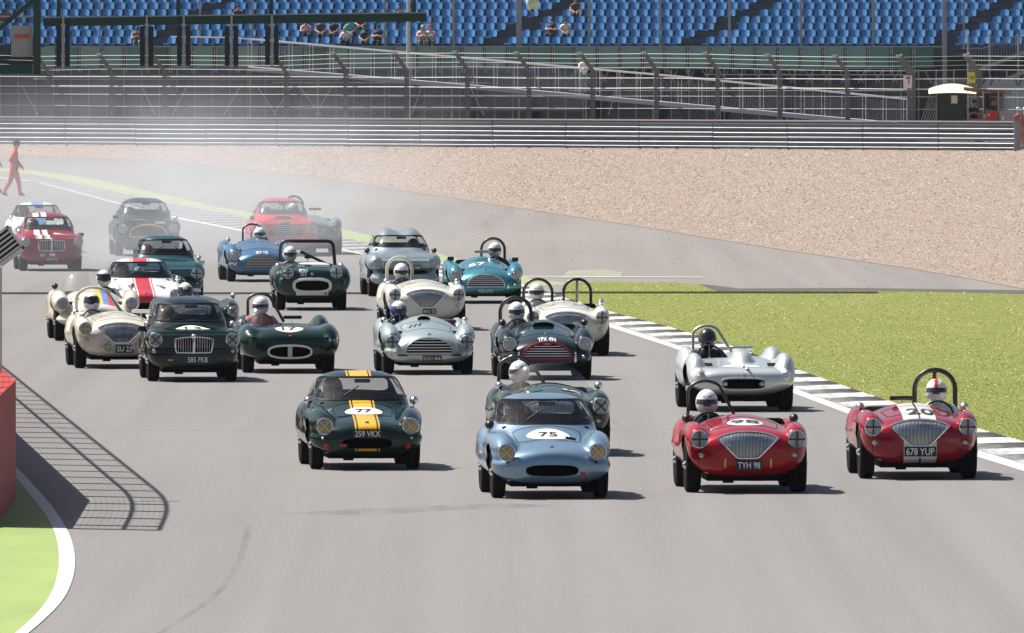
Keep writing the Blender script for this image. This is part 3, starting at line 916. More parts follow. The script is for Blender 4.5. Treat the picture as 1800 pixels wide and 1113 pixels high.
# ------------------------------------------------------------------ marshals' shelter at the right
HY = 668.5
def hp(px_, py_, dy=0): return AT(px_, py_, HY + dy)
hut = empty('marshal_shelter', hp(1700, 262)); tag(hut, 'small marshals shelter with cream canopy, dark green wall and brown roof', 'shelter')
h0 = Vector(hut.location)
def hb(x0, y0, x1, y1, dy, th, name, mat):
    a, b = hp(x0, y0, dy) - h0, hp(x1, y1, dy) - h0
    return MB().box(((a.x + b.x) / 2, a.y, (a.z + b.z) / 2), (abs(b.x - a.x), th, abs(a.z - b.z))).build(name, mat, hut)
M_HUTG = pbr('hut_green_board', (0.022, 0.04, 0.03), 0.7, noise=0.4, nscale=2)
for i, yy in enumerate(range(164, 232, 11)):
    hb(1647, yy, 1699, yy + 10.6, 0, .05, 'wall_board', M_HUTG)
m = MB()
V = []; nx = 10
for i in range(nx + 1):
    x = 1632 + i * 8.4; sag = math.sin(i / nx * math.pi)
    V += [hp(x, 165 - 2 * sag, -.8) - h0, hp(x, 156 - 9 * sag, .3) - h0, hp(x, 164 - 3 * sag, 1.4) - h0]
F = []
for i in range(nx):
    for j in range(2): F.append((3 * i + j, 3 * i + 3 + j, 3 * i + 4 + j, 3 * i + 1 + j))
o = link('canopy', mesh_np('canopy', V, F), hut, pbr('cream_canvas', (0.72, 0.70, 0.50), 0.7, noise=.1, nscale=2))
sm = o.modifiers.new('thickness', 'SOLIDIFY'); sm.thickness = 0.02
m = MB(); a, b = hp(1694, 156, -.3) - h0, hp(1778, 163.5, -.3) - h0
m.bar(a + Vector((0, .7, 0)), b + Vector((0, .7, 0)), 1.6, .14, up=(0, 0, 1)); m.build('roof', pbr('brown_sheet_roof', (0.20, 0.12, 0.07), 0.7, noise=.3, nscale=3), hut)
for x in (1701, 1728, 1755, 1781):
    MB().tube([hp(x, 262, -.5) - h0, hp(x, 160, -.5) - h0], .022, 8).build('pole', M_STEEL, hut)
hb(1730, 164, 1763, 200, 1.2, .05, 'back_board', M_BLACK)
hb(1746, 170, 1764, 196, 1.1, .03, 'notice_board', pbr('tan_board', (.3, .25, .2), .7))
hb(1700, 209, 1756, 216, -.55, .12, 'counter', pbr('pink_counter', (.45, .17, .17), .6))
hb(1672, 168, 1683, 182, -.06, .012, 'notice', M_WHITE)
# red box, grey bin
def sbox(name, label, cat, px0, py0, px1, py1, Y, th, mat, lid=None, extra=None):
    r = empty(name, AT((px0 + px1) / 2, py1, Y)); tag(r, label, cat)
    a, b = AT(px0, py0, Y), AT(px1, py1, Y)
    w, h = b.x - a.x, a.z - b.z
    m = MB()
    m.add([(-w / 2 * .92, -th / 2, 0), (w / 2 * .92, -th / 2, 0), (w / 2 * .92, th / 2, 0), (-w / 2 * .92, th / 2, 0), (-w / 2, -th / 2, h * .85), (w / 2, -th / 2, h * .85), (w / 2, th / 2, h * .85), (-w / 2, th / 2, h * .85)],
          [(0, 3, 2, 1), (4, 5, 6, 7), (0, 1, 5, 4), (1, 2, 6, 5), (2, 3, 7, 6), (3, 0, 4, 7)])
    m.build('body', mat, r)
    MB().box((0, 0, h * .93), (w * 1.04, th * 1.06, h * .14)).build('lid', lid or mat, r)
    MB().box((-w * .28, -th / 2 - .01, h * .55), (w * .12, .02, h * .3)).build('label_patch', M_WHITE, r)
    return r
sbox('red_box', 'red plastic box standing on the shelter counter', 'box', 1733, 196, 1754, 209, HY - .8, .4, pbr('red_plastic', (.62, .03, .02), .45))
sbox('grey_cabinet', 'light grey cabinet beside the red box at the shelter', 'cabinet', 1757, 196, 1782, 221, HY - .7, .5, pbr('grey_cabinet_paint', (.36, .38, .40), .5))
# signs on the fence
def flat_sign(name, label, px0, py0, px1, py1, Y, mat, text=None, tmat=None, bars=(), tsize=.2):
    c = AT((px0 + px1) / 2, (py0 + py1) / 2, Y); r = empty(name, c); tag(r, label, 'sign')
    a, b = AT(px0, py0, Y), AT(px1, py1, Y); w, h = b.x - a.x, a.z - b.z
    MB().box((0, 0, 0), (w, .02, h)).build('panel', mat, r)
    for fx, fy, fw, fh, mt in bars:
        MB().box((fx * w, -.012, fy * h), (fw * w, .012, fh * h)).build('symbol', mt, r)
    MB().box((0, .03, 0), (.05, .06, h * .8)).build('bracket', M_STEEL, r)
    return r, w, h
# ------------------------------------------------------------------ lettering
_TC = {}
def text_mesh2d(txt, sub=1):
    """centred flat glyph mesh of unit letter height: (V (n,2), faces)"""
    key = (txt, sub)
    if key in _TC: return _TC[key]
    cu = bpy.data.curves.new('letters', 'FONT'); cu.body = txt; cu.size = 1.0; cu.resolution_u = 3
    cu.offset = 0.012
    ob = bpy.data.objects.new('letters', cu); COL.objects.link(ob)
    dg = bpy.context.evaluated_depsgraph_get()
    me = bpy.data.meshes.new_from_object(ob.evaluated_get(dg))
    bpy.data.objects.remove(ob); bpy.data.curves.remove(cu)
    bm = bmesh.new(); bm.from_mesh(me)
    bmesh.ops.remove_doubles(bm, verts=bm.verts, dist=1e-5)
    for _ in range(sub):
        ed = [e for e in bm.edges if e.calc_length() > 0.12]
        if ed: bmesh.ops.subdivide_edges(bm, edges=ed, cuts=1)
    bmesh.ops.triangulate(bm, faces=bm.faces)
    V = np.array([v.co[:2] for v in bm.verts]); F = [[v.index for v in f.verts] for f in bm.faces]
    bm.free(); bpy.data.meshes.remove(me)
    lo, hi = V.min(0), V.max(0)
    V = (V - (lo + hi) / 2) / (hi[1] - lo[1])
    _TC[key] = (V, F)
    return V, F
def letters(name, txt, h, mat, parent, loc, wfac=1.0, ry=0.0):
    V, F = text_mesh2d(txt, 0)
    VV = [(x * h * wfac, 0, z * h) for x, z in V]
    return link(name, mesh_np(name, VV, F), parent, mat, loc=loc, rot=(0, ry, 0))

r, w, h = flat_sign('yellow_sign', 'small yellow sign with black figures on the fence post', 1701, 127, 1714, 146, 665.0, pbr('yellow_sign_paint', (.72, .62, .05), .5))
letters('lettering', '1183', h * .34, M_BLACK, r, (0, -.014, 0), .62)
r, w, h = flat_sign('white_sign', 'white notice with red bar on the fence post', 1588, 133, 1603, 155, 667.2, M_WHITE, bars=((0.05, .33, .55, .14, M_REDL), (.12, .05, .14, .5, M_REDL)))

# ------------------------------------------------------------------ start gantry over the track
GY = 322.0
M_GG = pbr('gantry_green', (0.012, 0.05, 0.035), 0.45, coat=.2, noise=.2, nscale=2)
gan = empty('start_gantry', AT(30, 520, GY)); g0 = Vector(gan.location); g0.z = 0; gan.location = g0
tag(gan, 'dark green steel start gantry hanging over the track', 'gantry')
def gq(px_, py_, dy=0): return AT(px_, py_, GY + dy) - g0
MB().bar(gq(76, 38.5), gq(750, 29.5), .2, .19).build('lower_beam', M_GG, gan)
MB().bar(gq(76, 31.0, -.12), gq(750, 22.2, -.12), .03, .025).build('beam_lip', M_HPOST, gan)
gz = 7.15
ax0 = sxx(-420, GY); ax1 = sxx(1150, GY)
for dz in (0, .75):
    for dy in (0, .7):
        MB().bar(Vector((ax0, GY + dy, gz + dz)) - g0, Vector((ax1, GY + dy, gz + dz)) - g0, .11).build('truss_chord', M_GG, gan)
MB().box(((ax0 + ax1) / 2 - g0.x, .35, gz + .08), (ax1 - ax0, 2.3, .05)).build('shadow_deck', M_GG, gan)  # plate added above the view to widen the shadow band on the track
n = 22
for i in range(n):
    xa = ax0 + (ax1 - ax0) * i / n; xb = ax0 + (ax1 - ax0) * (i + 1) / n
    MB().bar(Vector((xa, GY, gz + (.75 if i % 2 else 0))) - g0, Vector((xb, GY, gz + (0 if i % 2 else .75))) - g0, .05).build('truss_web', M_GG, gan)
for x in (103, 313, 477, 728):
    a = gq(x, 30); MB().bar(a, Vector((a.x, a.y, gz)), .075).build('hanger', M_GG, gan)
# supporting tower at the left, outside the frame, and the mesh cage whose corner shows
for x in (-300, -380):
    MB().bar(Vector((sxx(x, GY), GY, 0)) - g0, Vector((sxx(x, GY), GY, gz + .8)) - g0, .25).build('tower_leg', M_GG, gan)
cage = empty('gantry_cage', AT(30, 130, GY - 3)); c0 = Vector(cage.location)
tag(cage, 'dark green framed mesh cage with a control box, top corner', 'cage')
def cq(px_, py_, dy=0): return AT(px_, py_, GY - 3 + dy) - c0
MB().bar(cq(65, 131), cq(65, -30), .155).build('frame_post', M_GG, cage)
MB().bar(cq(-60, 121.5), cq(57, 121.5), .15, .19).build('frame_bar', M_GG, cage)
MB().bar(cq(-20, 66, .05), cq(62, -2, .05), .09).build('brace', M_GG, cage)
MB().bar(cq(-20, 29, .05), cq(58, 29, .05), .035).build('cross_bar', M_STEEL, cage)
m = MB()
for x in np.arange(-30, 58, 3.2): m.bar(cq(x, 113, .08), cq(x, -20, .08), .008)
for y in np.arange(-20, 113, 3.2): m.bar(cq(-30, y, .08), cq(58, y, .08), .008)
o = m.build('wire_mesh', M_GG, cage); o['kind'] = 'stuff'
MB().bar(cq(-60, 131, .3), Vector((cq(-60, 131, .3).x, .3, gz - c0.z)), .15).build('cage_hanger', M_GG, cage)
cb = MB(); a, b = cq(20, 45, .14), cq(57, 100, .14)
cb.box(((a.x + b.x) / 2, a.y, (a.z + b.z) / 2), (b.x - a.x, .15, a.z - b.z))
bx_ = cb.build('control_box', pbr('box_grey', (.42, .40, .36), .6, noise=.1), cage)
a, b = cq(25, 61, .05), cq(51, 68, .05)
MB().box(((a.x + b.x) / 2, a.y, (a.z + b.z) / 2), (b.x - a.x, .012, a.z - b.z)).build('orange_sticker', pbr('orange_sticker', (.6, .12, .05), .5), cage)
MB().box(cq(3, 31, .1), (.4, .1, .18)).build('red_lamp_box', pbr('lamp_box', (.25, .08, .05), .6), cage)
# hanging signal boxes
for px_ in (111, 258, 323, 407, 478):
    yb = 117 - (px_ - 111) * .006
    r = empty('signal_box', AT(px_, 38 - (px_ - 76) * .0134, GY)); s0 = Vector(r.location)
    pos = {111: 'nearest the mesh cage', 258: 'second from the mesh cage', 323: 'in the middle of the five', 407: 'second from the ramp end', 478: 'nearest the end of the gantry beam'}[px_]
    tag(r, 'dark hanging signal box on a pale pole, ' + pos, 'signal', 'signal boxes hanging from the gantry')
    def q_(x, y, dy=0): return AT(x, y, GY + dy) - s0
    for sx_ in (-1, 1):
        a, b = q_(px_ + sx_ * 7.6 - 4.2, 46, -.02), q_(px_ + sx_ * 7.6 + 4.2, yb, -.02)
        MB().box(((a.x + b.x) / 2, a.y, (a.z + b.z) / 2), (b.x - a.x, .22, a.z - b.z)).build('lamp_housing', pbr('signal_dark', (.028, .026, .034), .6), r)
    MB().tube([q_(px_, yb + 4, -.16), q_(px_, 27, -.16)], .026, 8).build('pole', M_STEEL, r, True)
    MB().box(q_(px_, 44, -.1), (.09, .2, .05)).build('clamp', M_STEEL, r)
# dome camera
dc = empty('dome_camera', AT(936, -7, GY + 2)); tag(dc, 'white dome security camera hanging above the blue seats', 'camera')
s = GY / FPX
MB().lathe([(.02, 0), (.115, -.01), (.135, -.06), (.135, -.16), (.12, -.19), (.11, -.2)], 24).build('housing', M_WHITE, dc, True)
MB().lathe([(.105, -.19), (.1, -.25), (.075, -.30), (.03, -.325), (.0001, -.33)], 24).build('dome', M_WHITE, dc, True)
MB().lathe([(.062, -.275), (.05, -.31), (.0001, -.336)], 16, Matrix.Translation((0, -.03, 0))).build('lens', M_BLACK, dc, True)
MB().tube([(0, 0, -.01), (0, 0, 1.3)], .03, 8).build('stem', M_STEEL, dc)
# tall pale pole before the stand
pl = empty('light_pole', AT(718, 130, 705)); pl.location.z = 0
tag(pl, 'slim pale lamp pole in front of the blue seats', 'pole')
MB().tube([(0, 0, 0), (0, 0, 9)], [.10, .075], 10).build('shaft', pbr('pale_pole', (.5, .53, .56), .5, .4), pl, True)
MB().box((0, 0, .15), (.35, .35, .3)).build('base', M_STEEL, pl)

# ------------------------------------------------------------------ car bodies: implicit shapes wrapped by a grid
def pchip(tab):
    xs = np.array([p[0] for p in tab], float); ys = np.array([p[1] for p in tab], float)
    h = np.diff(xs); dl = np.diff(ys) / h
    m = np.zeros(len(xs))
    for i in range(1, len(xs) - 1):
        if dl[i - 1] * dl[i] > 0:
            w1 = 2 * h[i] + h[i - 1]; w2 = h[i] + 2 * h[i - 1]
            m[i] = (w1 + w2) / (w1 / dl[i - 1] + w2 / dl[i])
    m[0] = dl[0]; m[-1] = dl[-1]
    def f(x):
        x = np.clip(np.asarray(x, float), xs[0], xs[-1])
        i = np.clip(np.searchsorted(xs, x) - 1, 0, len(xs) - 2)
        t = (x - xs[i]) / h[i]
        return ((1 + 2 * t) * (1 - t) ** 2 * ys[i] + t * (1 - t) ** 2 * h[i] * m[i] + t * t * (3 - 2 * t) * ys[i + 1] + t * t * (t - 1) * h[i] * m[i + 1])
    return f

def smin(a, b, k):
    h = np.clip(.5 + .5 * (b - a) / k, 0, 1)
    return b * (1 - h) + a * h - k * h * (1 - h)

class Shape:
    def __init__(s, d):
        s.d = d
        s.W, s.T, s.B, s.C = pchip(d['W']), pchip(d['T']), pchip(d['B']), pchip(d['C'])
        s.tk = pchip(d.get('tuck', [(-1, .12), (4, .12)]))
        s.y0, s.y1 = d['W'][0][0], d['W'][-1][0]
        s.nt, s.nb = d.get('nt', 2.5), d.get('nb', 3.2)
        s.f = [dict(x=pchip(q['x']), z=pchip(q['z']), rx=pchip(q['rx']), rz=pchip(q['rz']), k=q.get('k', .07), one=q.get('one', False)) for q in d['fend']]
        c = d.get('cab')
        s.cab = None
        if c: s.cab = dict(w=pchip(c['w']), r=pchip(c['r']), zb=c['zb'], p=c.get('p', 3.0), q=c.get('q', 2.2), bow=c.get('bow', .12), k=c.get('k', .05), bub=c.get('bub', 0), y0=c['r'][0][0], y1=c['r'][-1][0])
    def F(s, P):
        x, y, z = P[:, 0], P[:, 1], P[:, 2]; ax = np.abs(x)
        yc = np.clip(y, s.y0, s.y1)
        w = s.W(yc); zt = s.T(yc); zb = s.B(yc); zc = s.C(yc)
        up = z > zc
        hu = np.maximum(zt - zc, .02); hd = np.maximum(zc - zb, .02)
        b = np.where(up, (z - zc) / hu, (zc - z) / hd)
        wt = w * (1 - np.where(up, s.d.get('sup', 0.0) * np.sqrt(np.clip(b, 0, 1)), s.tk(yc) * np.clip(b, 0, 1) ** 1.6))
        n = np.where(up, s.nt, s.nb)
        v = ((ax / np.maximum(wt, .005)) ** n + np.abs(b) ** n) ** (1 / n) - 1
        f = v * np.minimum(np.maximum(w, .01), np.where(up, hu, hd))
        f = np.maximum(f, np.maximum(s.y0 - y, y - s.y1))
        for q in s.f:
            rx, rz = np.maximum(q['rx'](y), .004), np.maximum(q['rz'](y), .004)
            xx = (x if q['one'] else ax) - q['x'](y)
            v = np.sqrt((xx / rx) ** 2 + ((z - q['z'](y)) / rz) ** 2) - 1
            f = smin(f, v * np.minimum(rx, rz), q['k'])
        c = s.cab
        if c:
            wc = c['w'](y)
            ye = y - c['bow'] * (ax / np.maximum(wc, .1)) ** 2 * np.where(y < (c['y0'] + c['y1']) / 2, 1, -1)
            r = c['r'](np.clip(ye, c['y0'], c['y1']))
            if c['bub']: r = r + c['bub'] * (np.exp(-((ax - .3) / .2) ** 2) - .75) * np.clip((r - c['zb']) / .4, 0, 1)
            hh = np.maximum(r - c['zb'], .01)
            b = np.maximum(z - c['zb'], 0) / hh
            v = ((ax / np.maximum(wc, .05)) ** c['p'] + b ** c['q']) ** (1 / c['q']) - 1
            v = v * np.minimum(wc, hh)
            v = np.where((z < c['zb'] - .3) | (r - c['zb'] < .015), .3 + np.abs(z - .5) * .1, np.maximum(v, c['zb'] - .25 - z))
            f = smin(f, v, c['k'])
        return f
    def top(s, y):
        t = s.T(y)
        for q in s.f: t = np.maximum(t, q['z'](y) + q['rz'](y))
        if s.cab: t = np.maximum(t, np.where((y > s.cab['y0']) & (y < s.cab['y1']), s.cab['r'](y), 0))
        return t
    def wid(s, y):
        t = s.W(y)
        for q in s.f: t = np.maximum(t, np.abs(q['x'](y)) + q['rx'](y))
        return t

def wrap(sh, ny=96, nu=54, nv=24):
    """grid wrapped on the shape: verts, quads"""
    y0, y1 = sh.y0, sh.y1
    # denser towards the nose
    t = np.linspace(0, 1, ny + 1)
    ys = (y0 - .03) + (y1 - y0 + .06) * (0.62 * t + 0.38 * t ** 2.0)
    us = np.linspace(-1, 1, nu + 1); vs = np.linspace(0, 1, nv + 1)
    idx = {}; gv = []; F = []
    def vid(i, j, k):
        q = (i, j, k)
        if q not in idx: idx[q] = len(gv); gv.append(q)
        return idx[q]
    for j in range(ny):
        for i in range(nu):
            F.append((vid(i, j, nv), vid(i + 1, j, nv), vid(i + 1, j + 1, nv), vid(i, j + 1, nv)))
            F.append((vid(i, j, 0), vid(i, j + 1, 0), vid(i + 1, j + 1, 0), vid(i + 1, j, 0)))
        for k_ in range(nv):
            F.append((vid(0, j, k_), vid(0, j, k_ + 1), vid(0, j + 1, k_ + 1), vid(0, j + 1, k_)))
            F.append((vid(nu, j, k_), vid(nu, j + 1, k_), vid(nu, j + 1, k_ + 1), vid(nu, j, k_ + 1)))
    for i in range(nu):
        for k_ in range(nv):
            F.append((vid(i, 0, k_), vid(i + 1, 0, k_), vid(i + 1, 0, k_ + 1), vid(i, 0, k_ + 1)))
            F.append((vid(i, ny, k_), vid(i, ny, k_ + 1), vid(i + 1, ny, k_ + 1), vid(i + 1, ny, k_)))
    gv = np.array(gv)
    y = ys[gv[:, 1]]; u = us[gv[:, 0]]; v = vs[gv[:, 2]]
    yq = np.clip(y, y0 + .28, y1 - .2)
    wc = sh.wid(yq) + .05; tc = sh.top(np.clip(y, y0 + .12, y1 - .1)) + .05; bc = sh.B(yq) - .05
    P0 = np.stack([u * wc, y, bc + v * (tc - bc)], 1)
    zc = sh.d.get('core', .45)
    # core: rays from the nose run back, from the top down, from the sides in
    yin = np.clip(y, y0 + .40, y1 - .45)
    xin = np.clip(u, -.72, .72) * wc * .93
    zin = np.clip(P0[:, 2], zc - .09, zc + .09)
    P1 = np.stack([xin, yin, zin], 1)
    D = P1 - P0
    n = 44
    lo = np.zeros(len(P0)); hi = np.ones(len(P0)); found = np.zeros(len(P0), bool)
    for i in range(1, n + 1):
        tt = i / n
        f = sh.F(P0 + D * tt)
        hit = (~found) & (f < 0)
        hi[hit] = tt; lo[hit] = (i - 1) / n; found |= hit
    for _ in range(9):
        mid = (lo + hi) / 2
        f = sh.F(P0 + D * mid[:, None]); ins = f < 0
        hi = np.where(ins, mid, hi); lo = np.where(ins, lo, mid)
    P = P0 + D * ((lo + hi) / 2)[:, None]
    P[~found] = P1[~found]
    return P, np.array(F)

def poly_sdf(poly, a, b):
    """signed distance of points (a,b) to a closed polygon, negative inside"""
    q = np.array(poly); n = len(q)
    d2 = np.full(len(a), 1e9); ins = np.zeros(len(a), bool)
    for i in range(n):
        p1, p2 = q[i], q[(i + 1) % n]
        e = p2 - p1; wx = a - p1[0]; wy = b - p1[1]
        t = np.clip((wx * e[0] + wy * e[1]) / (e @ e + 1e-12), 0, 1)
        d2 = np.minimum(d2, (wx - e[0] * t) ** 2 + (wy - e[1] * t) ** 2)
        if p1[1] != p2[1]:
            c = ((p1[1] > b) != (p2[1] > b)) & (a < (p2[0] - p1[0]) * (b - p1[1]) / (p2[1] - p1[1]) + p1[0])
            ins ^= c
    return np.where(ins, -1, 1) * np.sqrt(d2)

def rounded(poly, r, n=5):
    """polygon with rounded corners"""
    out = []; m = len(poly)
    for i in range(m):
        p0, p1, p2 = Vector(poly[i - 1]), Vector(poly[i]), Vector(poly[(i + 1) % m])
        a = (p0 - p1); b = (p2 - p1)
        ra = min(r, a.length * .48, b.length * .48)
        s_ = p1 + a.normalized() * ra; e = p1 + b.normalized() * ra
        for k_ in range(n + 1):
            t = k_ / n
            out.append(((1 - t) ** 2 * s_ + 2 * t * (1 - t) * p1 + t * t * e)[:])
    return out
def superell(cx, cy_, a, b, n=2.5, m=40):
    o = []
    for k_ in range(m):
        t = 2 * math.pi * k_ / m; c, s_ = math.cos(t), math.sin(t)
        o.append((cx + a * math.copysign(abs(c) ** (2 / n), c), cy_ + b * math.copysign(abs(s_) ** (2 / n), s_)))
    return o

AX = {'front': (0, 2), 'top': (0, 1), 'side': (1, 2)}
def snap(sh, P, feats, h=.02, it=3):
    for _ in range(it):
        for ft in feats:
            i, j = AX[ft['proj']]
            m = np.where(ft['sel'](P))[0]
            if len(m) == 0: continue
            a, b = P[m, i], P[m, j]
            d = ft['sdf'](a, b); hh = ft.get('h', h)
            k_ = np.abs(d) < hh
            m, a, b, d = m[k_], a[k_], b[k_], d[k_]
            if len(m) == 0: continue
            e = 1e-4
            ga = (ft['sdf'](a + e, b) - d) / e; gb = (ft['sdf'](a, b + e) - d) / e
            gl = np.maximum(ga * ga + gb * gb, .2)
            Q = P[m].copy(); Q[:, i] -= d * ga / gl; Q[:, j] -= d * gb / gl
            # back to the surface
            f = sh.F(Q); g = np.zeros_like(Q)
            for ax in range(3):
                Q2 = Q.copy(); Q2[:, ax] += 1e-4; g[:, ax] = (sh.F(Q2) - f) / 1e-4
            for ax in (i, j):       # keep on the outline: move along the free axis where possible
                pass
            free = ({0, 1, 2} - {i, j}).pop()
            gf = g[:, free]
            use = np.abs(gf) > .35
            Qa = Q.copy(); Qa[:, free] -= np.where(use, f / np.where(use, gf, 1), 0)
            g2 = np.maximum((g * g).sum(1), .2)
            Qb = Q - g * (f / g2)[:, None]
            P[m] = np.where(use[:, None], Qa, Qb)
    return P

def sub_mesh(name, P, F, mask, smooth=True, sharp=60):
    f = F[mask]
    ids, inv = np.unique(f, return_inverse=True)
    me = fast_mesh(name, P[ids], inv.reshape(f.shape))
    me.polygons.foreach_set('use_smooth', [smooth] * len(me.polygons))
    if sharp: me.set_sharp_from_angle(angle=R(sharp))
    me.update()
    return me

def boundary_loops(F):
    e = {}
    for f in F:
        n = len(f)
        for i in range(n):
            a, b = int(f[i]), int(f[(i + 1) % n])
            if (b, a) in e: del e[(b, a)]
            else: e[(a, b)] = 1
    nxt = {a: b for a, b in e}
    loops = []; seen = set()
    for a in list(nxt):
        if a in seen: continue
        l = []
        while a in nxt and a not in seen:
            seen.add(a); l.append(a); a = nxt[a]
        if len(l) > 6: loops.append(l)
    loops.sort(key=len, reverse=True)
    return loops

# ------------------------------------------------------------------ shapes of the car types (y = 0 at the front axle, nose at negative y)
def fr(ys, xs, zs, rxs, rzs, **kw):
    return dict(x=list(zip(ys, xs)), z=list(zip(ys, zs)), rx=list(zip(ys, rxs)), rz=list(zip(ys, rzs)), **kw)

TY = {}
TY['elite'] = dict(
    W=[(-.64, .03), (-.63, .28), (-.59, .46), (-.51, .60), (-.42, .67), (-.34, .70), (-.1, .715), (.5, .725), (1.2, .74), (2.0, .735), (2.5, .66), (2.8, .50), (2.97, .25), (3.0, .03)],
    T=[(-.64, .46), (-.61, .535), (-.52, .585), (-.3, .635), (0, .69), (.3, .755), (.58, .825), (1, .85), (2.2, .86), (2.7, .80), (3.0, .62)],
    B=[(-.64, .36), (-.60, .245), (-.50, .185), (0, .16), (2.3, .18), (2.8, .28), (3.0, .42)],
    C=[(-.64, .40), (0, .44), (3.0, .5)], tuck=[(-.6, .12), (0, .10), (3, .1)], nt=2.0, sup=.08,
    fend=[fr([-.50, -.475, -.42, -.3, -.05, .4, 1.0, 1.35], [.53, .53, .532, .54, .555, .585, .6, .6], [.55, .55, .552, .565, .585, .61, .6, .6], [.01, .075, .115, .145, .158, .15, .1, .01], [.01, .08, .12, .15, .17, .165, .1, .01], k=.045),
          fr([1.5, 1.8, 2.3, 2.7, 2.95], [.6, .6, .58, .52, .45], [.6, .6, .6, .58, .55], [.02, .12, .14, .1, .01], [.02, .17, .2, .14, .01], k=.08)],
    cab=dict(w=[(.4, .62), (1.0, .625), (1.5, .63), (2.1, .585), (2.6, .46), (2.9, .3)], r=[(.40, .70), (.54, .80), (.62, .86), (1.02, 1.10), (1.22, 1.165), (1.5, 1.195), (1.85, 1.17), (2.3, 1.04), (2.65, .88), (2.85, .72)], zb=.72, p=3.7, q=2.1, bow=.16, k=.035),
    wb=2.24, track=.60, tr=.305, tw=.155, arch=.335, hl=(.535, .55, .102), plate_z=.40)
TY['healey'] = dict(
    W=[(-.66, .03), (-.65, .26), (-.61, .45), (-.53, .60), (-.44, .67), (-.36, .70), (-.2, .71), (.2, .725), (.9, .75), (1.6, .75), (2.3, .735), (2.7, .65), (3.0, .48), (3.15, .2), (3.18, .03)],
    T=[(-.66, .58), (-.635, .67), (-.55, .74), (-.3, .795), (.1, .84), (.6, .875), (1.0, .90), (1.25, .88), (1.8, .84), (2.4, .83), (2.9, .7), (3.18, .5)],
    B=[(-.66, .50), (-.635, .33), (-.57, .245), (-.3, .19), (2.3, .2), (2.9, .3), (3.18, .42)],
    C=[(-.66, .54), (0, .56), (3.2, .55)], tuck=[(-.66, .16), (-.3, .15), (0, .10), (3, .12)], nt=1.75, nb=3.8, sup=.12,
    fend=[fr([-.52, -.495, -.44, -.3, -.05, .4, .9, 1.35], [.57, .57, .572, .58, .59, .61, .615, .62], [.645, .645, .645, .647, .648, .645, .63, .6], [.01, .075, .115, .135, .14, .13, .12, .05], [.01, .08, .125, .16, .18, .185, .17, .05], k=.04),
          fr([1.5, 1.9, 2.3, 2.75, 3.1], [.62, .615, .605, .55, .45], [.6, .6, .6, .58, .55], [.03, .12, .13, .11, .01], [.03, .19, .22, .17, .01], k=.08)],
    wb=2.286, track=.625, tr=.325, tw=.18, arch=.36, hl=(.575, .645, .103), cock=(1.18, 2.0, .56), plate_z=.335)
TY['ac'] = dict(
    W=[(-.70, .03), (-.69, .32), (-.65, .48), (-.56, .60), (-.46, .675), (-.36, .70), (-.1, .705), (.4, .715), (1.2, .735), (2.2, .74), (2.6, .66), (2.95, .45), (3.13, .03)],
    T=[(-.70, .45), (-.685, .535), (-.63, .605), (-.45, .67), (-.2, .725), (.2, .79), (.7, .86), (1.05, .905), (1.3, .87), (2.3, .84), (2.85, .66), (3.13, .45)],
    B=[(-.7, .32), (-.67, .225), (-.56, .18), (-.2, .165), (2.3, .18), (2.85, .3), (3.13, .4)],
    C=[(-.7, .36), (0, .42), (3.13, .45)], tuck=[(-.7, .08), (0, .12), (3, .12)], nt=1.85, sup=.12,
    fend=[fr([-.53, -.505, -.44, -.3, -.05, .4, .9, 1.3], [.585, .585, .587, .595, .605, .615, .615, .6], [.57, .57, .572, .585, .60, .615, .59, .55], [.01, .075, .12, .145, .15, .14, .1, .01], [.01, .08, .13, .17, .20, .195, .14, .01], k=.045),
          fr([1.4, 1.8, 2.3, 2.75, 3.05], [.6, .61, .605, .54, .42], [.58, .6, .6, .58, .5], [.02, .12, .14, .12, .01], [.02, .2, .25, .18, .01], k=.08)],
    wb=2.286, track=.62, tr=.325, tw=.175, arch=.355, hl=(.588, .57, .102), cock=(1.15, 2.0, .55), plate_z=.25)
TY['mga'] = dict(
    W=[(-.70, .03), (-.69, .32), (-.64, .50), (-.55, .62), (-.45, .68), (-.36, .70), (-.1, .705), (.5, .715), (1.2, .725), (2.3, .725), (2.7, .64), (3.05, .42), (3.2, .03)],
    T=[(-.70, .46), (-.685, .57), (-.62, .65), (-.47, .715), (-.2, .762), (.3, .82), (.75, .868), (1.2, .87), (2.4, .84), (2.9, .68), (3.2, .45)],
    B=[(-.7, .36), (-.67, .25), (-.56, .20), (-.2, .18), (2.4, .19), (2.9, .3), (3.2, .42)],
    C=[(-.7, .44), (0, .5), (3.2, .5)], tuck=[(-.7, .05), (0, .1), (3, .1)], nt=1.9, sup=.10, nb=4.0,
    fend=[fr([-.56, -.535, -.47, -.3, -.05, .4, .9, 1.35], [.592, .592, .594, .6, .605, .605, .6, .6], [.655, .655, .655, .655, .655, .65, .63, .6], [.01, .075, .115, .125, .128, .125, .11, .04], [.01, .08, .125, .155, .165, .165, .15, .04], k=.035),
          fr([1.5, 1.9, 2.4, 2.85, 3.1], [.61, .61, .6, .53, .42], [.6, .6, .6, .56, .5], [.02, .11, .125, .11, .01], [.02, .19, .21, .16, .01], k=.07)],
    cab=dict(w=[(.5, .60), (1.0, .60), (1.6, .61), (2.2, .56), (2.7, .42)], r=[(.58, .80), (.70, .87), (.78, .94), (1.0, 1.17), (1.2, 1.245), (1.55, 1.285), (1.95, 1.245), (2.35, 1.08), (2.65, .86), (2.75, .8)], zb=.76, p=3.4, q=2.3, bow=.12, k=.03),
    wb=2.388, track=.60, tr=.315, tw=.18, arch=.35, hl=(.595, .655, .104), plate_z=.37)
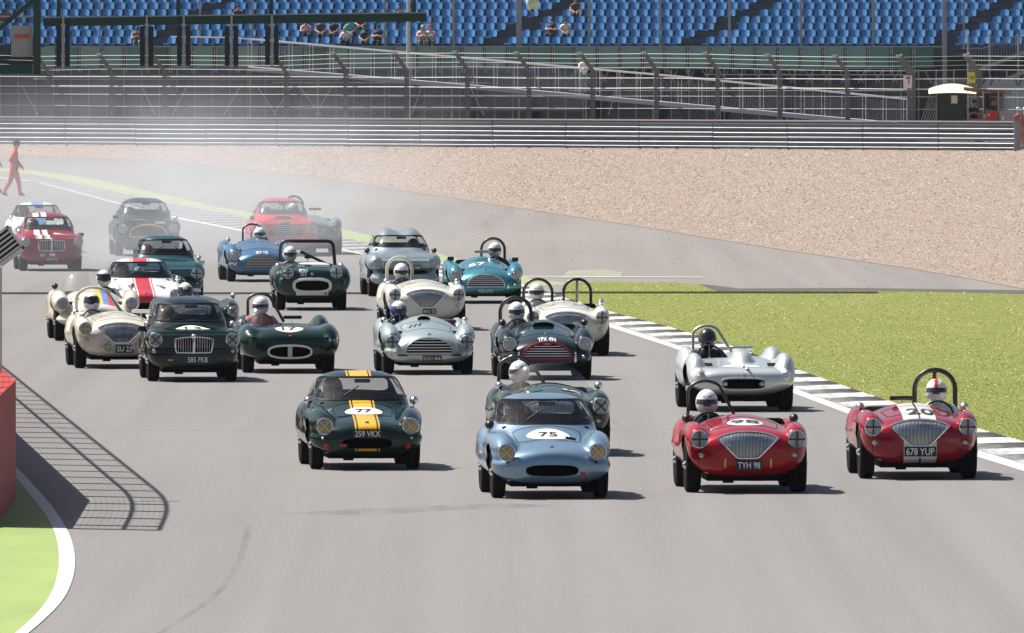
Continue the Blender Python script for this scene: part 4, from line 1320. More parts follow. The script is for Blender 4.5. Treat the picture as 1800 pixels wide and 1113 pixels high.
TY['tr'] = dict(
    W=[(-.62, .03), (-.61, .36), (-.57, .54), (-.48, .65), (-.38, .69), (0, .70), (.8, .69), (2.2, .70), (2.7, .6), (3.0, .4), (3.12, .03)],
    T=[(-.62, .56), (-.60, .70), (-.53, .785), (-.3, .825), (.2, .865), (.9, .92), (1.2, .88), (2.2, .84), (2.8, .68), (3.12, .5)],
    B=[(-.62, .40), (-.59, .31), (-.5, .25), (-.2, .2), (2.3, .2), (2.8, .3), (3.12, .42)],
    C=[(-.62, .5), (0, .52), (3.1, .5)], tuck=[(-.62, .1), (3, .1)], nt=2.8, nb=3.4,
    fend=[fr([-.50, -.47, -.4, -.2, .1, .5, 1.0, 1.4], [.61, .61, .605, .6, .6, .61, .6, .6], [.56, .56, .58, .61, .62, .61, .58, .55], [.01, .07, .12, .15, .155, .15, .12, .02], [.01, .10, .17, .22, .24, .22, .16, .02], k=.05),
          fr([-.60, -.575, -.52, -.3, 0, .2], [.465] * 6, [.72] * 6, [.01, .09, .115, .115, .1, .02], [.01, .09, .115, .115, .1, .02], k=.04),
          fr([1.4, 1.8, 2.3, 2.75, 3.0], [.58, .59, .58, .52, .42], [.58, .6, .6, .56, .5], [.02, .12, .14, .11, .01], [.02, .2, .24, .17, .01], k=.07)],
    wb=2.235, track=.585, tr=.325, tw=.17, arch=.36, hl=(.465, .72, .102), cock=(1.15, 1.95, .54), plate_z=.42)
TY['sports'] = dict(
    W=[(-.78, .03), (-.77, .36), (-.73, .53), (-.64, .66), (-.45, .745), (-.1, .78), (.6, .76), (1.4, .76), (2.2, .79), (2.6, .72), (2.95, .5), (3.05, .03)],
    T=[(-.78, .47), (-.765, .55), (-.72, .61), (-.60, .67), (-.40, .715), (-.1, .74), (.3, .75), (.9, .765), (1.2, .74), (2.2, .74), (2.7, .66), (3.05, .45)],
    B=[(-.78, .35), (-.75, .26), (-.66, .21), (-.3, .19), (2.3, .19), (2.8, .28), (3.05, .4)],
    C=[(-.78, .4), (0, .46), (3, .46)], tuck=[(-.78, .05), (3, .08)], nt=3.0, nb=3.4,
    fend=[fr([-.66, -.63, -.5, -.25, .05, .45, .9, 1.2], [.6, .6, .61, .625, .63, .63, .62, .6], [.5, .5, .53, .55, .56, .55, .53, .5], [.01, .07, .13, .155, .16, .15, .12, .02], [.01, .08, .17, .21, .22, .21, .16, .02], k=.09),
          fr([1.45, 1.7, 2.1, 2.5, 2.95], [.6, .6, .6, .58, .5], [.58, .6, .6, .6, .55], [.02, .14, .17, .14, .01], [.02, .22, .28, .22, .01], k=.07)],
    wb=2.25, track=.635, tr=.32, tw=.18, arch=.35, hl=None, cock=(1.05, 1.75, .5), plate_z=.3)
TY['barchetta'] = dict(
    W=[(-.78, .03), (-.77, .38), (-.73, .55), (-.64, .67), (-.45, .74), (-.1, .75), (.6, .72), (1.4, .72), (2.2, .76), (2.6, .70), (2.95, .5), (3.05, .03)],
    T=[(-.78, .44), (-.76, .53), (-.68, .59), (-.5, .625), (-.2, .645), (.3, .69), (.9, .74), (1.2, .72), (2.2, .74), (2.7, .66), (3.05, .45)],
    B=[(-.78, .36), (-.75, .29), (-.66, .26), (-.3, .22), (2.3, .19), (2.8, .28), (3.05, .4)],
    C=[(-.78, .41), (0, .46), (3, .46)], tuck=[(-.78, .25), (0, .12), (3, .1)], nt=3.6, nb=2.8,
    fend=[fr([-.42, -.38, -.25, -.05, .2, .55, .9, 1.15], [.635, .635, .64, .645, .645, .64, .63, .6], [.52, .54, .57, .58, .58, .57, .53, .5], [.01, .07, .12, .14, .145, .13, .1, .02], [.01, .12, .20, .245, .25, .21, .12, .02], k=.06),
          fr([1.45, 1.7, 2.1, 2.5, 2.95], [.61, .61, .62, .6, .5], [.58, .6, .6, .6, .55], [.02, .13, .16, .14, .01], [.02, .22, .28, .22, .01], k=.06),
          fr([.05, .12, .3, .6, .9, 1.1], [.06] * 6, [.66, .68, .72, .74, .74, .74], [.01, .08, .14, .16, .14, .05], [.01, .06, .12, .13, .11, .03], k=.04, one=True)],
    wb=2.25, track=.65, tr=.32, tw=.19, arch=.36, hl=None, cock=(1.05, 1.75, .5), plate_z=.3)

def derive(base, **kw):
    import copy
    d = copy.deepcopy(TY[base]); d.update(kw); return d
def stretch_prof(tab, sx=1.0, add=0.0): return [(a, b * sx + add) for a, b in tab]
# wider saloon-like coupe with an upright cabin
d = derive('mga')
for q in ('W',): d[q] = stretch_prof(d[q], 1.10)
d['T'] = stretch_prof(d['T'], 1.0, .05); d['C'] = stretch_prof(d['C'], 1, .02)
for f_ in d['fend']: f_['x'] = stretch_prof(f_['x'], 1.08); f_['z'] = stretch_prof(f_['z'], 1, .03); f_['rx'] = stretch_prof(f_['rx'], 1.1); f_['rz'] = stretch_prof(f_['rz'], 1.05)
d['cab'] = dict(w=[(.5, .63), (1.0, .635), (1.6, .65), (2.2, .6), (2.7, .45)], r=[(.62, .86), (.74, .93), (.85, 1.02), (1.10, 1.24), (1.3, 1.32), (1.6, 1.36), (2.0, 1.32), (2.45, 1.12), (2.85, .88), (2.95, .8)], zb=.80, p=3.4, q=2.3, bow=.13, k=.04)
d.update(track=.66, hl=(.60, .66, .105), wb=2.5, tr=.34, arch=.375, nb=3.2)
TY['gt'] = d
# aceca-like coupe on the open two-seater's hull
d = derive('ac')
d['cab'] = dict(w=[(.5, .59), (1.0, .60), (1.6, .61), (2.2, .57), (2.8, .4)], r=[(.62, .84), (.76, .92), (.82, .98), (1.06, 1.20), (1.25, 1.28), (1.6, 1.32), (2.0, 1.27), (2.4, 1.1), (2.75, .86), (2.85, .8)], zb=.78, p=3.6, q=2.3, bow=.13, k=.035)
d.pop('cock'); TY['aceca'] = d
# rounded silver coupe with a double-bubble roof
d = derive('ac')
d['T'] = stretch_prof(d['T'], 1.0, .05); d['B'] = stretch_prof(d['B'], 1.0, .03)
d['fend'][0]['z'] = stretch_prof(d['fend'][0]['z'], 1.0, .09); d['fend'][0]['rz'] = stretch_prof(d['fend'][0]['rz'], .88)
d['cab'] = dict(w=[(.5, .62), (1.0, .63), (1.6, .63), (2.2, .58), (2.8, .4)], r=[(.58, .88), (.70, .95), (.78, 1.0), (1.06, 1.22), (1.26, 1.30), (1.6, 1.36), (2.0, 1.27), (2.4, 1.1), (2.75, .88), (2.85, .8)], zb=.82, p=3.2, q=2.2, bow=.16, k=.035, bub=.09)
d.pop('cock'); d.update(hl=(.555, .68, .105)); TY['bubble'] = d
# long-nosed open two-seater with high rounded wings
d = derive('ac')
d['fend'][0]['z'] = stretch_prof(d['fend'][0]['z'], 1.0, .08); d['fend'][0]['rz'] = stretch_prof(d['fend'][0]['rz'], .98); d['fend'][0]['x'] = stretch_prof(d['fend'][0]['x'], 1.03)
d['B'] = stretch_prof(d['B'], 1.0, .05); d['tuck'] = [(-.7, .3), (0, .15), (3, .1)]
d.update(hl=(.60, .66, .105), nb=2.6); TY['roadster'] = d
# wider sister of the open two-seater for the hidden green car
d = derive('healey'); d['T'] = stretch_prof(d['T'], 1.0, .03); d['fend'][0]['z'] = stretch_prof(d['fend'][0]['z'], 1.0, .05); TY['healey_high'] = d

# ------------------------------------------------------------------ shared car parts
def two_sided(m):
    """paint outside, dark bare trim on the inner side of the shell"""
    N, L = m.node_tree.nodes, m.node_tree.links
    b = N['Principled BSDF']; src = b.inputs['Base Color']
    ge = N.new('ShaderNodeNewGeometry'); mx = N.new('ShaderNodeMix'); mx.data_type = 'RGBA'
    if src.is_linked: L.new(src.links[0].from_socket, mx.inputs[6])
    else: mx.inputs[6].default_value = src.default_value
    mx.inputs[7].default_value = (.015, .015, .016, 1)
    L.new(ge.outputs['Backfacing'], mx.inputs[0]); L.new(mx.outputs[2], src)
    inv = N.new('ShaderNodeMath'); inv.operation = 'MULTIPLY_ADD'; inv.inputs[1].default_value = -b.inputs['Coat Weight'].default_value; inv.inputs[2].default_value = b.inputs['Coat Weight'].default_value
    L.new(ge.outputs['Backfacing'], inv.inputs[0]); L.new(inv.outputs[0], b.inputs['Coat Weight'])
    inv2 = N.new('ShaderNodeMath'); inv2.operation = 'MULTIPLY_ADD'; inv2.inputs[1].default_value = -b.inputs['Metallic'].default_value; inv2.inputs[2].default_value = b.inputs['Metallic'].default_value
    L.new(ge.outputs['Backfacing'], inv2.inputs[0]); L.new(inv2.outputs[0], b.inputs['Metallic'])
    return m

PA = {}
for n_, c_, me_, ro_ in (('dark_green', (.0025, .019, .014), 0, .25), ('race_green', (.0025, .020, .0145), 0, .25), ('ice_blue', (.22, .34, .46), .6, .3), ('red', (.34, .003, .012), 0, .25), ('deep_red', (.26, .004, .017), 0, .25),
                        ('cream', (.66, .62, .50), 0, .3), ('silver', (.60, .63, .62), .5, .32), ('silver_green', (.42, .50, .49), .5, .3), ('teal', (.05, .25, .32), .45, .28), ('ac_blue', (.05, .14, .26), .3, .28),
                        ('teal_dark', (.018, .075, .085), .2, .28), ('white', (.74, .74, .73), 0, .3), ('steel_blue', (.30, .36, .40), .45, .32), ('tr_green', (.007, .036, .027), 0, .28), ('bright_red', (.50, .018, .03), 0, .26),
                        ('offwhite', (.68, .66, .58), 0, .3), ('navy_green', (.002, .0145, .0145), 0, .28), ('sage', (.10, .17, .15), .1, .3)):
    PA[n_] = two_sided(paint(n_, c_, me_, ro_))
M_WHITE2 = two_sided(pbr('white_stripe_paint', (.74, .73, .68), .3, coat=.5))
M_YEL2 = two_sided(pbr('yellow_stripe_two', (.86, .42, .008), .3, coat=.5))
M_RED2 = two_sided(pbr('red_stripe_two', (.55, .02, .035), .3, coat=.5))
M_BLUE2 = two_sided(pbr('blue_stripe_two', (.12, .30, .62), .3, coat=.5))
M_GREEN2 = two_sided(pbr('bonnet_band_green', (.004, .055, .04), .4))
M_TRI = [two_sided(pbr('tri_' + n_, c_, .4)) for n_, c_ in (('yellow', (.80, .50, .02)), ('blue', (.10, .25, .65)), ('red', (.62, .04, .05)))]
M_GRILLE = pbr('grille_bright', (.66, .68, .72), .28, .95)
M_HOLE = pbr('grille_dark', (.002, .002, .0025), .9, spec=0.02)

_WM = {}
def wheel_meshes(tr, tw):
    key = (tr, tw)
    if key in _WM: return _WM[key]
    Mx = Matrix.Rotation(R(90), 4, 'Y')
    h = tw / 2; ri = tr * .66
    prof = [(ri, -h * .82), (ri + .02, -h), (tr * .86, -h * 1.04), (tr * .97, -h * .86), (tr, -h * .6)]
    for g in (-.36, 0, .36):      # tread grooves
        prof += [(tr, h * (g - .09)), (tr - .005, h * (g - .06)), (tr - .005, h * (g + .06)), (tr, h * (g + .09))]
    prof += [(tr, h * .6), (tr * .97, h * .86), (tr * .86, h * 1.04), (ri + .02, h), (ri, h * .82)]
    ty = MB().lathe(prof, 40, Mx).mesh('tyre', True, 40)
    m = MB()
    for sd in (1,):
        m.lathe([(ri + .004, -h * .8), (ri + .008, -h * .86), (ri - .015, -h * .75), (ri - .03, -h * .2), (ri - .03, h * .2), (ri - .015, h * .75), (ri + .008, h * .86), (ri + .004, h * .8)], 32, Mx)
    rim = m.mesh('rim', True, 40)
    m = MB()
    for k_ in range(24):
        a = 2 * math.pi * k_ / 24; b = a + (.28 if k_ % 2 else -.28)
        for e in (-1, 1):
            p = Vector((e * h * .55, math.cos(a) * .05, math.sin(a) * .05)); q = Vector((e * -h * .1, math.cos(b) * (ri - .02), math.sin(b) * (ri - .02)))
            m.bar(p, q, .006)
    m.lathe([(.05, -h * .8), (.055, h * .8)], 16, Mx)
    sp = m.mesh('spokes')
    m = MB()
    m.lathe([(.05, h * .8), (.045, h * 1.05), (.02, h * 1.3), (.001, h * 1.32)], 16, Mx)
    m.box((h * 1.12, 0, 0), (.02, .15, .025)); m.box((h * 1.12, 0, 0), (.02, .03, .05))
    kn = m.mesh('knock_off', True, 30)
    _WM[key] = (ty, rim, sp, kn)
    return _WM[key]

def lamp_meshes():
    Mx = Matrix.Rotation(R(90), 4, 'X')       # lathe axis +Z -> -Y (forward)
    ring = MB().lathe([(1.0, -1.1), (1.04, -.05), (1.03, .06), (.97, .11), (.92, .08), (.9, .02)], 32, Mx).mesh('bezel', True, 40)
    lens = MB().lathe([(.93, .03), (.85, .10), (.65, .19), (.4, .25), (.2, .275), (.0001, .28)], 32, Mx).mesh('lens', True, 60)
    return ring, lens
LAMP = lamp_meshes()
def tape_mesh(kind, r):
    m = MB()
    dirs = ((1, 0), (0, 1)) if kind == '+' else ((.707, .707), (.707, -.707))
    for dx, dz in dirs:
        n = 8; w = .085
        V = []
        for i in range(n + 1):
            t = (i / n * 2 - 1) * 1.0; rr = abs(t); yy = -(.28 * (1 - rr * rr) + .05 * rr * rr + .02)
            for s_ in (-1, 1): V.append(((dx * t - dz * w * s_) * r, yy * r, (dz * t + dx * w * s_) * r))
        F = [(2 * i, 2 * i + 1, 2 * i + 3, 2 * i + 2) for i in range(n)]
        m.add(V, F)
        V2 = [(a, b - .003, c) for a, b, c in V]; m.add(V2, F)
    return m.mesh('tape_cross')
TAPE = {k_: tape_mesh(k_, 1.0) for k_ in '+x'}

def mirror_part(root, x, y, z, mat, kind='bullet', base_z=None):
    m = MB()
    o = None
    if kind == 'bullet':
        Mx = Matrix.Rotation(R(90), 4, 'X')
        m.lathe([(.0001, .075), (.02, .07), (.042, .045), (.052, .01), (.055, -.02), (.05, -.035), (.0001, -.036)], 18, Mx)
        o = m.build('mirror', mat, root, True, loc=(x, y, z))
    elif kind == 'wide':
        m.add(*rounded_box(.30, .05, .055, .02)); o = m.build('mirror', mat, root, True, loc=(x, y, z))
    else:
        m.add(*rounded_box(.13, .05, .085, .02)); o = m.build('mirror', mat, root, True, loc=(x, y, z))
    bz = (base_z if base_z is not None else z - .12)
    MB().tube([(0, .01, -.03), (0, .01, bz - z)], .009, 6).build('stalk', M_CHROME, o)
    return o

def rounded_box(w, d, h, r, n=2):
    bm = bmesh.new(); bmesh.ops.create_cube(bm, size=1.0)
    for v in bm.verts: v.co = Vector((v.co.x * w, v.co.y * d, v.co.z * h))
    bmesh.ops.bevel(bm, geom=list(bm.edges), offset=min(r, w * .45, d * .45, h * .45), segments=n, affect='EDGES', profile=.5)
    V = [v.co.copy() for v in bm.verts]; F = [[v.index for v in f.verts] for f in bm.faces]
    bm.free()
    return V, F

WSD = {'elite': (.848, .585, 1.122, .49, .08), 'mga': (.915, .545, 1.18, .48, .08), 'gt': (.985, .56, 1.27, .48, .08), 'aceca': (.955, .545, 1.24, .47, .08), 'bubble': (.985, .57, 1.215, .47, .08)}
MOUTH = {
    'healey': [(-.365, .655), (-.30, .69), (-.2, .718), (-.1, .733), (0, .738), (.1, .733), (.2, .718), (.30, .69), (.365, .655), (.24, .535), (.13, .425), (.09, .415), (-.09, .415), (-.13, .425), (-.24, .535)],
    'ac': rounded([(-.365, .32), (-.37, .40), (-.33, .47), (-.25, .53), (-.13, .573), (0, .585), (.13, .573), (.25, .53), (.33, .47), (.37, .40), (.365, .32)], .02, 2),
    'mga': [(x_, z_ - .05) for x_, z_ in [(-.295, .715), (-.2, .738), (-.05, .748), (0, .738), (.05, .748), (.2, .738), (.295, .715), (.29, .60), (.27, .515), (.25, .503), (.02, .500), (-.02, .5), (-.25, .503), (-.27, .515), (-.29, .60)]],
    'tr': superell(0, .48, .35, .125, 3.0), 'oval': superell(0, .345, .34, .10, 2.6), 'stadium': superell(0, .40, .315, .085, 4.0),
    'elite': superell(0, .335, .31, .066, 3.0), 'slot': superell(0, .50, .45, .04, 3.5), 'wide': superell(0, .42, .34, .075, 2.4),
    'aston': rounded([(-.15, .80), (.15, .80), (.22, .46), (-.22, .46)], .05, 4),
    'arch': rounded([(-.43, .46), (-.42, .62), (-.3, .70), (-.12, .74), (.12, .74), (.3, .70), (.42, .62), (.43, .46)], .06, 3)}
_BODY = {}

def build_car(c):
    d = TY[c['type']]
    sh = Shape(d)
    loc = G(c['px'], c['py'])
    yaw = R(c.get('app', 3.4)) - math.atan2(loc.x, loc.y)
    root = empty(c.get('name', 'racing_car'), loc, yaw)
    tag(root, c['label'], 'car', 'vintage racing cars coming down the track')
    pm = PA[c['paint']]
    stripes = c.get('stripes', [])
    feats = []
    mouth = MOUTH[c['mouth']] if c.get('mouth') else None
    if mouth:
        feats.append(dict(proj='front', sdf=lambda a, b: poly_sdf(mouth, a, b), sel=lambda P: (P[:, 1] < -.25) & (P[:, 2] < .9), h=.016))
    for yc in (0, d['wb']):
        zc = d['tr']; ra = d['arch']
        feats.append(dict(proj='side', sdf=lambda a, b, yc=yc, zc=zc, ra=ra: np.hypot(a - yc, b - zc) - ra, sel=lambda P: np.abs(P[:, 0]) > .45, h=.024))
    cock = d.get('cock')
    if cock:
        ck = rounded([(-cock[2], cock[0] + .05), (-.2, cock[0]), (.2, cock[0]), (cock[2], cock[0] + .05), (cock[2] * .97, cock[1]), (-cock[2] * .97, cock[1])], .16, 4)
        if c.get('half'):     # only the driver's side is open
            sx = 1 if c['driver']['x'] > 0 else -1
            ck = rounded([(sx * .05, cock[0] + .02), (sx * cock[2], cock[0] + .05), (sx * cock[2] * .97, cock[1]), (sx * .05, cock[1])], .14, 4)
        feats.append(dict(proj='top', sdf=lambda a, b: poly_sdf(ck, a, b), sel=lambda P: P[:, 2] > .6, h=.024))
    ws = WSD.get(c['type']) if d.get('cab') else None
    if ws:
        cab = d['cab']; ym = (cab['r'][0][0] + cab['r'][-1][0]) / 2
        zb, hb_, zt, ht, rr = ws
        wsp = rounded([(-hb_, zb), (hb_, zb), (ht, zt), (-ht, zt)], rr, 4)
        feats.append(dict(proj='front', sdf=lambda a, b: poly_sdf(wsp, a, b), sel=lambda P: (P[:, 1] > .35) & (P[:, 1] < ym - .1), h=.016))
        rz0, rz1 = zb + (zt - zb) * .28, zb + (zt - zb) * .90
        rwp = rounded([(-hb_ * .78, rz0), (hb_ * .78, rz0), (ht * .85, rz1), (-ht * .85, rz1)], .06, 4)
        feats.append(dict(proj='front', sdf=lambda a, b: poly_sdf(rwp, a, b), sel=lambda P: P[:, 1] > ym + .1, h=.02))
        y_a = cab['r'][0][0]
        swp = rounded([(y_a + .55, zb + .03), (ym + .55, zb + .03), (ym + .30, zt - .03), (y_a + .82, zt - .03)], .06, 4)
        feats.append(dict(proj='side', sdf=lambda a, b: poly_sdf(swp, a, b), sel=lambda P: np.abs(P[:, 0]) > .25, h=.02))
    for e in sorted({v for s_ in stripes for v in s_[:2]}):
        feats.append(dict(proj='top', sdf=lambda a, b, e=e: a - e, sel=lambda P: (P[:, 2] > .25), h=.0068))
    key = (c['type'], c.get('mouth'), tuple(s_[:2] for s_ in stripes), c.get('half'), c.get('driver', {}).get('x', 0) > 0 if c.get('half') else None)
    if key in _BODY: P, F = _BODY[key]
    else:
        rk = ('raw', c['type'], bool(stripes))
        if rk not in _BODY: _BODY[rk] = wrap(sh, nu=112 if stripes else 54)
        P, F = _BODY[rk]; P = snap(sh, P.copy(), feats)
        _BODY[key] = (P, F)
    bvh = BVHTree.FromPolygons([Vector(v) for v in P], [tuple(int(i) for i in f) for f in F])
    def hf(x, z, y0=-3.0):
        h_ = bvh.ray_cast(Vector((x, y0, z)), Vector((0, 1, 0)))
        return h_[0].y if h_[0] is not None else -.3
    def ht_(x, y):
        h_ = bvh.ray_cast(Vector((x, y, 3.0)), Vector((0, 0, -1)))
        return (h_[0].z, h_[1]) if h_[0] is not None else (.7, Vector((0, 0, 1)))
    Cn = P[F].mean(1)
    keep = np.ones(len(F), bool)
    # wheel openings
    for yc in (0, d['wb']):
        keep &= ~((np.abs(Cn[:, 0]) > .44) & (np.hypot(Cn[:, 1] - yc, Cn[:, 2] - d['tr']) < d['arch']))
    if mouth:
        mk = (poly_sdf(mouth, Cn[:, 0], Cn[:, 2]) < 0) & (Cn[:, 1] < -.25)
        if mk.any():
            me = sub_mesh('grille_opening', P + np.array([0, .05, 0]), F, mk)
            gr_open = me
        keep &= ~mk
    if cock:
        keep &= ~((poly_sdf(ck, Cn[:, 0], Cn[:, 1]) < 0) & (Cn[:, 2] > .55))
    glass = []
    if ws:
        m1 = (poly_sdf(wsp, Cn[:, 0], Cn[:, 2]) < 0) & (Cn[:, 1] > .35) & (Cn[:, 1] < ym - .1)
        m2 = (poly_sdf(rwp, Cn[:, 0], Cn[:, 2]) < 0) & (Cn[:, 1] > ym + .1)
        m3 = (poly_sdf(swp, Cn[:, 1], Cn[:, 2]) < 0) & (np.abs(Cn[:, 0]) > .25)
        for nm, mk in (('windscreen', m1), ('rear_window', m2), ('side_window', m3 & (Cn[:, 0] < 0)), ('side_window', m3 & (Cn[:, 0] > 0))):
            if mk.any(): glass.append((nm, mk))
            keep &= ~mk
    # body with painted stripes
    kf = np.where(keep)[0]
    me = sub_mesh('body', P, F, keep)
    me.materials.append(pm)
    mi = np.zeros(len(kf), np.int32); cc = Cn[kf]
    for si, s_ in enumerate(stripes):
        me.materials.append(s_[2])
        zmin = s_[3] if len(s_) > 3 else .30
        ymax = s_[4] if len(s_) > 4 else 9
        ymin = s_[5] if len(s_) > 5 else -9
        on = (cc[:, 0] > s_[0]) & (cc[:, 0] < s_[1]) & (cc[:, 2] > zmin) & (cc[:, 1] < ymax) & (cc[:, 1] > ymin)
        mi[on] = si + 1
    me.polygons.foreach_set('material_index', mi)
    body = link('body', me, root)
    for nm, mk in glass:
        o = link(nm, sub_mesh(nm, P, F, mk), root, M_GLASS)
        if nm == 'windscreen':
            pts = []
            for i in range(len(wsp)):
                a_, b_ = wsp[i], wsp[(i + 1) % len(wsp)]
                ns = max(1, int(math.hypot(b_[0] - a_[0], b_[1] - a_[1]) / .05))
                for q in range(ns):
                    x, z = a_[0] + (b_[0] - a_[0]) * q / ns, a_[1] + (b_[1] - a_[1]) * q / ns
                    pts.append(Vector((x, hf(x, z) - .001, z)))
            MB().tube(pts, .013, 6, closed=True).build('trim', c.get('trim', M_BLACK), o, True)
        else:
            for l in boundary_loops(F[mk])[:1]:
                MB().tube([P[i] for i in l], .009, 6, closed=True).build('trim', c.get('trim', M_BLACK), o, True)
    # wheels and wells
    ty, rim, spk, kn = wheel_meshes(d['tr'], d['tw'])
    for yc in (0, d['wb']):
        for sx in (-1, 1):
            w = empty('wheel', (sx * d['track'], yc, d['tr'])); w.parent = root
            fl = (0, 0, 0 if sx > 0 else math.pi)
            link('tyre', ty, w, M_TYRE); link('rim', rim, w, c.get('rim', M_ALLOY)); link('spokes', spk, w, c.get('rim', M_ALLOY)); link('knock_off', kn, w, M_CHROME, rot=fl)
            m = MB(); V = []; Fq = []; na = 14
            for i in range(na + 1):
                a = R(8) + R(164) * i / na
                for xx in (.40, d['track'] + .05): V.append((sx * xx, yc + math.cos(a) * (d['arch'] + .004), d['tr'] + math.sin(a) * (d['arch'] + .004)))
                if i: Fq.append((2 * i - 2, 2 * i - 1, 2 * i + 1, 2 * i))
            Fq.append(tuple(range(0, 2 * na + 2, 2)))
            m.add(V, Fq); m.build('wheel_arch', M_DARK, root)
    m = MB(); m.tube([(-d['track'], 0, d['tr'] - .03), (d['track'], 0, d['tr'] - .03)], .03, 8); m.box((0, .35, .205), (.92, 1.3, .13)); m.box((.12, -.2, .17), (.2, .3, .06)); m.box((-.2, .0, .15), (.12, .2, .08)); m.bar((-.35, -.35, .2), (-.35, .4, .2), .05); m.bar((.35, -.35, .2), (.35, .4, .2), .05)
    m.build('axle', M_DARK, root)
    MB().tube([(-d['track'], d['wb'], d['tr']), (d['track'], d['wb'], d['tr'])], .04, 8).build('axle', M_DARK, root)
    # grille
    if mouth:
        g = link('grille', gr_open, root, M_HOLE)
        fm = c.get('frame', M_CHROME); fr_ = c.get('frame_r', .011)
        ring = [Vector((x, hf(x, z) - .002, z)) for x, z in mouth]
        sub = []
        for i in range(len(ring)):      # refine on the surface
            a, b = mouth[i], mouth[(i + 1) % len(mouth)]
            nseg = max(1, int(math.hypot(b[0] - a[0], b[1] - a[1]) / .04))
            for q in range(nseg):
                x, z = a[0] + (b[0] - a[0]) * q / nseg, a[1] + (b[1] - a[1]) * q / nseg
                sub.append(Vector((x, hf(x, z) - .002, z)))
        if fm is not None: MB().tube(sub, fr_, 8, closed=True).build('surround', fm, g, True)
        xs = [p[0] for p in mouth]; zs = [p[1] for p in mouth]
        def span_z(x):
            q = []
            for i in range(len(mouth)):
                (x1, z1), (x2, z2) = mouth[i], mouth[(i + 1) % len(mouth)]
                if (x1 > x) != (x2 > x): q.append(z1 + (z2 - z1) * (x - x1) / (x2 - x1))
            return (min(q), max(q)) if len(q) >= 2 else None
        def span_x(z):
            q = []
            for i in range(len(mouth)):
                (x1, z1), (x2, z2) = mouth[i], mouth[(i + 1) % len(mouth)]
                if (z1 > z) != (z2 > z): q.append(x1 + (x2 - x1) * (z - z1) / (z2 - z1))
            return (min(q), max(q)) if len(q) >= 2 else None
        bars = c.get('bars')
        if bars and bars[0] == 'v':
            n = bars[1]; one = MB()
            for i in range(n):
                x = min(xs) + (max(xs) - min(xs)) * (i + .5) / n; sp = span_z(x)
                if not sp: continue
                pts = []
                for q in range(7):
                    z = sp[0] + (sp[1] - sp[0]) * q / 6; pts.append(Vector((x, hf(x, z) + .012, z)))
                if n > 26: one.tube(pts, .0048, 5)
                else: MB().tube(pts, bars[2], 6).build('slat', M_GRILLE, g, True)
            if one.V:
                o = one.build('slats', M_GRILLE, g, True); o['kind'] = 'stuff'
        elif bars and bars[0] == 'h':
            n = bars[1]
            for i in range(n):
                z = min(zs) + (max(zs) - min(zs)) * (i + .5) / n; sp = span_x(z)
                if not sp: continue
                pts = []
                for q in range(13):
                    x = sp[0] + (sp[1] - sp[0]) * q / 12; pts.append(Vector((x, hf(x, z) + .012, z)))
                MB().tube(pts, bars[2], 6).build('bar', M_GRILLE, g, True)
        if c.get('mouth') == 'mga':
            MB().tube([Vector((0, hf(0, z) - .012, z)) for z in (.45, .51, .57, .63, .69)], .016, 8).build('centre_bar', M_CHROME, g, True)
            MB().lathe([(.0001, .03), (.03, .02), (.045, 0), (.03, -.02)], 8, Matrix.Translation((0, hf(0, .69) - .01, .70)) @ Matrix.Rotation(R(90), 4, 'X')).build('badge', M_CHROME, g)
    # headlamps
    hl = c.get('hl', d['hl'])
    if hl:
        for sx in (-1, 1):
            x, z, r_ = hl
            yy = min(hf(sx * x + q1 * r_ * .24, z + q2 * r_ * .24) for q1 in range(-4, 5) for q2 in range(-4, 5) if q1 * q1 + q2 * q2 < 17) - .003
            h_ = empty('headlamp', (sx * x, yy, z)); h_.parent = root
            h_.scale = (r_, r_, r_)
            h_.rotation_euler = (R(3), 0, R(2.0) * sx)
            link('bezel', LAMP[0], h_, c.get('bezel', M_CHROME)); link('lens', LAMP[1], h_, M_LENS)
            tp = c.get('tape')
            if tp: link('tape_cross', TAPE[tp[0]], h_, tp[1])
    for (x, z, r_, mt) in c.get('lamps', []):
        for sx in (-1, 1):
            yy = hf(sx * x, z) + .004
            MB().lathe([(r_, -.02), (r_, .012), (r_ * .85, .02), (r_ * .5, .03), (.0001, .034)], 16, Matrix.Rotation(R(90), 4, 'X')).build('sidelamp', mt, root, True, loc=(sx * x, yy, z))
    # plates and lettering on the nose
    for pl in ([c['plate']] if c.get('plate') else []) + c.get('plates', []):
        txt, z, h_, style = pl[:4]; px0 = pl[4] if len(pl) > 4 else 0.0; bend = pl[5] if len(pl) > 5 else 0.0
        V, Ff = text_mesh2d(txt, 1)
        wf = pl[6] if len(pl) > 6 else .78
        VV = V * h_; VV[:, 0] *= wf
        wt_ = VV[:, 0].max() - VV[:, 0].min()
        if style == 'plate':
            xe = wt_ / 2 + h_ * .28
            yb = min(hf(px0 + a_ * xe, z + b_ * h_ * .7) for a_ in (-1, 0, 1) for b_ in (-1, 1)) - .008
            p = MB().box((px0, yb, z), (2 * xe, .012, h_ * 1.5)).build('number_plate', M_PLATE_B, root)
            if c.get('plate_rim'): MB().tube([(px0 - xe, yb - .008, z - h_ * .75), (px0 + xe, yb - .008, z - h_ * .75), (px0 + xe, yb - .008, z + h_ * .75), (px0 - xe, yb - .008, z + h_ * .75)], .006, 4, closed=True).build('plate_edge', M_PLATE_T, p)
            link('lettering', mesh_np('lettering', [(x + px0, yb - .009, z + v) for x, v in VV], Ff), p, M_PLATE_T)
        else:
            Q = []
            for x, v in VV:
                zz = z + v + bend * (1 - (x / (wt_ / 2)) ** 2) - bend
                Q.append((x + px0, hf(x + px0, zz) - .006, zz))
            link('plate_lettering', mesh_np('plate_lettering', Q, Ff), root, M_PLATE_T)
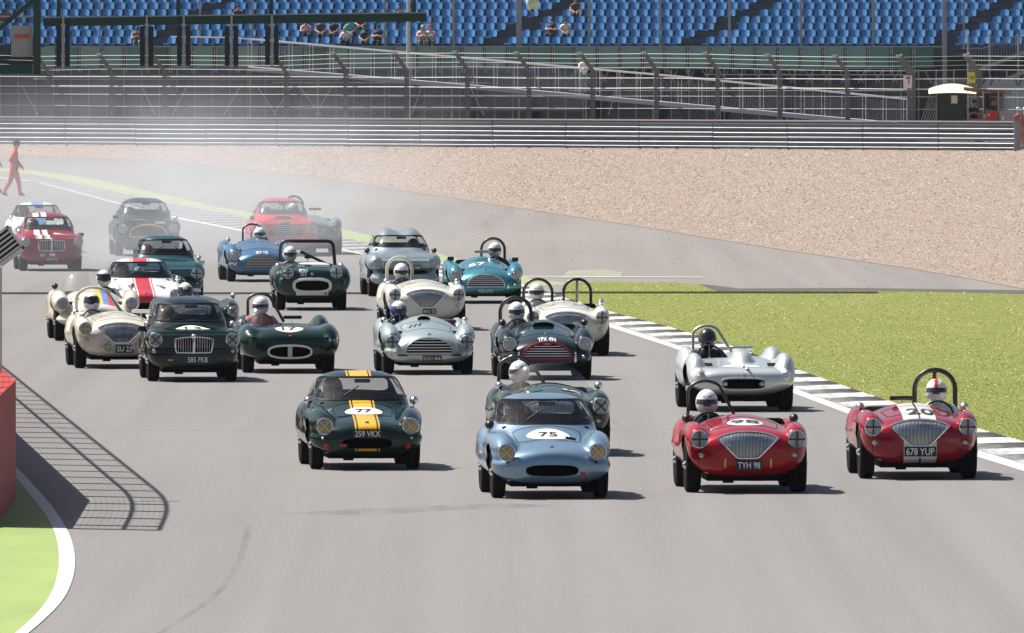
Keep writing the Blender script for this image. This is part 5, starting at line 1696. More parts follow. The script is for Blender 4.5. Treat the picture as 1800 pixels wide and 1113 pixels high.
    # roundels and digits laid on the bonnet
    for rd in c.get('roundels', []):
        cx, cy_, ra, rb, txt, th = rd[:6]
        bgm = rd[6] if len(rd) > 6 else M_WHITE; tm = rd[7] if len(rd) > 7 else M_BLACK; rot = rd[8] if len(rd) > 8 else 0
        par = root
        if bgm is not None:
            V = []; Ff = []; nr, na = 7, 36
            for i in range(nr + 1):
                for j in range(na):
                    a = 2 * math.pi * j / na; x = cx + math.cos(a) * ra * i / nr; y = cy_ + math.sin(a) * rb * i / nr
                    z, n_ = ht_(x, y); V.append(Vector((x, y, z)) + n_ * .004)
            for i in range(nr):
                for j in range(na): Ff.append((i * na + j, i * na + (j + 1) % na, (i + 1) * na + (j + 1) % na, (i + 1) * na + j))
            par = link('roundel', mesh_np('roundel', V, Ff, True), root, bgm)
        if txt:
            V, Ff = text_mesh2d(txt, 2); ca_, sa_ = math.cos(rot), math.sin(rot)
            Q = []
            for x, y in V * th:
                x = x * (rd[9] if len(rd) > 9 else .85)
                X_, Y_ = cx + x * ca_ - y * sa_, cy_ + x * sa_ + y * ca_
                z, n_ = ht_(X_, Y_); Q.append(Vector((X_, Y_, z)) + n_ * .009)
            link('digits', mesh_np('digits', Q, Ff, True), par, tm)
    # cockpit tub
    if cock:
        m = MB(); n = len(ck); zf = .30
        top = [Vector((x, y, ht_(x, y)[0] - .004)) for x, y in ck]
        V = list(top) + [Vector((x, y, zf)) for x, y in ck]
        m.add(V, [(i, i + n, (i + 1) % n + n, (i + 1) % n) for i in range(n)] + [tuple(range(n, 2 * n))])
        m.build('cockpit_tub', M_DARK, root)
        MB().tube([p + Vector((0, 0, .004)) for p in top], .012, 6, closed=True).build('cockpit_rim', c.get('rim_trim', M_BLACK), root, True)
    else:
        m = MB(); y_d = d['cab']['r'][1][0] + .16
        m.add(*rounded_box(1.04, .34, .10, .04)); m.build('dashboard', M_DARK, root, True, loc=(0, y_d + .12, ws[0] - .075))
        m = MB(); m.box((0, (y_d + 2.3) / 2, .27), (1.1, 2.0, .03)); m.build('floor_pan', M_DARK, root)
    # seats
    dx = c['driver']['x'] if c.get('driver') else -.33
    for sx in ([dx, -dx] if not c.get('half') else [dx]):
        m = MB(); m.add(*rounded_box(.44, .13, .52, .06)); M_ = Matrix.Rotation(R(-16), 4, 'X')
        m2 = MB(); m2.add([M_ @ v for v in map(Vector, m.V)], m.F)
        so = m2.build('seat', c.get('seat', M_DARK), root, True, loc=(sx, (1.80 if cock else 1.86), .58 if cock else .66))
        mm = MB(); mm.add(*rounded_box(.44, .46, .12, .05)); mm.build('cushion', c.get('seat', M_DARK), so, True, loc=(0, -.30, -.26))
    # steering wheel
    ysw = 1.30 if cock else 1.28; zsw = c.get('swz', .735 if cock else .80)
    cir = [Vector((dx + .185 * math.cos(a), ysw + .06 * math.sin(a), zsw + .175 * math.sin(a))) for a in np.linspace(0, 2 * math.pi, 25)[:-1]]
    sw = MB().tube(cir, .014, 6, closed=True).build('steering_wheel', M_BLACK, root, True)
    m = MB(); ce = Vector((dx, ysw, zsw))
    for a in (R(90), R(210), R(330)): m.bar(ce, Vector((dx + .18 * math.cos(a), ysw + .058 * math.sin(a), zsw + .17 * math.sin(a))), .012)
    m.bar(ce, ce + Vector((0, -.4, -.12)), .03); m.build('spokes', M_ALLOY, sw)
    # roll bars
    for rb in c.get('bars3d', []):
        kind, x, y, w_, z1, mt = rb[:6]
        r_ = rb[6] if len(rb) > 6 else .024
        z0 = .72
        if kind == 'hoop':
            pts = [Vector((x - w_ / 2, y, z0))] + [Vector((x - w_ / 2 * math.cos(a), y, z1 - w_ / 2 * .95 + w_ / 2 * .95 * math.sin(a))) for a in np.linspace(0, math.pi, 13)] + [Vector((x + w_ / 2, y, z0))]
        elif kind == 'lean':     # hoop with a long diagonal on one side
            pts = [Vector((x - w_ / 2, y, z0))] + [Vector((x - w_ / 2 * math.cos(a), y, z1 - w_ / 2 * .7 + w_ / 2 * .7 * math.sin(a))) for a in np.linspace(.2, math.pi * .8, 11)] + [Vector((x + w_ * .95, y + .1, z0 + .05))]
        else:                    # full-width bar with rounded corners
            q = rounded([(x - w_ / 2, z0), (x - w_ / 2 + .05, z1), (x + w_ / 2 - .05, z1), (x + w_ / 2, z0)], .12, 5)[6:-6]
            pts = [Vector((x - w_ / 2, y, z0))] + [Vector((a, y, b)) for a, b in q] + [Vector((x + w_ / 2, y, z0))]
        o = MB().tube(pts, r_, 8).build('roll_bar', mt, root, True)
        if len(rb) > 7 and rb[7] == 'back': MB().tube([Vector((x, y + .02, z1 - .02)), Vector((x + .02, y + .55, z0))], r_ * .9, 8).build('stay', mt, o, True)
        if len(rb) > 7 and rb[7] == 'diag': MB().tube([Vector((x - w_ * .12, y, z1 - .2)), Vector((x + w_ * .55, y + .05, z0 + .03))], r_ * .8, 8).build('stay', mt, o, True)
    # mirrors
    for mr in c.get('mirrors', []):
        x, y, dz, mt = mr[:4]; kd = mr[4] if len(mr) > 4 else 'bullet'
        zb_, _ = ht_(x, y)
        mirror_part(root, x, y, zb_ + dz, mt, kd, zb_ - .03)
    # low wrap-around screens
    for sc_ in c.get('screens', []):
        x0, x1, y_, hh, curve = sc_[:5]
        V = []; Ff = []; n = 14
        for i in range(n + 1):
            t = i / n; x = x0 + (x1 - x0) * t; u = 2 * t - 1
            y = y_ + curve * u * u; z, _ = ht_(x, y)
            e = hh * max(0.0, 1 - abs(u) ** 5) ** .6
            V += [Vector((x, y, z - .01)), Vector((x, y + .10 * hh / .2, z + e * .6)), Vector((x, y + .20 * hh / .2, z + e))]
            if i:
                for q in (0, 1): Ff.append((3 * i - 3 + q, 3 * i + q, 3 * i + 1 + q, 3 * i - 2 + q))
        o = link('aero_screen', mesh_np('aero_screen', V, Ff, True), root, M_PERSPEX)
        MB().tube([V[i] + Vector((0, -.004, .012)) for i in range(0, len(V), 3)], .012, 5).build('screen_strip', c.get('strip', M_BLACK), o, True)
    # wipers
    if ws:
        for (xa, za, xb, zb2) in c.get('wipers', [(-.28, ws[0] + .01, -.02, ws[0] + .17)]):
            a = Vector((xa, hf(xa, za) - .015, za)); b = Vector((xb, hf(xb, zb2) - .015, zb2)); m_ = a.lerp(b, .45)
            o = MB().tube([a, m_], .006, 5).build('wiper', M_CHROME, root)
            MB().bar(a.lerp(b, .25), b, .018, .012).build('wiper_blade', M_BLACK, o)
        mo = MB(); mo.add(*rounded_box(.20, .03, .05, .015)); mo.build('rear_view_mirror', M_BLACK, root, True, loc=(c.get('rvm', .05), d['cab']['r'][3][0] + .17, ws[2] - .05))
    # chrome or painted ducts
    for dk in c.get('ducts', []):
        x, y, w_, l_, mt = dk[:5]
        z, n_ = ht_(x, y)
        if len(dk) > 5 and dk[5] == 'scoop':
            V = []; na = 10; Ff = []
            for k_, (yy, f_) in enumerate(((y - l_ / 2, 1.0), (y, .9), (y + l_ / 2, .05))):
                zz, _ = ht_(x, yy)
                for i in range(na + 1):
                    a = math.pi * i / na; V.append(Vector((x - w_ / 2 * math.cos(a), yy, zz - .01 + .07 * f_ * math.sin(a) ** .6)))
            for k_ in range(2):
                for i in range(na): Ff.append((k_ * (na + 1) + i, k_ * (na + 1) + i + 1, (k_ + 1) * (na + 1) + i + 1, (k_ + 1) * (na + 1) + i))
            s_ = link('bonnet_scoop', mesh_np('bonnet_scoop', V, Ff, True), root, pm)
            link('scoop_mouth', mesh_np('scoop_mouth', [v + Vector((0, .006, 0)) for v in V[:na + 1]], [tuple(range(na, -1, -1))]), s_, M_HOLE)
        else:
            V = []; Ff = []
            for i in range(9):
                for j in range(5):
                    xx, yy = x + (i / 8 - .5) * w_, y + (j / 4 - .5) * l_; zz, n_ = ht_(xx, yy); V.append(Vector((xx, yy, zz)) + n_ * .006)
            for i in range(8):
                for j in range(4): Ff.append((i * 5 + j, i * 5 + 5 + j, i * 5 + 6 + j, i * 5 + 1 + j))
            link(c.get('duct_name', 'bonnet_panel'), mesh_np('bonnet_panel', V, Ff, True), root, mt)
    # straps, tow loops, extra slot shapes on the nose
    for ex in c.get('nose', []):
        x, z, w_, h_, mt, nm = ex
        V = []; Ff = []
        for i in range(7):
            for j in range(4):
                xx, zz = x + (i / 6 - .5) * w_, z + (j / 3 - .5) * h_; V.append(Vector((xx, hf(xx, zz) - .007, zz)))
        for i in range(6):
            for j in range(3): Ff.append((i * 4 + j, i * 4 + 4 + j, i * 4 + 5 + j, i * 4 + 1 + j))
        link(nm, mesh_np(nm, V, Ff, True), root, mt)
    for ex in c.get('spots', []):
        x, z, r_, tp = ex; yy = hf(x, z) - .05
        h_ = empty('spot_lamp', (x, yy, z)); h_.parent = root; h_.scale = (r_, r_, r_)
        link('bezel', LAMP[0], h_, M_CHROME); link('lens', LAMP[1], h_, M_LENS)
        if tp: link('tape_cross', TAPE[tp[0]], h_, tp[1])
    # bonnet badge
    if c.get('badge'):
        z = c['badge']; y = hf(0, z)
        MB().lathe([(.03, -.01), (.03, .004), (.018, .009), (.0001, .010)], 14, Matrix.Rotation(R(60), 4, 'X')).build('badge', M_CHROME, root, True, loc=(0, y, z))
    # seams: wing beading down the front panel and the door edges
    if c['type'] in ('healey', 'healey_high', 'mga', 'ac'):
        for sx in (-1, 1):
            x = hl[0] if hl else .57
            pts = [Vector((sx * x, hf(sx * x, z) - .001, z)) for z in np.linspace(.30, (hl[1] if hl else .6) - .115, 7)]
            MB().tube(pts, .0035, 4).build('wing_seam', M_HOLE, root)
            pts = [Vector((sx * (x - .01), y, ht_(sx * (x - .01), y)[0] + .001)) for y in np.linspace(-.36, .9, 14)]
            MB().tube(pts, .0035, 4).build('wing_seam', pm if c['type'] != 'healey' else M_HOLE, root)
    if not c.get('shut') and c['type'] in ('healey', 'healey_high', 'ac', 'mga', 'tr', 'aceca', 'gt', 'roadster', 'sports'): c['shut'] = (.37, -.22, .62)
    # bonnet shut line
    if c.get('shut'):
        xs_, y0_, y1_ = c['shut']
        pts = []
        for x, y in rounded([(-xs_, y0_), (xs_, y0_), (xs_ * 1.12, y1_), (-xs_ * 1.12, y1_)], .1, 5):
            pts.append((x, y))
        P3 = []
        for i in range(len(pts)):
            a, b = pts[i], pts[(i + 1) % len(pts)]
            ns = max(1, int(math.hypot(b[0] - a[0], b[1] - a[1]) / .05))
            for q in range(ns):
                x, y = a[0] + (b[0] - a[0]) * q / ns, a[1] + (b[1] - a[1]) * q / ns; P3.append(Vector((x, y, ht_(x, y)[0])))
        MB().tube(P3, .0045, 4, closed=True).build('bonnet_seam', M_HOLE, root)
    MB().tube([(-.45, .9, .17), (-.45, 2.9, .2)], .03, 8).build('exhaust', M_STEEL, root)
    c['_root'] = root; c['_M'] = Matrix.Translation(loc) @ Matrix.Rotation(yaw, 4, 'Z'); c['_yaw'] = yaw
    return root

# ------------------------------------------------------------------ the cars
MIRS = lambda m1, m2, y=.95, dz=.075, x=.64: [(-x, y, dz, m1), (x, y, dz, m2)]
HB = [('hoop', -.34, 1.98, .46, 1.27, M_BARBLK, .024, 'back')]
CARS = [
 dict(id='e77', type='elite', px=640.5, py=824.5, app=3.6, paint='dark_green', mouth='elite', frame=None,
      stripes=[(-.115, .115, M_YEL2, .24), (-.155, -.135, M_YEL2, .24), (.135, .155, M_YEL2, .24)], tape=('x', M_TAPE_Y), plate=('259 VKX', .455, .075, 'plate', 0.0, 0, .82),
      roundels=[(0, .13, .235, .20, '77', .17)], lamps=[(.50, .30, .036, M_REDL), (.55, .40, .02, M_CHROME)], mirrors=MIRS(M_CHROME, M_CHROME, .62, .10, .66), shut=(.34, -.05, .52), badge=.585,
      nose=[(-.30, .31, .09, .03, M_REDL, 'tow_mark')], ducts=[], driver=dict(x=-.30, helm='white', suit='grey'), label='dark green coupe with yellow centre stripes, number 77 and plate 259 VKX'),
 dict(id='e75', type='elite', px=965, py=875, app=3.6, paint='ice_blue', mouth='elite', frame=None, tape=('x', M_TAPE_Y), roundels=[(.0, .20, .255, .24, '75', .20)],
      mirrors=[(-.66, .62, .10, M_BLACK), ], shut=(.36, -.05, .55), badge=.60, nose=[(.36, .30, .06, .04, M_REDL, 'tow_mark')], ducts=[(.26, .10, .12, .10, M_HOLE)], lamps=[(.52, .43, .016, M_BLACK)],
      driver=dict(x=-.30, helm='silver', suit='grey'), duct_name='bonnet_duct', label='pale metallic blue coupe with number 75 at the front of the pack'),
 dict(id='tyh', type='healey', px=1309.5, py=865, app=3.3, paint='red', mouth='healey', bars=('v', 44), tape=('+', M_TAPE_B), plate=('TYH 98', .335, .078, 'plate', .01, 0, .78),
      roundels=[(0, .02, .215, .32, '98', .30)], lamps=[(.545, .452, .034, M_LENS)], mirrors=MIRS(M_BLACK, M_BLACK, 1.0), bars3d=[('lean', -.36, 2.0, .42, 1.27, M_BARBLK, .019)],
      nose=[(-.27, .36, .022, .10, M_YEL, 'tow_arrow'), (.27, .36, .022, .10, M_YEL, 'tow_arrow')], driver=dict(x=-.36, helm='white', suit='black'), label='red open two-seater with plate TYH 98 and black crosses on its headlamps'),
 dict(id='yup', type='healey', px=1612, py=841, app=3.5, paint='deep_red', mouth='healey', bars=('v', 44), tape=('+', M_TAPE_B), plate=('678 YUP', .345, .088, 'plate', 0, 0, .80), plate_rim=True,
      stripes=[(-.20, -.012, M_WHITE2, .2, 1.2), (-.012, .012, PA['deep_red'], .2, 1.2), (.012, .20, M_WHITE2, .2, 1.2)], roundels=[(.03, -.10, 0, 0, '20', .50, None, M_BLACK, 0, .5)], lamps=[(.545, .452, .034, M_LENS)],
      mirrors=[(-.64, 1.0, .075, M_ALLOY), (.64, 1.0, .075, M_ALLOY), (-.12, 1.12, .07, M_BLACK, 'wide')], bars3d=[('hoop', .34, 1.98, .50, 1.28, M_BARBLK, .03, 'back')], driver=dict(x=.34, helm='white_redtop', suit='white'),
      label='dark red open two-seater with white stripe, number 20 and plate 678 YUP'),
 dict(id='s85', type='barchetta', px=1300, py=722, app=4.2, paint='silver', mouth='stadium', frame=PA['silver'], frame_r=.016, half=True, roundels=[(.0, -.30, .27, .20, '85', .20, pbr('pale_disc', (.68, .70, .69), .4), pbr('grey_digit', (.25, .26, .26), .5))],
      bars3d=[('lean', -.34, 1.85, .40, 1.18, M_STEEL, .02)], mirrors=[(.12, 1.05, .10, M_CHROME, 'wide')], lamps=[(.26, .40, .036, M_LENS)], badge=.52, hl=None, driver=dict(x=-.34, helm='black', suit='black', dz=-.06), label='silver open sports racer with humped wings, number 85 beside the kerb'),
 dict(id='2a', type='healey', px=972, py=800, app=3.4, paint='race_green', mouth='healey', bars=('v', 40), tape=('x', M_TAPE_B), roundels=[(.24, .22, 0, 0, '2A', .18, None, M_PLATE_T)], ducts=[(-.2, .35, .16, .55, M_GREEN2), (.2, .35, .16, .55, M_GREEN2)],
      mirrors=MIRS(M_CHROME, M_CHROME, .85), lamps=[(.545, .452, .034, M_LENS)], bars3d=[('lean', -.36, 1.98, .46, 1.22, M_BARBLK, .022)], screens=[(-.60, .60, 1.0, .26, .22)], driver=dict(x=-.34, helm='white', suit='black'), label='green open two-seater marked 2A behind the pale blue coupe'),
 dict(id='ypx', type='ac', px=958, py=667, app=3.0, paint='navy_green', mouth='ac', frame=PA['deep_red'], frame_r=.02, bars=('h', 7, .008), plate=('YPX 494', .64, .06, 'text', 0, .015, .95), badge=.71, ducts=[(0, .55, .34, .22, PA['navy_green'], 'scoop')],
      mirrors=MIRS(M_BLACK, M_BLACK, .5), lamps=[(.56, .36, .034, M_LENS)], bars3d=[('hoop', -.36, 1.95, .48, 1.24, M_BARBLK, .03, 'diag')], nose=[(.44, .36, .03, .16, M_CHROME, 'overrider'), (-.44, .36, .03, .16, M_CHROME, 'overrider')], driver=dict(x=-.36, helm='white', suit='grey'), label='blackish green open two-seater with plate YPX 494 painted on its nose'),
 dict(id='hwr', type='healey', px=994, py=625, app=3.0, paint='offwhite', mouth='healey', bars=('v', 40), tape=('+', M_TAPE_B), ducts=[(-.22, .45, .15, .25, PA['cream']), (.22, .45, .15, .25, PA['cream'])], mirrors=[(.64, .9, .075, M_CHROME), (-.05, 1.1, .07, M_CHROME, 'box')],
      lamps=[(.545, .452, .034, M_LENS)], bars3d=[('hoop', -.36, 1.98, .48, 1.24, M_BARBLK, .026), ('hoop', .30, 1.98, .46, 1.24, M_BARBLK, .026, 'back')], driver=dict(x=-.40, helm='white', suit='white'), label='off-white open two-seater with two black roll hoops beside the grass'),
 dict(id='kou', type='ac', px=750.8, py=657.5, app=3.2, paint='silver_green', mouth='ac', frame=PA['silver_green'], bars=('h', 6, .009), tape=('+', M_TAPE_B), hl=(.588, .52, .102), plate=('KOU 406', .26, .055, 'plate', .04, 0, .9), badge=.63, shut=(.36, -.2, .5), roundels=[(-.18, .15, 0, 0, '///', .22, None, M_BLACK)],
      ducts=[(-.02, .75, .2, .3, PA['silver_green'], 'scoop')], mirrors=MIRS(M_CHROME, M_CHROME, .75), bars3d=[], seat=M_LEATHER, nose=[(-.42, .31, .16, .03, M_BLACK, 'bumper_bracket'), (.42, .31, .16, .03, M_BLACK, 'bumper_bracket')], driver=dict(x=-.36, helm='bluewhite', suit='navy', dz=-.05), label='pale silver green open two-seater with plate KOU 406 and barred grille'),
 dict(id='hwm', type='healey', px=746.6, py=580, app=3.4, paint='offwhite', mouth='healey', bars=('v', 40), tape=('+', M_TAPE_B), plate=('KKV 73', .345, .06, 'plate', .05), ducts=[(-.22, .45, .15, .25, PA['cream']), (.22, .45, .15, .25, PA['cream'])], mirrors=MIRS(M_CHROME, M_CHROME, .95),
      lamps=[(.545, .452, .034, M_LENS)], bars3d=[('hoop', -.34, 1.98, .46, 1.28, PA['cream'], .03)], driver=dict(x=-.33, helm='white', suit='grey'), label='off-white open two-seater directly behind the pale silver green car'),
 dict(id='uyk', type='ac', px=851.5, py=533, app=2.6, paint='teal', mouth='ac', frame=M_CHROME, bars=('h', 7, .009), plate=('928 UYK', .25, .07, 'text', 0, 0, .8), badge=.66, roundels=[(-.14, .10, 0, 0, '57', .30, None, M_PLATE_T, 0, .8)], mirrors=[(-.64, .6, .08, M_BLACK, 'box'), (.64, .7, .08, M_BLACK, 'box'), (.0, 1.1, .1, M_STEEL, 'wide')],
      nose=[(.44, .30, .025, .16, M_CHROME, 'overrider'), (-.44, .30, .025, .16, M_CHROME, 'overrider')], lamps=[(.56, .36, .03, M_LENS)], bars3d=[('hoop', .26, 1.95, .46, 1.25, M_BARBLK, .028)], driver=dict(x=.28, helm='white', suit='black'), label='bright teal open two-seater with number 57 and plate 928 UYK'),
 dict(id='bub', type='bubble', px=708.5, py=521, app=3.8, paint='steel_blue', mouth='slot', frame=M_BLACK, plate=('356 UYM', .59, .065, 'plate', .16, 0, .8), mirrors=[(-.68, .75, .09, M_BLACK), (.68, .75, .09, M_BLACK)], driver=dict(x=.32, helm='dark', suit='black'), wipers=[(.1, 1.0, .42, 1.06)], ducts=[(0, .25, .3, .12, M_HOLE)],
      duct_name='bonnet_vent', label='silver blue coupe with a double-bubble roof'),
 dict(id='pou', type='tr', px=546.7, py=545, app=2.2, paint='tr_green', mouth='tr', frame=M_WHITE, frame_r=.03, tape=('+', M_TAPE_B), plate=('POU', .765, .062, 'text', -.17, 0, .95), plates=[('222', .70, .062, 'text', -.17, 0, .95)], roundels=[(.08, .45, .30, .22, 'POU', .001)], mirrors=[(-.60, 1.0, .06, M_CHROME), (.62, .95, .06, M_CHROME), (-.02, 1.1, .12, M_BLACK, 'box')],
      bars3d=[('full', 0, 1.95, 1.10, 1.30, M_BARBLK, .034, 'diag')], nose=[(0, .325, .62, .07, M_WHITE, 'front_apron'), (.26, .33, .06, .04, M_REDL, 'red_triangle')], badge=.70, driver=dict(x=-.34, helm='white', suit='grey'), label='green open two-seater with white-framed mouth, full-width roll bar and plate POU 222'),
 dict(id='s17', type='sports', px=506, py=655, app=2.6, paint='race_green', mouth='oval', frame=M_WHITE, frame_r=.017, half=True, roundels=[(0, -.46, .225, .195, '17', .24)], screens=[(-.62, -.05, .95, .26, .12)], bars3d=[('lean', -.36, 1.80, .40, 1.22, M_BARBLK, .024)],
      mirrors=[(.12, 1.0, .10, M_BLACK, 'wide'), (-.70, .85, .08, M_CHROME)], hl=None, nose=[(0, .345, .07, .17, M_STEEL, 'mouth_post'), (.0, .60, .05, .02, M_REDL, 'red_badge')], driver=dict(x=-.36, helm='white', suit='redwhite', dz=-.03), label='dark green sports racer with number 17 on its rounded nose'),
 dict(id='m585', type='mga', px=337, py=670, app=2.8, paint='navy_green', mouth='mga', bars=('v', 16, .007), tape=('x', M_TAPE_B), plate=('585 FKB', .345, .082, 'text', .06, 0, .8), roundels=[(.03, .20, .27, .32, '13', .36, M_OFFWHITE, M_BLACK, 0, .7)], lamps=[(.595, .475, .038, M_LENS)], mirrors=[(-.66, .55, .08, M_CHROME), (.66, .55, .08, M_CHROME), (-.74, .62, .10, M_BLACK, 'box')],
      ducts=[(-.28, .22, .06, .08, M_CHROME), (.34, .22, .06, .08, M_CHROME)], duct_name='bonnet_catch', nose=[(-.36, .34, .07, .02, M_YEL, 'tow_mark')], wipers=[(-.38, .925, -.1, .96), (.0, .925, .28, .96)], driver=dict(x=-.30, helm='dark', suit='grey'), label='dark green hardtop coupe with number 13 and plate 585 FKB'),
 dict(id='su', type='healey', px=209, py=647, app=3.4, paint='cream', mouth='healey', bars=('v', 40), tape=('+', M_TAPE_Y), plate=('SU 23', .32, .085, 'plate', .05, 0, .85), ducts=[(-.22, .45, .15, .25, PA['offwhite']), (.22, .45, .15, .25, PA['offwhite'])], lamps=[(.545, .452, .034, M_LENS)], mirrors=[(-.64, .95, .09, M_CHROME), (.42, 1.0, .09, M_WHITE, 'wide')],
      spots=[(-.22, .36, .085, ('+', M_TAPE_Y)), (.26, .37, .085, ('+', M_TAPE_Y))], bars3d=[('lean', -.30, 1.9, .56, 1.26, PA['cream'], .028)], driver=dict(x=-.34, helm='visorcap', suit='white'), label='cream open two-seater with yellow lamp crosses and plate SU 23'),
 dict(id='crm', type='roadster', px=167, py=599, app=3.0, paint='cream', mouth='wide', frame=None, stripes=[(.02, .12, M_TRI[0], .5, 1.1, -.5), (.12, .22, M_TRI[1], .5, 1.1, -.5), (.22, .32, M_TRI[2], .5, 1.1, -.5)], mirrors=[(-.68, .35, .07, M_BLACK), (.66, .5, .07, M_STEEL)], screens=[(-.58, .02, .95, .30, .15)],
      bars3d=[], ducts=[(-.30, .15, .05, .4, M_BLACK)], driver=dict(x=.24, helm='visorwhite', suit='white'), label='cream open roadster with yellow, blue and red bonnet bands'),
 dict(id='e144', type='elite', px=253, py=570, app=3.6, paint='white', mouth='elite', frame=None, stripes=[(-.13, .13, M_RED2, .35), (-.175, -.155, M_RED2, .35), (.155, .175, M_RED2, .35)], roundels=[(.36, .10, 0, 0, '144', .17, None, M_BLACK, R(-55), .8)], mirrors=[(-.66, .62, .09, M_CHROME), (.66, .62, .09, M_CHROME)], badge=.57,
      driver=dict(x=-.30, helm='dark', suit='grey'), label='white coupe with broad red centre stripe and hand-painted 144'),
 dict(id='ace', type='aceca', px=293, py=533, app=2.4, paint='teal_dark', mouth='ac', frame=M_CHROME, bars=('h', 6, .009), tape=('+', M_TAPE_B), hl=(.56, .60, .104), mirrors=[(.66, .55, .09, M_CHROME), (.70, .2, .02, M_CHROME, 'box')], lamps=[(.57, .40, .03, M_LENS)], driver=dict(x=-.32, helm='dark', suit='black'), label='dull teal coupe just behind the white and red coupe'),
 dict(id='g99', type='gt', px=258, py=450, app=3.0, paint='navy_green', mouth='arch', frame=M_YEL, frame_r=.022, roundels=[(-.22, -.10, .20, .30, '99', .26)], plate=('TOORA', .80, .045, 'text', .28, 0, 1.1), mirrors=[(-.70, .8, .09, M_BLACK, 'box'), (.72, .6, .06, M_CHROME)], lamps=[], driver=dict(x=-.32, helm='dark', suit='black'), label='dark green coupe with yellow grille arch fading in the smoke'),
 dict(id='mga1', type='mga', px=88, py=476, app=2.8, paint='deep_red', mouth='mga', bars=('v', 16, .007), stripes=[(-.33, -.20, M_WHITE2, .72), (-.15, -.03, M_WHITE2, .72)], roundels=[(.28, .35, .2, .18, '38', .14, M_OFFWHITE)], plate=('68 64 FZ', .27, .06, 'text', .02, 0, .8), mirrors=[(-.66, .55, .08, M_CHROME), (.72, .6, .09, M_BLACK, 'box')],
      nose=[(-.20, .36, .11, .07, M_STEEL, 'sticker'), (.02, .365, .12, .07, M_WHITE, 'sticker')], driver=dict(x=-.30, helm='dark', suit='grey'), label='red hardtop coupe with two white stripes at the left'),
 dict(id='ewb', type='elite', px=71, py=444, app=3.6, paint='white', mouth='elite', frame=None, stripes=[(-.14, .14, M_BLUE2, .35)], mirrors=[(-.66, .62, .09, M_CHROME), (.66, .62, .09, M_CHROME)], driver=dict(x=-.30, helm='dark', suit='grey'), label='white coupe with pale blue stripe behind the red hardtop'),
 dict(id='sky', type='ac', px=457, py=495, app=4.4, paint='ac_blue', mouth='ac', frame=None, bars=('h', 8, .006), plate=('SKY 105', .635, .055, 'text', 0, .01, 1.0), badge=.70, mirrors=[(-.64, .55, .09, M_CHROME), (.64, .7, .08, M_CHROME)], hl=(.588, .57, .10), lamps=[(.56, .36, .034, M_AMBER)], bars3d=[('lean', -.02, 1.95, .40, 1.2, M_BARBLK, .022)], driver=dict(x=.12, helm='white', suit='white', dz=-.04), label='blue open two-seater with letters SKY 105 on its nose'),
 dict(id='red', type='gt', px=499, py=450, app=3.2, paint='bright_red', mouth='aston', frame=M_STEEL, bars=('h', 7, .006), tape=('+', M_TAPE_B), ducts=[(0, .45, .42, .2, PA['bright_red'], 'scoop')], lamps=[(.33, .56, .075, M_HOLE)], mirrors=[(-.72, .7, .08, M_BLACK)], driver=dict(x=-.32, helm='dark', suit='black'), label='bright red coupe with upright grille behind the blue car'),
 dict(id='grn', type='healey_high', px=547, py=447, app=3.0, paint='sage', mouth='healey', bars=('v', 34), tape=('+', M_TAPE_B), mirrors=[(.15, 1.15, .16, M_BLACK, 'wide')], bars3d=[('hoop', -.32, 1.98, .46, 1.36, M_BARBLK, .026)], driver=dict(x=-.34, helm='white', suit='black'), label='grey green open two-seater half hidden behind the bright red coupe'),
 dict(id='hid', type='healey', px=345, py=613, app=2.0, paint='race_green', mouth='healey', bars=('v', 34), tape=('x', M_TAPE_B), hl=(.60, .645, .09), mirrors=[(.66, .7, .09, M_CHROME), (.05, 1.05, .07, M_CHROME, 'box')], driver=dict(x=-.13, helm='whiteblack', suit='black', dz=-.08), label='green open two-seater hidden behind the number 13 hardtop'),
]
for c in CARS:
    build_car(c)

# ------------------------------------------------------------------ people
M_SKIN = pbr('skin', (.52, .30, .21), .55)
CL = {}
for n_, c_ in (('black', (.02, .02, .022)), ('grey', (.16, .16, .17)), ('white', (.70, .69, .66)), ('navy', (.02, .03, .08)), ('redwhite', (.5, .12, .12)), ('pink', (.62, .36, .38)), ('teal', (.03, .38, .42)), ('orange', (.72, .10, .035)),
               ('red', (.50, .03, .03)), ('darkblue', (.015, .025, .06)), ('lightblue', (.50, .56, .66)), ('khaki', (.22, .18, .12)), ('charcoal', (.045, .047, .055)), ('brown', (.10, .06, .04)), ('pinkshirt', (.60, .42, .40)), ('greytrouser', (.20, .22, .25))):
    CL[n_] = pbr('cloth_' + n_, c_, .85, noise=.12, nscale=9)
H_HAIR = {'dark': pbr('hair_dark', (.02, .014, .01), .7), 'blond': pbr('hair_blond', (.45, .30, .13), .7), 'grey': pbr('hair_grey', (.5, .48, .45), .7), 'brown': pbr('hair_brown', (.07, .04, .02), .7)}

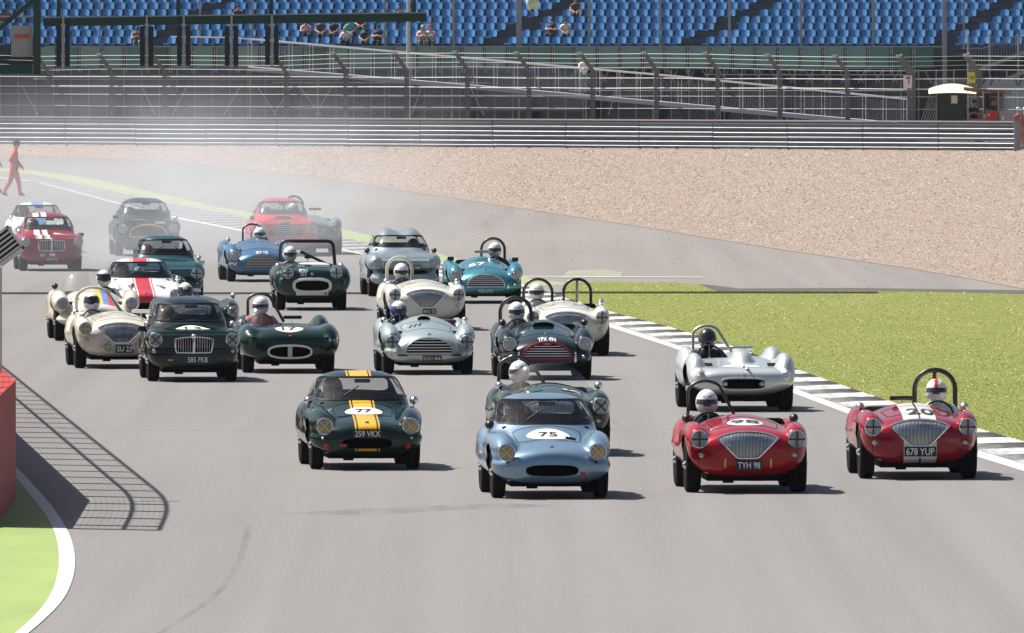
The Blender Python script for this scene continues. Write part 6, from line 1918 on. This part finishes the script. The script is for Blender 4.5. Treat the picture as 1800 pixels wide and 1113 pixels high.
def skeleton(j, fing=True):
    """joint table -> vertices, edges, radii, region names"""
    V = []; E = []; Rr = []; Rg = []; ix = {}
    def add(n, p, r, rg, par=None):
        ix[n] = len(V); V.append(Vector(p)); Rr.append(r); Rg.append(rg)
        if par is not None: E.append((ix[par], ix[n]))
    add('pelvis', j['pelvis'], (.155, .115), 'bottom')
    add('waist', Vector(j['pelvis']).lerp(Vector(j['chest']), .45), (.145, .105), 'top', 'pelvis')
    add('chest', j['chest'], (.170, .12), 'top', 'waist')
    add('neck0', j['neck'], (.065, .065), 'top', 'chest')
    h = Vector(j['head'])
    add('jaw', Vector(j['neck']).lerp(h, .55), (.062, .068), 'skin', 'neck0')
    add('face', h, (.078, .094), 'skin', 'jaw')
    add('skull', h + Vector((0, .012, .075)), (.070, .085), 'skin', 'face')
    f = Vector(j.get('look', (0, -1, 0)))
    add('nose', h + f * .105 + Vector((0, 0, .005)), (.014, .014), 'skin', 'face')
    for s in 'lr':
        add('sh' + s, j['sh' + s], (.072, .072), 'top', 'chest')
        e = Vector(j['el' + s]); w = Vector(j['ha' + s])
        add('ua' + s, Vector(j['sh' + s]).lerp(e, .5), (.052, .052), 'top', 'sh' + s)
        add('el' + s, e, (.043, .043), j.get('arm', 'top'), 'ua' + s)
        add('wr' + s, w, (.029, .029), j.get('arm', 'top'), 'el' + s)
        d_ = (w - e).normalized()
        pal = w + d_ * .055
        add('pa' + s, pal, (.034, .020), j.get('hand', 'skin'), 'wr' + s)
        if fing:
            side = d_.cross(Vector((0, 0, 1)))
            side = side.normalized() if side.length > .1 else Vector((1, 0, 0))
            if s == 'l': side = -side
            dn = d_.cross(side).normalized()
            if dn.z > 0: dn = -dn
            for q, (o_, l_) in enumerate(((-.027, .062), (-.009, .075), (.009, .070), (.027, .055))):
                b = pal + side * o_ + d_ * .028
                k1 = b + d_ * l_ * .5 + dn * .012; k2 = b + d_ * l_ * .8 + dn * .04
                add('f%d%s' % (q, s), b, (.0095, .0095), j.get('hand', 'skin'), 'pa' + s)
                add('g%d%s' % (q, s), k1, (.0085, .0085), j.get('hand', 'skin'), 'f%d%s' % (q, s))
                add('h%d%s' % (q, s), k2, (.0075, .0075), j.get('hand', 'skin'), 'g%d%s' % (q, s))
            t0_ = pal - side * .034 - d_ * .02
            add('t0' + s, t0_, (.0105, .0105), j.get('hand', 'skin'), 'pa' + s)
            add('t1' + s, t0_ - side * .022 + d_ * .035 + dn * .012, (.009, .009), j.get('hand', 'skin'), 't0' + s)
        add('hip' + s, j['hip' + s], (.095, .095), 'bottom', 'pelvis')
        k_ = Vector(j['kn' + s]); a = Vector(j['an' + s])
        add('th' + s, Vector(j['hip' + s]).lerp(k_, .5), (.082, .082), 'bottom', 'hip' + s)
        add('kn' + s, k_, (.060, .060), 'bottom', 'th' + s)
        add('ca' + s, k_.lerp(a, .4), (.056, .056), 'bottom', 'kn' + s)
        add('an' + s, a, (.040, .040), 'bottom', 'ca' + s)
        add('he' + s, a + Vector((0, .03, -.045)), (.04, .04), 'shoe', 'an' + s)
        ft = Vector(j.get('ft' + s, (0, -.16, -.05)))
        add('to' + s, a + ft, (.042, .032), 'shoe', 'an' + s)
    return V, E, Rr, Rg

REG = ['skin', 'top', 'bottom', 'shoe']
def person_mesh(name, j, fing=True, lvl=1):
    V, E, Rr, Rg = skeleton(j, fing)
    bk = j.get('bulk', 1.12)
    Rr = [((a * bk, b * bk) if rg in ('top', 'bottom') else (a, b)) for (a, b), rg in zip(Rr, Rg)]
    me = bpy.data.meshes.new('figure'); me.from_pydata([v[:] for v in V], E, [])
    ob = bpy.data.objects.new('figure', me); COL.objects.link(ob)
    ob.modifiers.new('skin', 'SKIN')
    for i, sv_ in enumerate(me.skin_vertices[0].data):
        sv_.radius = Rr[i]; sv_.use_root = (i == 0)
    sb = ob.modifiers.new('sub', 'SUBSURF'); sb.levels = lvl; sb.render_levels = lvl
    dg = bpy.context.evaluated_depsgraph_get()
    out = bpy.data.meshes.new_from_object(ob.evaluated_get(dg))
    bpy.data.objects.remove(ob)
    out.name = name
    segs = [(np.array(V[a][:]), np.array(V[b][:]), Rg[b]) for a, b in E]
    Pc = np.array([p.center[:] for p in out.polygons]); best = np.full(len(Pc), 1e9); reg = np.zeros(len(Pc), np.int32)
    for a, b, rg in segs:
        e = b - a; t = np.clip(((Pc - a) @ e) / (e @ e + 1e-9), 0, 1); dd = np.linalg.norm(Pc - a - t[:, None] * e, axis=1)
        m = dd < best; best[m] = dd[m]; reg[m] = REG.index(rg)
    for _ in range(4): out.materials.append(None)
    out.polygons.foreach_set('material_index', reg)
    out.polygons.foreach_set('use_smooth', [True] * len(out.polygons))
    out.update()
    return out

J = {}
J['driver'] = dict(pelvis=(0, .02, .30), chest=(0, .07, .72), neck=(0, .04, .92), head=(0, -.01, 1.03), shl=(-.19, .05, .845), shr=(.19, .05, .845), ell=(-.31, -.14, .66), elr=(.31, -.14, .66), hal=(-.17, -.40, .74), har=(.17, -.40, .74),
                   hipl=(-.09, 0, .30), hipr=(.09, 0, .30), knl=(-.12, -.46, .44), knr=(.12, -.46, .44), anl=(-.10, -.86, .30), anr=(.10, -.86, .30), hand='shoe')
J['sit'] = dict(pelvis=(0, .08, .10), chest=(0, .06, .44), neck=(0, .03, .62), head=(0, -.01, .76), shl=(-.18, .05, .54), shr=(.18, .05, .54), ell=(-.25, -.08, .32), elr=(.25, -.08, .32), hal=(-.10, -.26, .26), har=(.10, -.26, .26),
                hipl=(-.09, .04, .10), hipr=(.09, .04, .10), knl=(-.12, -.36, .16), knr=(.12, -.36, .16), anl=(-.12, -.40, -.24), anr=(.12, -.40, -.24), arm='skin')
J['sitfwd'] = dict(J['sit'], chest=(0, -.06, .40), neck=(0, -.14, .56), head=(0, -.20, .68), shl=(-.18, -.08, .50), shr=(.18, -.08, .50), ell=(-.24, -.28, .28), elr=(.24, -.28, .28), hal=(-.06, -.40, .36), har=(.06, -.40, .36))
J['sitarm'] = dict(J['sit'], ell=(-.27, -.12, .36), hal=(.02, -.24, .42), elr=(.27, -.12, .36), har=(-.02, -.27, .38), head=(.02, -.02, .76))
J['stand'] = dict(pelvis=(0, 0, .95), chest=(0, 0, 1.30), neck=(0, 0, 1.50), head=(0, -.03, 1.64), shl=(-.19, 0, 1.42), shr=(.19, 0, 1.42), ell=(-.26, .03, 1.14), elr=(.26, .03, 1.14), hal=(-.25, -.10, .92), har=(.25, -.10, .92),
                  hipl=(-.10, 0, .92), hipr=(.10, 0, .92), knl=(-.11, -.02, .50), knr=(.11, -.02, .50), anl=(-.12, .03, .09), anr=(.12, .03, .09))
J['lean'] = dict(J['stand'], chest=(0, -.14, 1.26), neck=(0, -.24, 1.44), head=(0, -.32, 1.56), shl=(-.19, -.18, 1.38), shr=(.19, -.18, 1.38), ell=(-.26, -.34, 1.16), elr=(.26, -.34, 1.16), hal=(-.04, -.46, 1.14), har=(.06, -.46, 1.18))
# walking towards +x, seen from its side
J['walk'] = dict(pelvis=(0, 0, .93), chest=(.03, 0, 1.28), neck=(.05, 0, 1.48), head=(.09, -.01, 1.62), look=(1, -.2, 0), shl=(.02, .18, 1.40), shr=(.02, -.18, 1.40), ell=(.12, .24, 1.13), elr=(-.14, -.22, 1.14), hal=(.26, .18, .96), har=(.10, -.22, .98),
                 hipl=(0, .09, .90), hipr=(0, -.09, .90), knl=(.16, .09, .50), knr=(-.12, -.09, .49), anl=(.20, .10, .09), anr=(-.34, -.09, .12), ftl=(.17, 0, -.05), ftr=(.15, 0, -.09), bulk=1.38, hand='shoe')
PM = {}
def get_pm(k_, fing=True):
    if k_ not in PM: PM[k_] = person_mesh('body', J[k_], fing)
    return PM[k_]

def cap_mesh(rx, ry, rz, z0=-.25, n=16):
    V = []; F = []; m = 7
    for i in range(m + 1):
        a = z0 + (math.pi / 2 - z0) * i / m
        for k_ in range(n):
            t = 2 * math.pi * k_ / n
            dip = -.35 if (math.sin(t) > .2 and i == 0) else 0
            V.append((rx * math.cos(a) * math.cos(t), ry * math.cos(a) * math.sin(t), rz * math.sin(a + dip)))
    for i in range(m):
        for k_ in range(n): F.append((i * n + k_, i * n + (k_ + 1) % n, (i + 1) * n + (k_ + 1) % n, (i + 1) * n + k_))
    return mesh_np('hair', V, F, True)
HAIRM = cap_mesh(.088, .105, .098)

def person(label, pose, loc, rz, top, bottom, hair=None, hat=None, skin=M_SKIN, scale=1.0, group=None, fing=True):
    r = empty('person', loc, rz); r.scale = (scale,) * 3
    tag(r, label, 'person', group)
    me = get_pm(pose, fing)
    o = link('body', me, r)
    for i, mt in enumerate((skin, top, bottom, CL['black'])):
        o.material_slots[i].link = 'OBJECT'; o.material_slots[i].material = mt
    h = Vector(J[pose]['head']); lk = Vector(J[pose].get('look', (0, -1, 0)))
    a = math.atan2(lk.x, -lk.y)
    if hair: link('hair', HAIRM, r, hair, loc=h + Vector((0, .01, .05)), rot=(0, 0, a))
    if hat:
        hm = MB(); hm.lathe([(.10, .0), (.104, .03), (.10, .08), (.07, .115), (.0001, .122)], 18)
        o2 = hm.build('cap', hat, r, True, loc=h + Vector((0, .01, .075)), rot=(0, 0, a))
        MB().add([(-.075, -.09, .005), (.075, -.09, .005), (.06, -.19, -.01), (-.06, -.19, -.01), (-.075, -.09, .018), (.075, -.09, .018), (.06, -.19, 0), (-.06, -.19, 0)], [(0, 3, 2, 1), (4, 5, 6, 7), (0, 1, 5, 4), (1, 2, 6, 5), (2, 3, 7, 6), (3, 0, 4, 7)]).build('peak', hat, o2)
    return r

# helmets -----------------------------------------------------------------
def helmet_grid():
    V = []; nu, nv = 36, 22
    for j in range(nv + 1):
        ph = -math.pi / 2 * .80 + (math.pi / 2 + math.pi / 2 * .80) * j / nv
        for i in range(nu):
            t = 2 * math.pi * i / nu
            x, y, z = math.cos(ph) * math.sin(t), -math.cos(ph) * math.cos(t), math.sin(ph)
            rx, ry, rz = .126, .150, .150
            fwd = max(0.0, -y)
            yy = y * ry - .022 * fwd * (1 if z < -.05 else max(0, 1 - (z + .05) * 3))
            zz = z * rz
            if z < -.4: x *= 1 - (abs(z) - .4) * .25
            V.append((x * rx, yy, zz))
    F = []; C = []
    for j in range(nv):
        for i in range(nu):
            F.append((j * nu + i, j * nu + (i + 1) % nu, (j + 1) * nu + (i + 1) % nu, (j + 1) * nu + i))
    return np.array(V), np.array(F)
HV, HF = helmet_grid()
hc = HV[HF].mean(1)
ang_ = np.degrees(np.arctan2(hc[:, 0], -hc[:, 1]))
vis = (np.abs(ang_) < 66) & (hc[:, 2] > -.030 + .0004 * np.abs(ang_)) & (hc[:, 2] < .052 - .0002 * np.abs(ang_))
H_SHELL = sub_mesh('shell', HV, HF, ~vis, True, 60)
H_VISOR = sub_mesh('visor', HV * .985, HF, vis, True, 60)
H_BROW = sub_mesh('band', HV * 1.006, HF, (~vis) & (hc[:, 2] > .045) & (hc[:, 2] < .10), True, 60)
H_TOP = sub_mesh('top_band', HV * 1.006, HF, (np.abs(hc[:, 0]) < .022) & (hc[:, 2] > .05), True, 60)
H_SIDE = sub_mesh('side_band', HV * 1.006, HF, (~vis) & (hc[:, 2] > -.03) & (hc[:, 2] < .085) & (np.abs(ang_) > 20), True, 60)
H_FACE = sub_mesh('chin_bar', HV * 1.004, HF, (~vis) & (hc[:, 2] < -.03) & (np.abs(ang_) < 60), True, 60)
M_VISOR = pbr('visor_smoke', (.015, .013, .016), .12, coat=.8)
M_HW = pbr('helmet_white', (.78, .78, .78), .25, coat=.6)
M_HS = pbr('helmet_silver', (.5, .51, .53), .3, .3, coat=.5)
M_HB = pbr('helmet_black', (.012, .012, .014), .2, coat=.7)
M_HBL = pbr('helmet_blue', (.03, .10, .42), .25, coat=.6)
M_HD = pbr('helmet_dark', (.10, .08, .08), .4)
HEL = {'white': (M_HW, []), 'silver': (M_HS, []), 'black': (M_HB, []), 'dark': (M_HD, []), 'white_redtop': (M_HW, [(H_TOP, M_REDL)]), 'bluewhite': (M_HW, [(H_SIDE, M_HBL), (H_FACE, M_HBL)]),
       'visorcap': (M_HW, [(H_BROW, M_HB)]), 'visorwhite': (M_HW, [(H_BROW, M_HB)]), 'whiteblack': (M_HW, [(H_SIDE, M_HB), (H_TOP, M_HW)])}
WHICH = {'e77': 'dark green coupe number 77', 'e75': 'pale blue coupe number 75', 'tyh': 'red car with plate TYH 98', 'yup': 'red and white car number 20', 's85': 'silver sports racer', '2a': 'green car marked 2A', 'ypx': 'green car with letters YPX 494', 'hwr': 'off-white car with two roll hoops',
         'kou': 'silver green car KOU 406', 'hwm': 'off-white car behind KOU 406', 'uyk': 'bright teal car', 'bub': 'double-bubble coupe', 'pou': 'green car with full-width roll bar', 's17': 'green racer number 17', 'm585': 'dark green hardtop number 13', 'su': 'cream car with yellow lamp crosses',
         'crm': 'cream roadster with coloured bands', 'e144': 'white coupe with red stripe', 'ace': 'dull teal coupe', 'g99': 'green coupe with yellow grille arch', 'mga1': 'red hardtop with white stripes', 'ewb': 'white coupe with blue stripe', 'sky': 'blue car marked SKY 105', 'red': 'bright red coupe', 'grn': 'grey green car behind the red coupe', 'hid': 'green car behind the number 13 hardtop'}
HNAME = {'white': 'white helmet', 'silver': 'silver helmet', 'black': 'black helmet', 'dark': 'dark helmet', 'white_redtop': 'white helmet with red stripe', 'bluewhite': 'blue and white helmet', 'visorcap': 'white helmet with black peak', 'visorwhite': 'white helmet with black brow', 'whiteblack': 'white and black helmet'}
for c in CARS:
    dv = c.get('driver')
    if not dv: continue
    coupe = 'cock' not in TY[c['type']]
    p = c['_M'] @ Vector((dv['x'], 1.70 if not coupe else 1.66, dv.get('dz', 0) - (.04 if not coupe else .10) + (.0 if c['type'] in ('elite', 'ac', 'healey') else .03)))
    r = empty('person', p, c['_yaw'] + R(random.uniform(-4, 4)))
    tag(r, 'driver in ' + HNAME[dv['helm']] + ' in the ' + WHICH[c['id']], 'person', 'drivers of the racing cars')
    o = link('body', get_pm('driver'), r)
    st = CL[dv['suit']]
    for i, mt in enumerate((M_SKIN, st, st, CL['black'])):
        o.material_slots[i].link = 'OBJECT'; o.material_slots[i].material = mt
    sh_, ex = HEL[dv['helm']]
    he = link('helmet', H_SHELL, r, sh_, loc=(0, -.01, 1.06), scale=(1.07, 1.07, 1.07), rot=(R(random.uniform(-4, 6)), 0, R(random.uniform(-8, 8))))
    link('visor', H_VISOR, he, M_VISOR)
    for em, mt in ex: link(em.name.split('.')[0], em, he, mt)
    if sh_ is M_HW and dv['helm'] == 'white':
        m = MB()
        for sx in (-1, 1): m.box((sx * .035, -.139, .075), (.016, .012, .012))
        m.build('vents', M_BLACK, he)

# spectators -----------------------------------------------------------------
def spect(px_, row, label, pose, top, bottom, hair=None, hat=None, rz=0.0, scale=1.0):
    return person(label, pose, (sxx(px_), SY + .55 + row * DEP + .40, Z0 + row * RISE + .02), rz, top, bottom, hair, hat, scale=scale, group='spectators sitting in the grandstand')
HH = H_HAIR
spect(240, 0, 'spectator in grey sitting between the signal boxes', 'sitfwd', CL['grey'], CL['greytrouser'], HH['brown'])
spect(416, 3, 'spectator in a dark jacket high above the gantry beam', 'sit', CL['charcoal'], CL['charcoal'], HH['dark'], rz=.3)
spect(537, 1, 'spectator in a pink shirt under the gantry beam', 'sitfwd', CL['pink'], CL['charcoal'], HH['brown'])
spect(563, 1, 'spectator in charcoal beside the pink shirt', 'sit', CL['charcoal'], CL['charcoal'], HH['dark'])
spect(586, 1, 'spectator in dark blue beside the teal shirt', 'sit', CL['darkblue'], CL['charcoal'], HH['dark'], rz=-.3)
spect(614, 1, 'spectator in a bright teal shirt below the gantry beam', 'sit', CL['teal'], CL['grey'], HH['brown'])
spect(609, 0, 'blond spectator in a white top leaning forward', 'sitfwd', CL['white'], CL['charcoal'], HH['blond'], rz=-.4)
spect(640, 0, 'small spectator in a navy shirt in the front row', 'sit', CL['navy'], CL['charcoal'], HH['dark'], scale=.9)
spect(633, 2, 'spectator in brown behind the navy shirt', 'sit', CL['brown'], CL['charcoal'], HH['dark'])
spect(664, 0, 'spectator in a dark blue jacket beside the navy shirt', 'sitarm', CL['darkblue'], CL['charcoal'], HH['dark'], rz=-.3)
spect(702, 3, 'spectator in black above the end of the gantry beam', 'sitfwd', CL['black'], CL['charcoal'], HH['dark'])
spect(742, 0, 'white-haired spectator in a pinkish shirt with folded arms', 'sitarm', CL['pinkshirt'], CL['khaki'], HH['grey'])
spect(756, 0, 'spectator in a red cap and pale blue shirt', 'sitarm', CL['lightblue'], CL['khaki'], None, CL['red'])
spect(970, 1, 'spectator in a charcoal shirt beside the white shirt', 'sitarm', CL['charcoal'], CL['charcoal'], HH['dark'], rz=-.5)
spect(994, 1, 'spectator in a white shirt and sunglasses in the stand', 'sit', CL['white'], CL['charcoal'], HH['dark'])
spect(1012, 4, 'spectator in dark clothes seated high near the aisle', 'sit', CL['brown'], CL['charcoal'], HH['dark'])
fp_ = AT(1026, deck_y(1026) - 1.0, RY + .42)
person('grey-haired man in a white shirt leaning on the ramp handrail', 'lean', fp_, R(8), CL['white'], CL['greytrouser'], HH['grey'])
q_ = AT(1712, 214, HY + .3); person('man in black shirt and dark hat sitting in the shelter', 'sitarm', q_ + Vector((0, 0, -.02)), 0, CL['black'], CL['black'], None, CL['charcoal'])
q_ = AT(1745, 211, HY + .6); person('man in dark shirt and reddish cap behind the red box', 'sitarm', q_ + Vector((0, 0, 0)), R(-20), CL['charcoal'], CL['black'], None, CL['brown'])
for x_, lab in ((1789, 'marshal in red overalls and white cap by the rail end'), (1801, 'marshal in red overalls at the very edge of the picture')):
    q_ = G(x_, 263); q_.y -= .4; person(lab, 'stand', (q_.x, q_.y, 0), R(40), CL['red'], CL['red'], None, M_HW, group='marshals by the rail end')
# marshals walking across the track at the left
q_ = G(24, 346); person('marshal in orange overalls walking across the track', 'walk', q_, R(6), CL['orange'], CL['orange'], HH['dark'], CL['darkblue'], scale=1.0)
q_ = G(-14, 341); person('second marshal in dark trousers half out of the picture', 'walk', q_, R(4), CL['navy'], CL['navy'], HH['dark'], None, scale=1.0)

# ------------------------------------------------------------------ air: tyre smoke over the start and thin haze
def smoke_mat(name, dens, col, scale, cen, rad):
    m = bpy.data.materials.new(name); m.use_nodes = True
    N, L = m.node_tree.nodes, m.node_tree.links; N.clear()
    o = N.new('ShaderNodeOutputMaterial'); v = N.new('ShaderNodeVolumePrincipled')
    v.inputs['Color'].default_value = (*col, 1); v.inputs['Anisotropy'].default_value = 0.0
    tc = N.new('ShaderNodeTexCoord')
    mp = N.new('ShaderNodeMapping'); mp.inputs['Scale'].default_value = (.32, .05, .5)
    nz = N.new('ShaderNodeTexNoise'); nz.inputs['Scale'].default_value = scale; nz.inputs['Detail'].default_value = 3.5
    L.new(tc.outputs['Object'], mp.inputs[0]); L.new(mp.outputs[0], nz.inputs['Vector'])
    # soft falloff from the middle of the cloud (object coordinates are -1..1)
    mp2 = N.new('ShaderNodeMapping'); mp2.inputs['Scale'].default_value = tuple(1 / r for r in rad)
    L.new(tc.outputs['Object'], mp2.inputs[0])
    ln = N.new('ShaderNodeVectorMath'); ln.operation = 'LENGTH'; L.new(mp2.outputs[0], ln.inputs[0])
    fo = N.new('ShaderNodeMapRange'); fo.interpolation_type = 'SMOOTHSTEP'; fo.inputs[1].default_value = 1.0; fo.inputs[2].default_value = 0.15; fo.inputs[3].default_value = 0; fo.inputs[4].default_value = 1
    L.new(ln.outputs['Value'], fo.inputs[0])
    mr = N.new('ShaderNodeMapRange'); mr.inputs[1].default_value = .34; mr.inputs[2].default_value = .68; mr.inputs[3].default_value = .05; mr.inputs[4].default_value = 1.9
    L.new(nz.outputs[0], mr.inputs[0])
    a = N.new('ShaderNodeMath'); a.operation = 'MULTIPLY'; L.new(fo.outputs[0], a.inputs[0]); L.new(mr.outputs[0], a.inputs[1])
    b = N.new('ShaderNodeMath'); b.operation = 'MULTIPLY'; b.inputs[1].default_value = dens; L.new(a.outputs[0], b.inputs[0])
    L.new(b.outputs[0], v.inputs['Density']); L.new(v.outputs[0], o.inputs['Volume'])
    return m
def smoke_cloud(name, cen, rad, dens, label):
    bm = bmesh.new(); bmesh.ops.create_icosphere(bm, subdivisions=3, radius=1.03)
    for v in bm.verts: v.co = Vector((v.co.x * rad[0], v.co.y * rad[1], max(v.co.z * rad[2], -cen[2] + .03)))
    me = bpy.data.meshes.new(name); bm.to_mesh(me); bm.free()
    o = link(name, me, None, smoke_mat(name + '_vol', dens, (.87, .92, .99), 1.3, cen, rad), loc=cen)
    tag(o, label, 'smoke', kind='stuff')
    return o
sm1 = smoke_cloud('tyre_smoke', (-7.8, 356, .9), (8.6, 40, 2.6), .011, 'pale blue tyre smoke drifting over the rear cars at the left')
sm2 = smoke_cloud('drifting_smoke', (-10.5, 478, 1.2), (13, 85, 3.2), .0045, 'thin smoke hanging over the far run-off')
hz = MB().box((0, 380, 6.0), (700, 790, 30.0))
hme = hz.mesh('haze')
hm = bpy.data.materials.new('thin_haze'); hm.use_nodes = True
hm.node_tree.nodes.clear()
ho = hm.node_tree.nodes.new('ShaderNodeOutputMaterial'); hv = hm.node_tree.nodes.new('ShaderNodeVolumePrincipled')
hv.inputs['Density'].default_value = .000022; hv.inputs['Color'].default_value = (.80, .88, 1.0, 1); hv.inputs['Anisotropy'].default_value = .2
hm.node_tree.links.new(hv.outputs[0], ho.inputs['Volume'])
hz_o = link('haze', hme, None, hm); hz_o['kind'] = 'stuff'
cy.volume_step_rate = 4.0
cy.volume_max_steps = 128
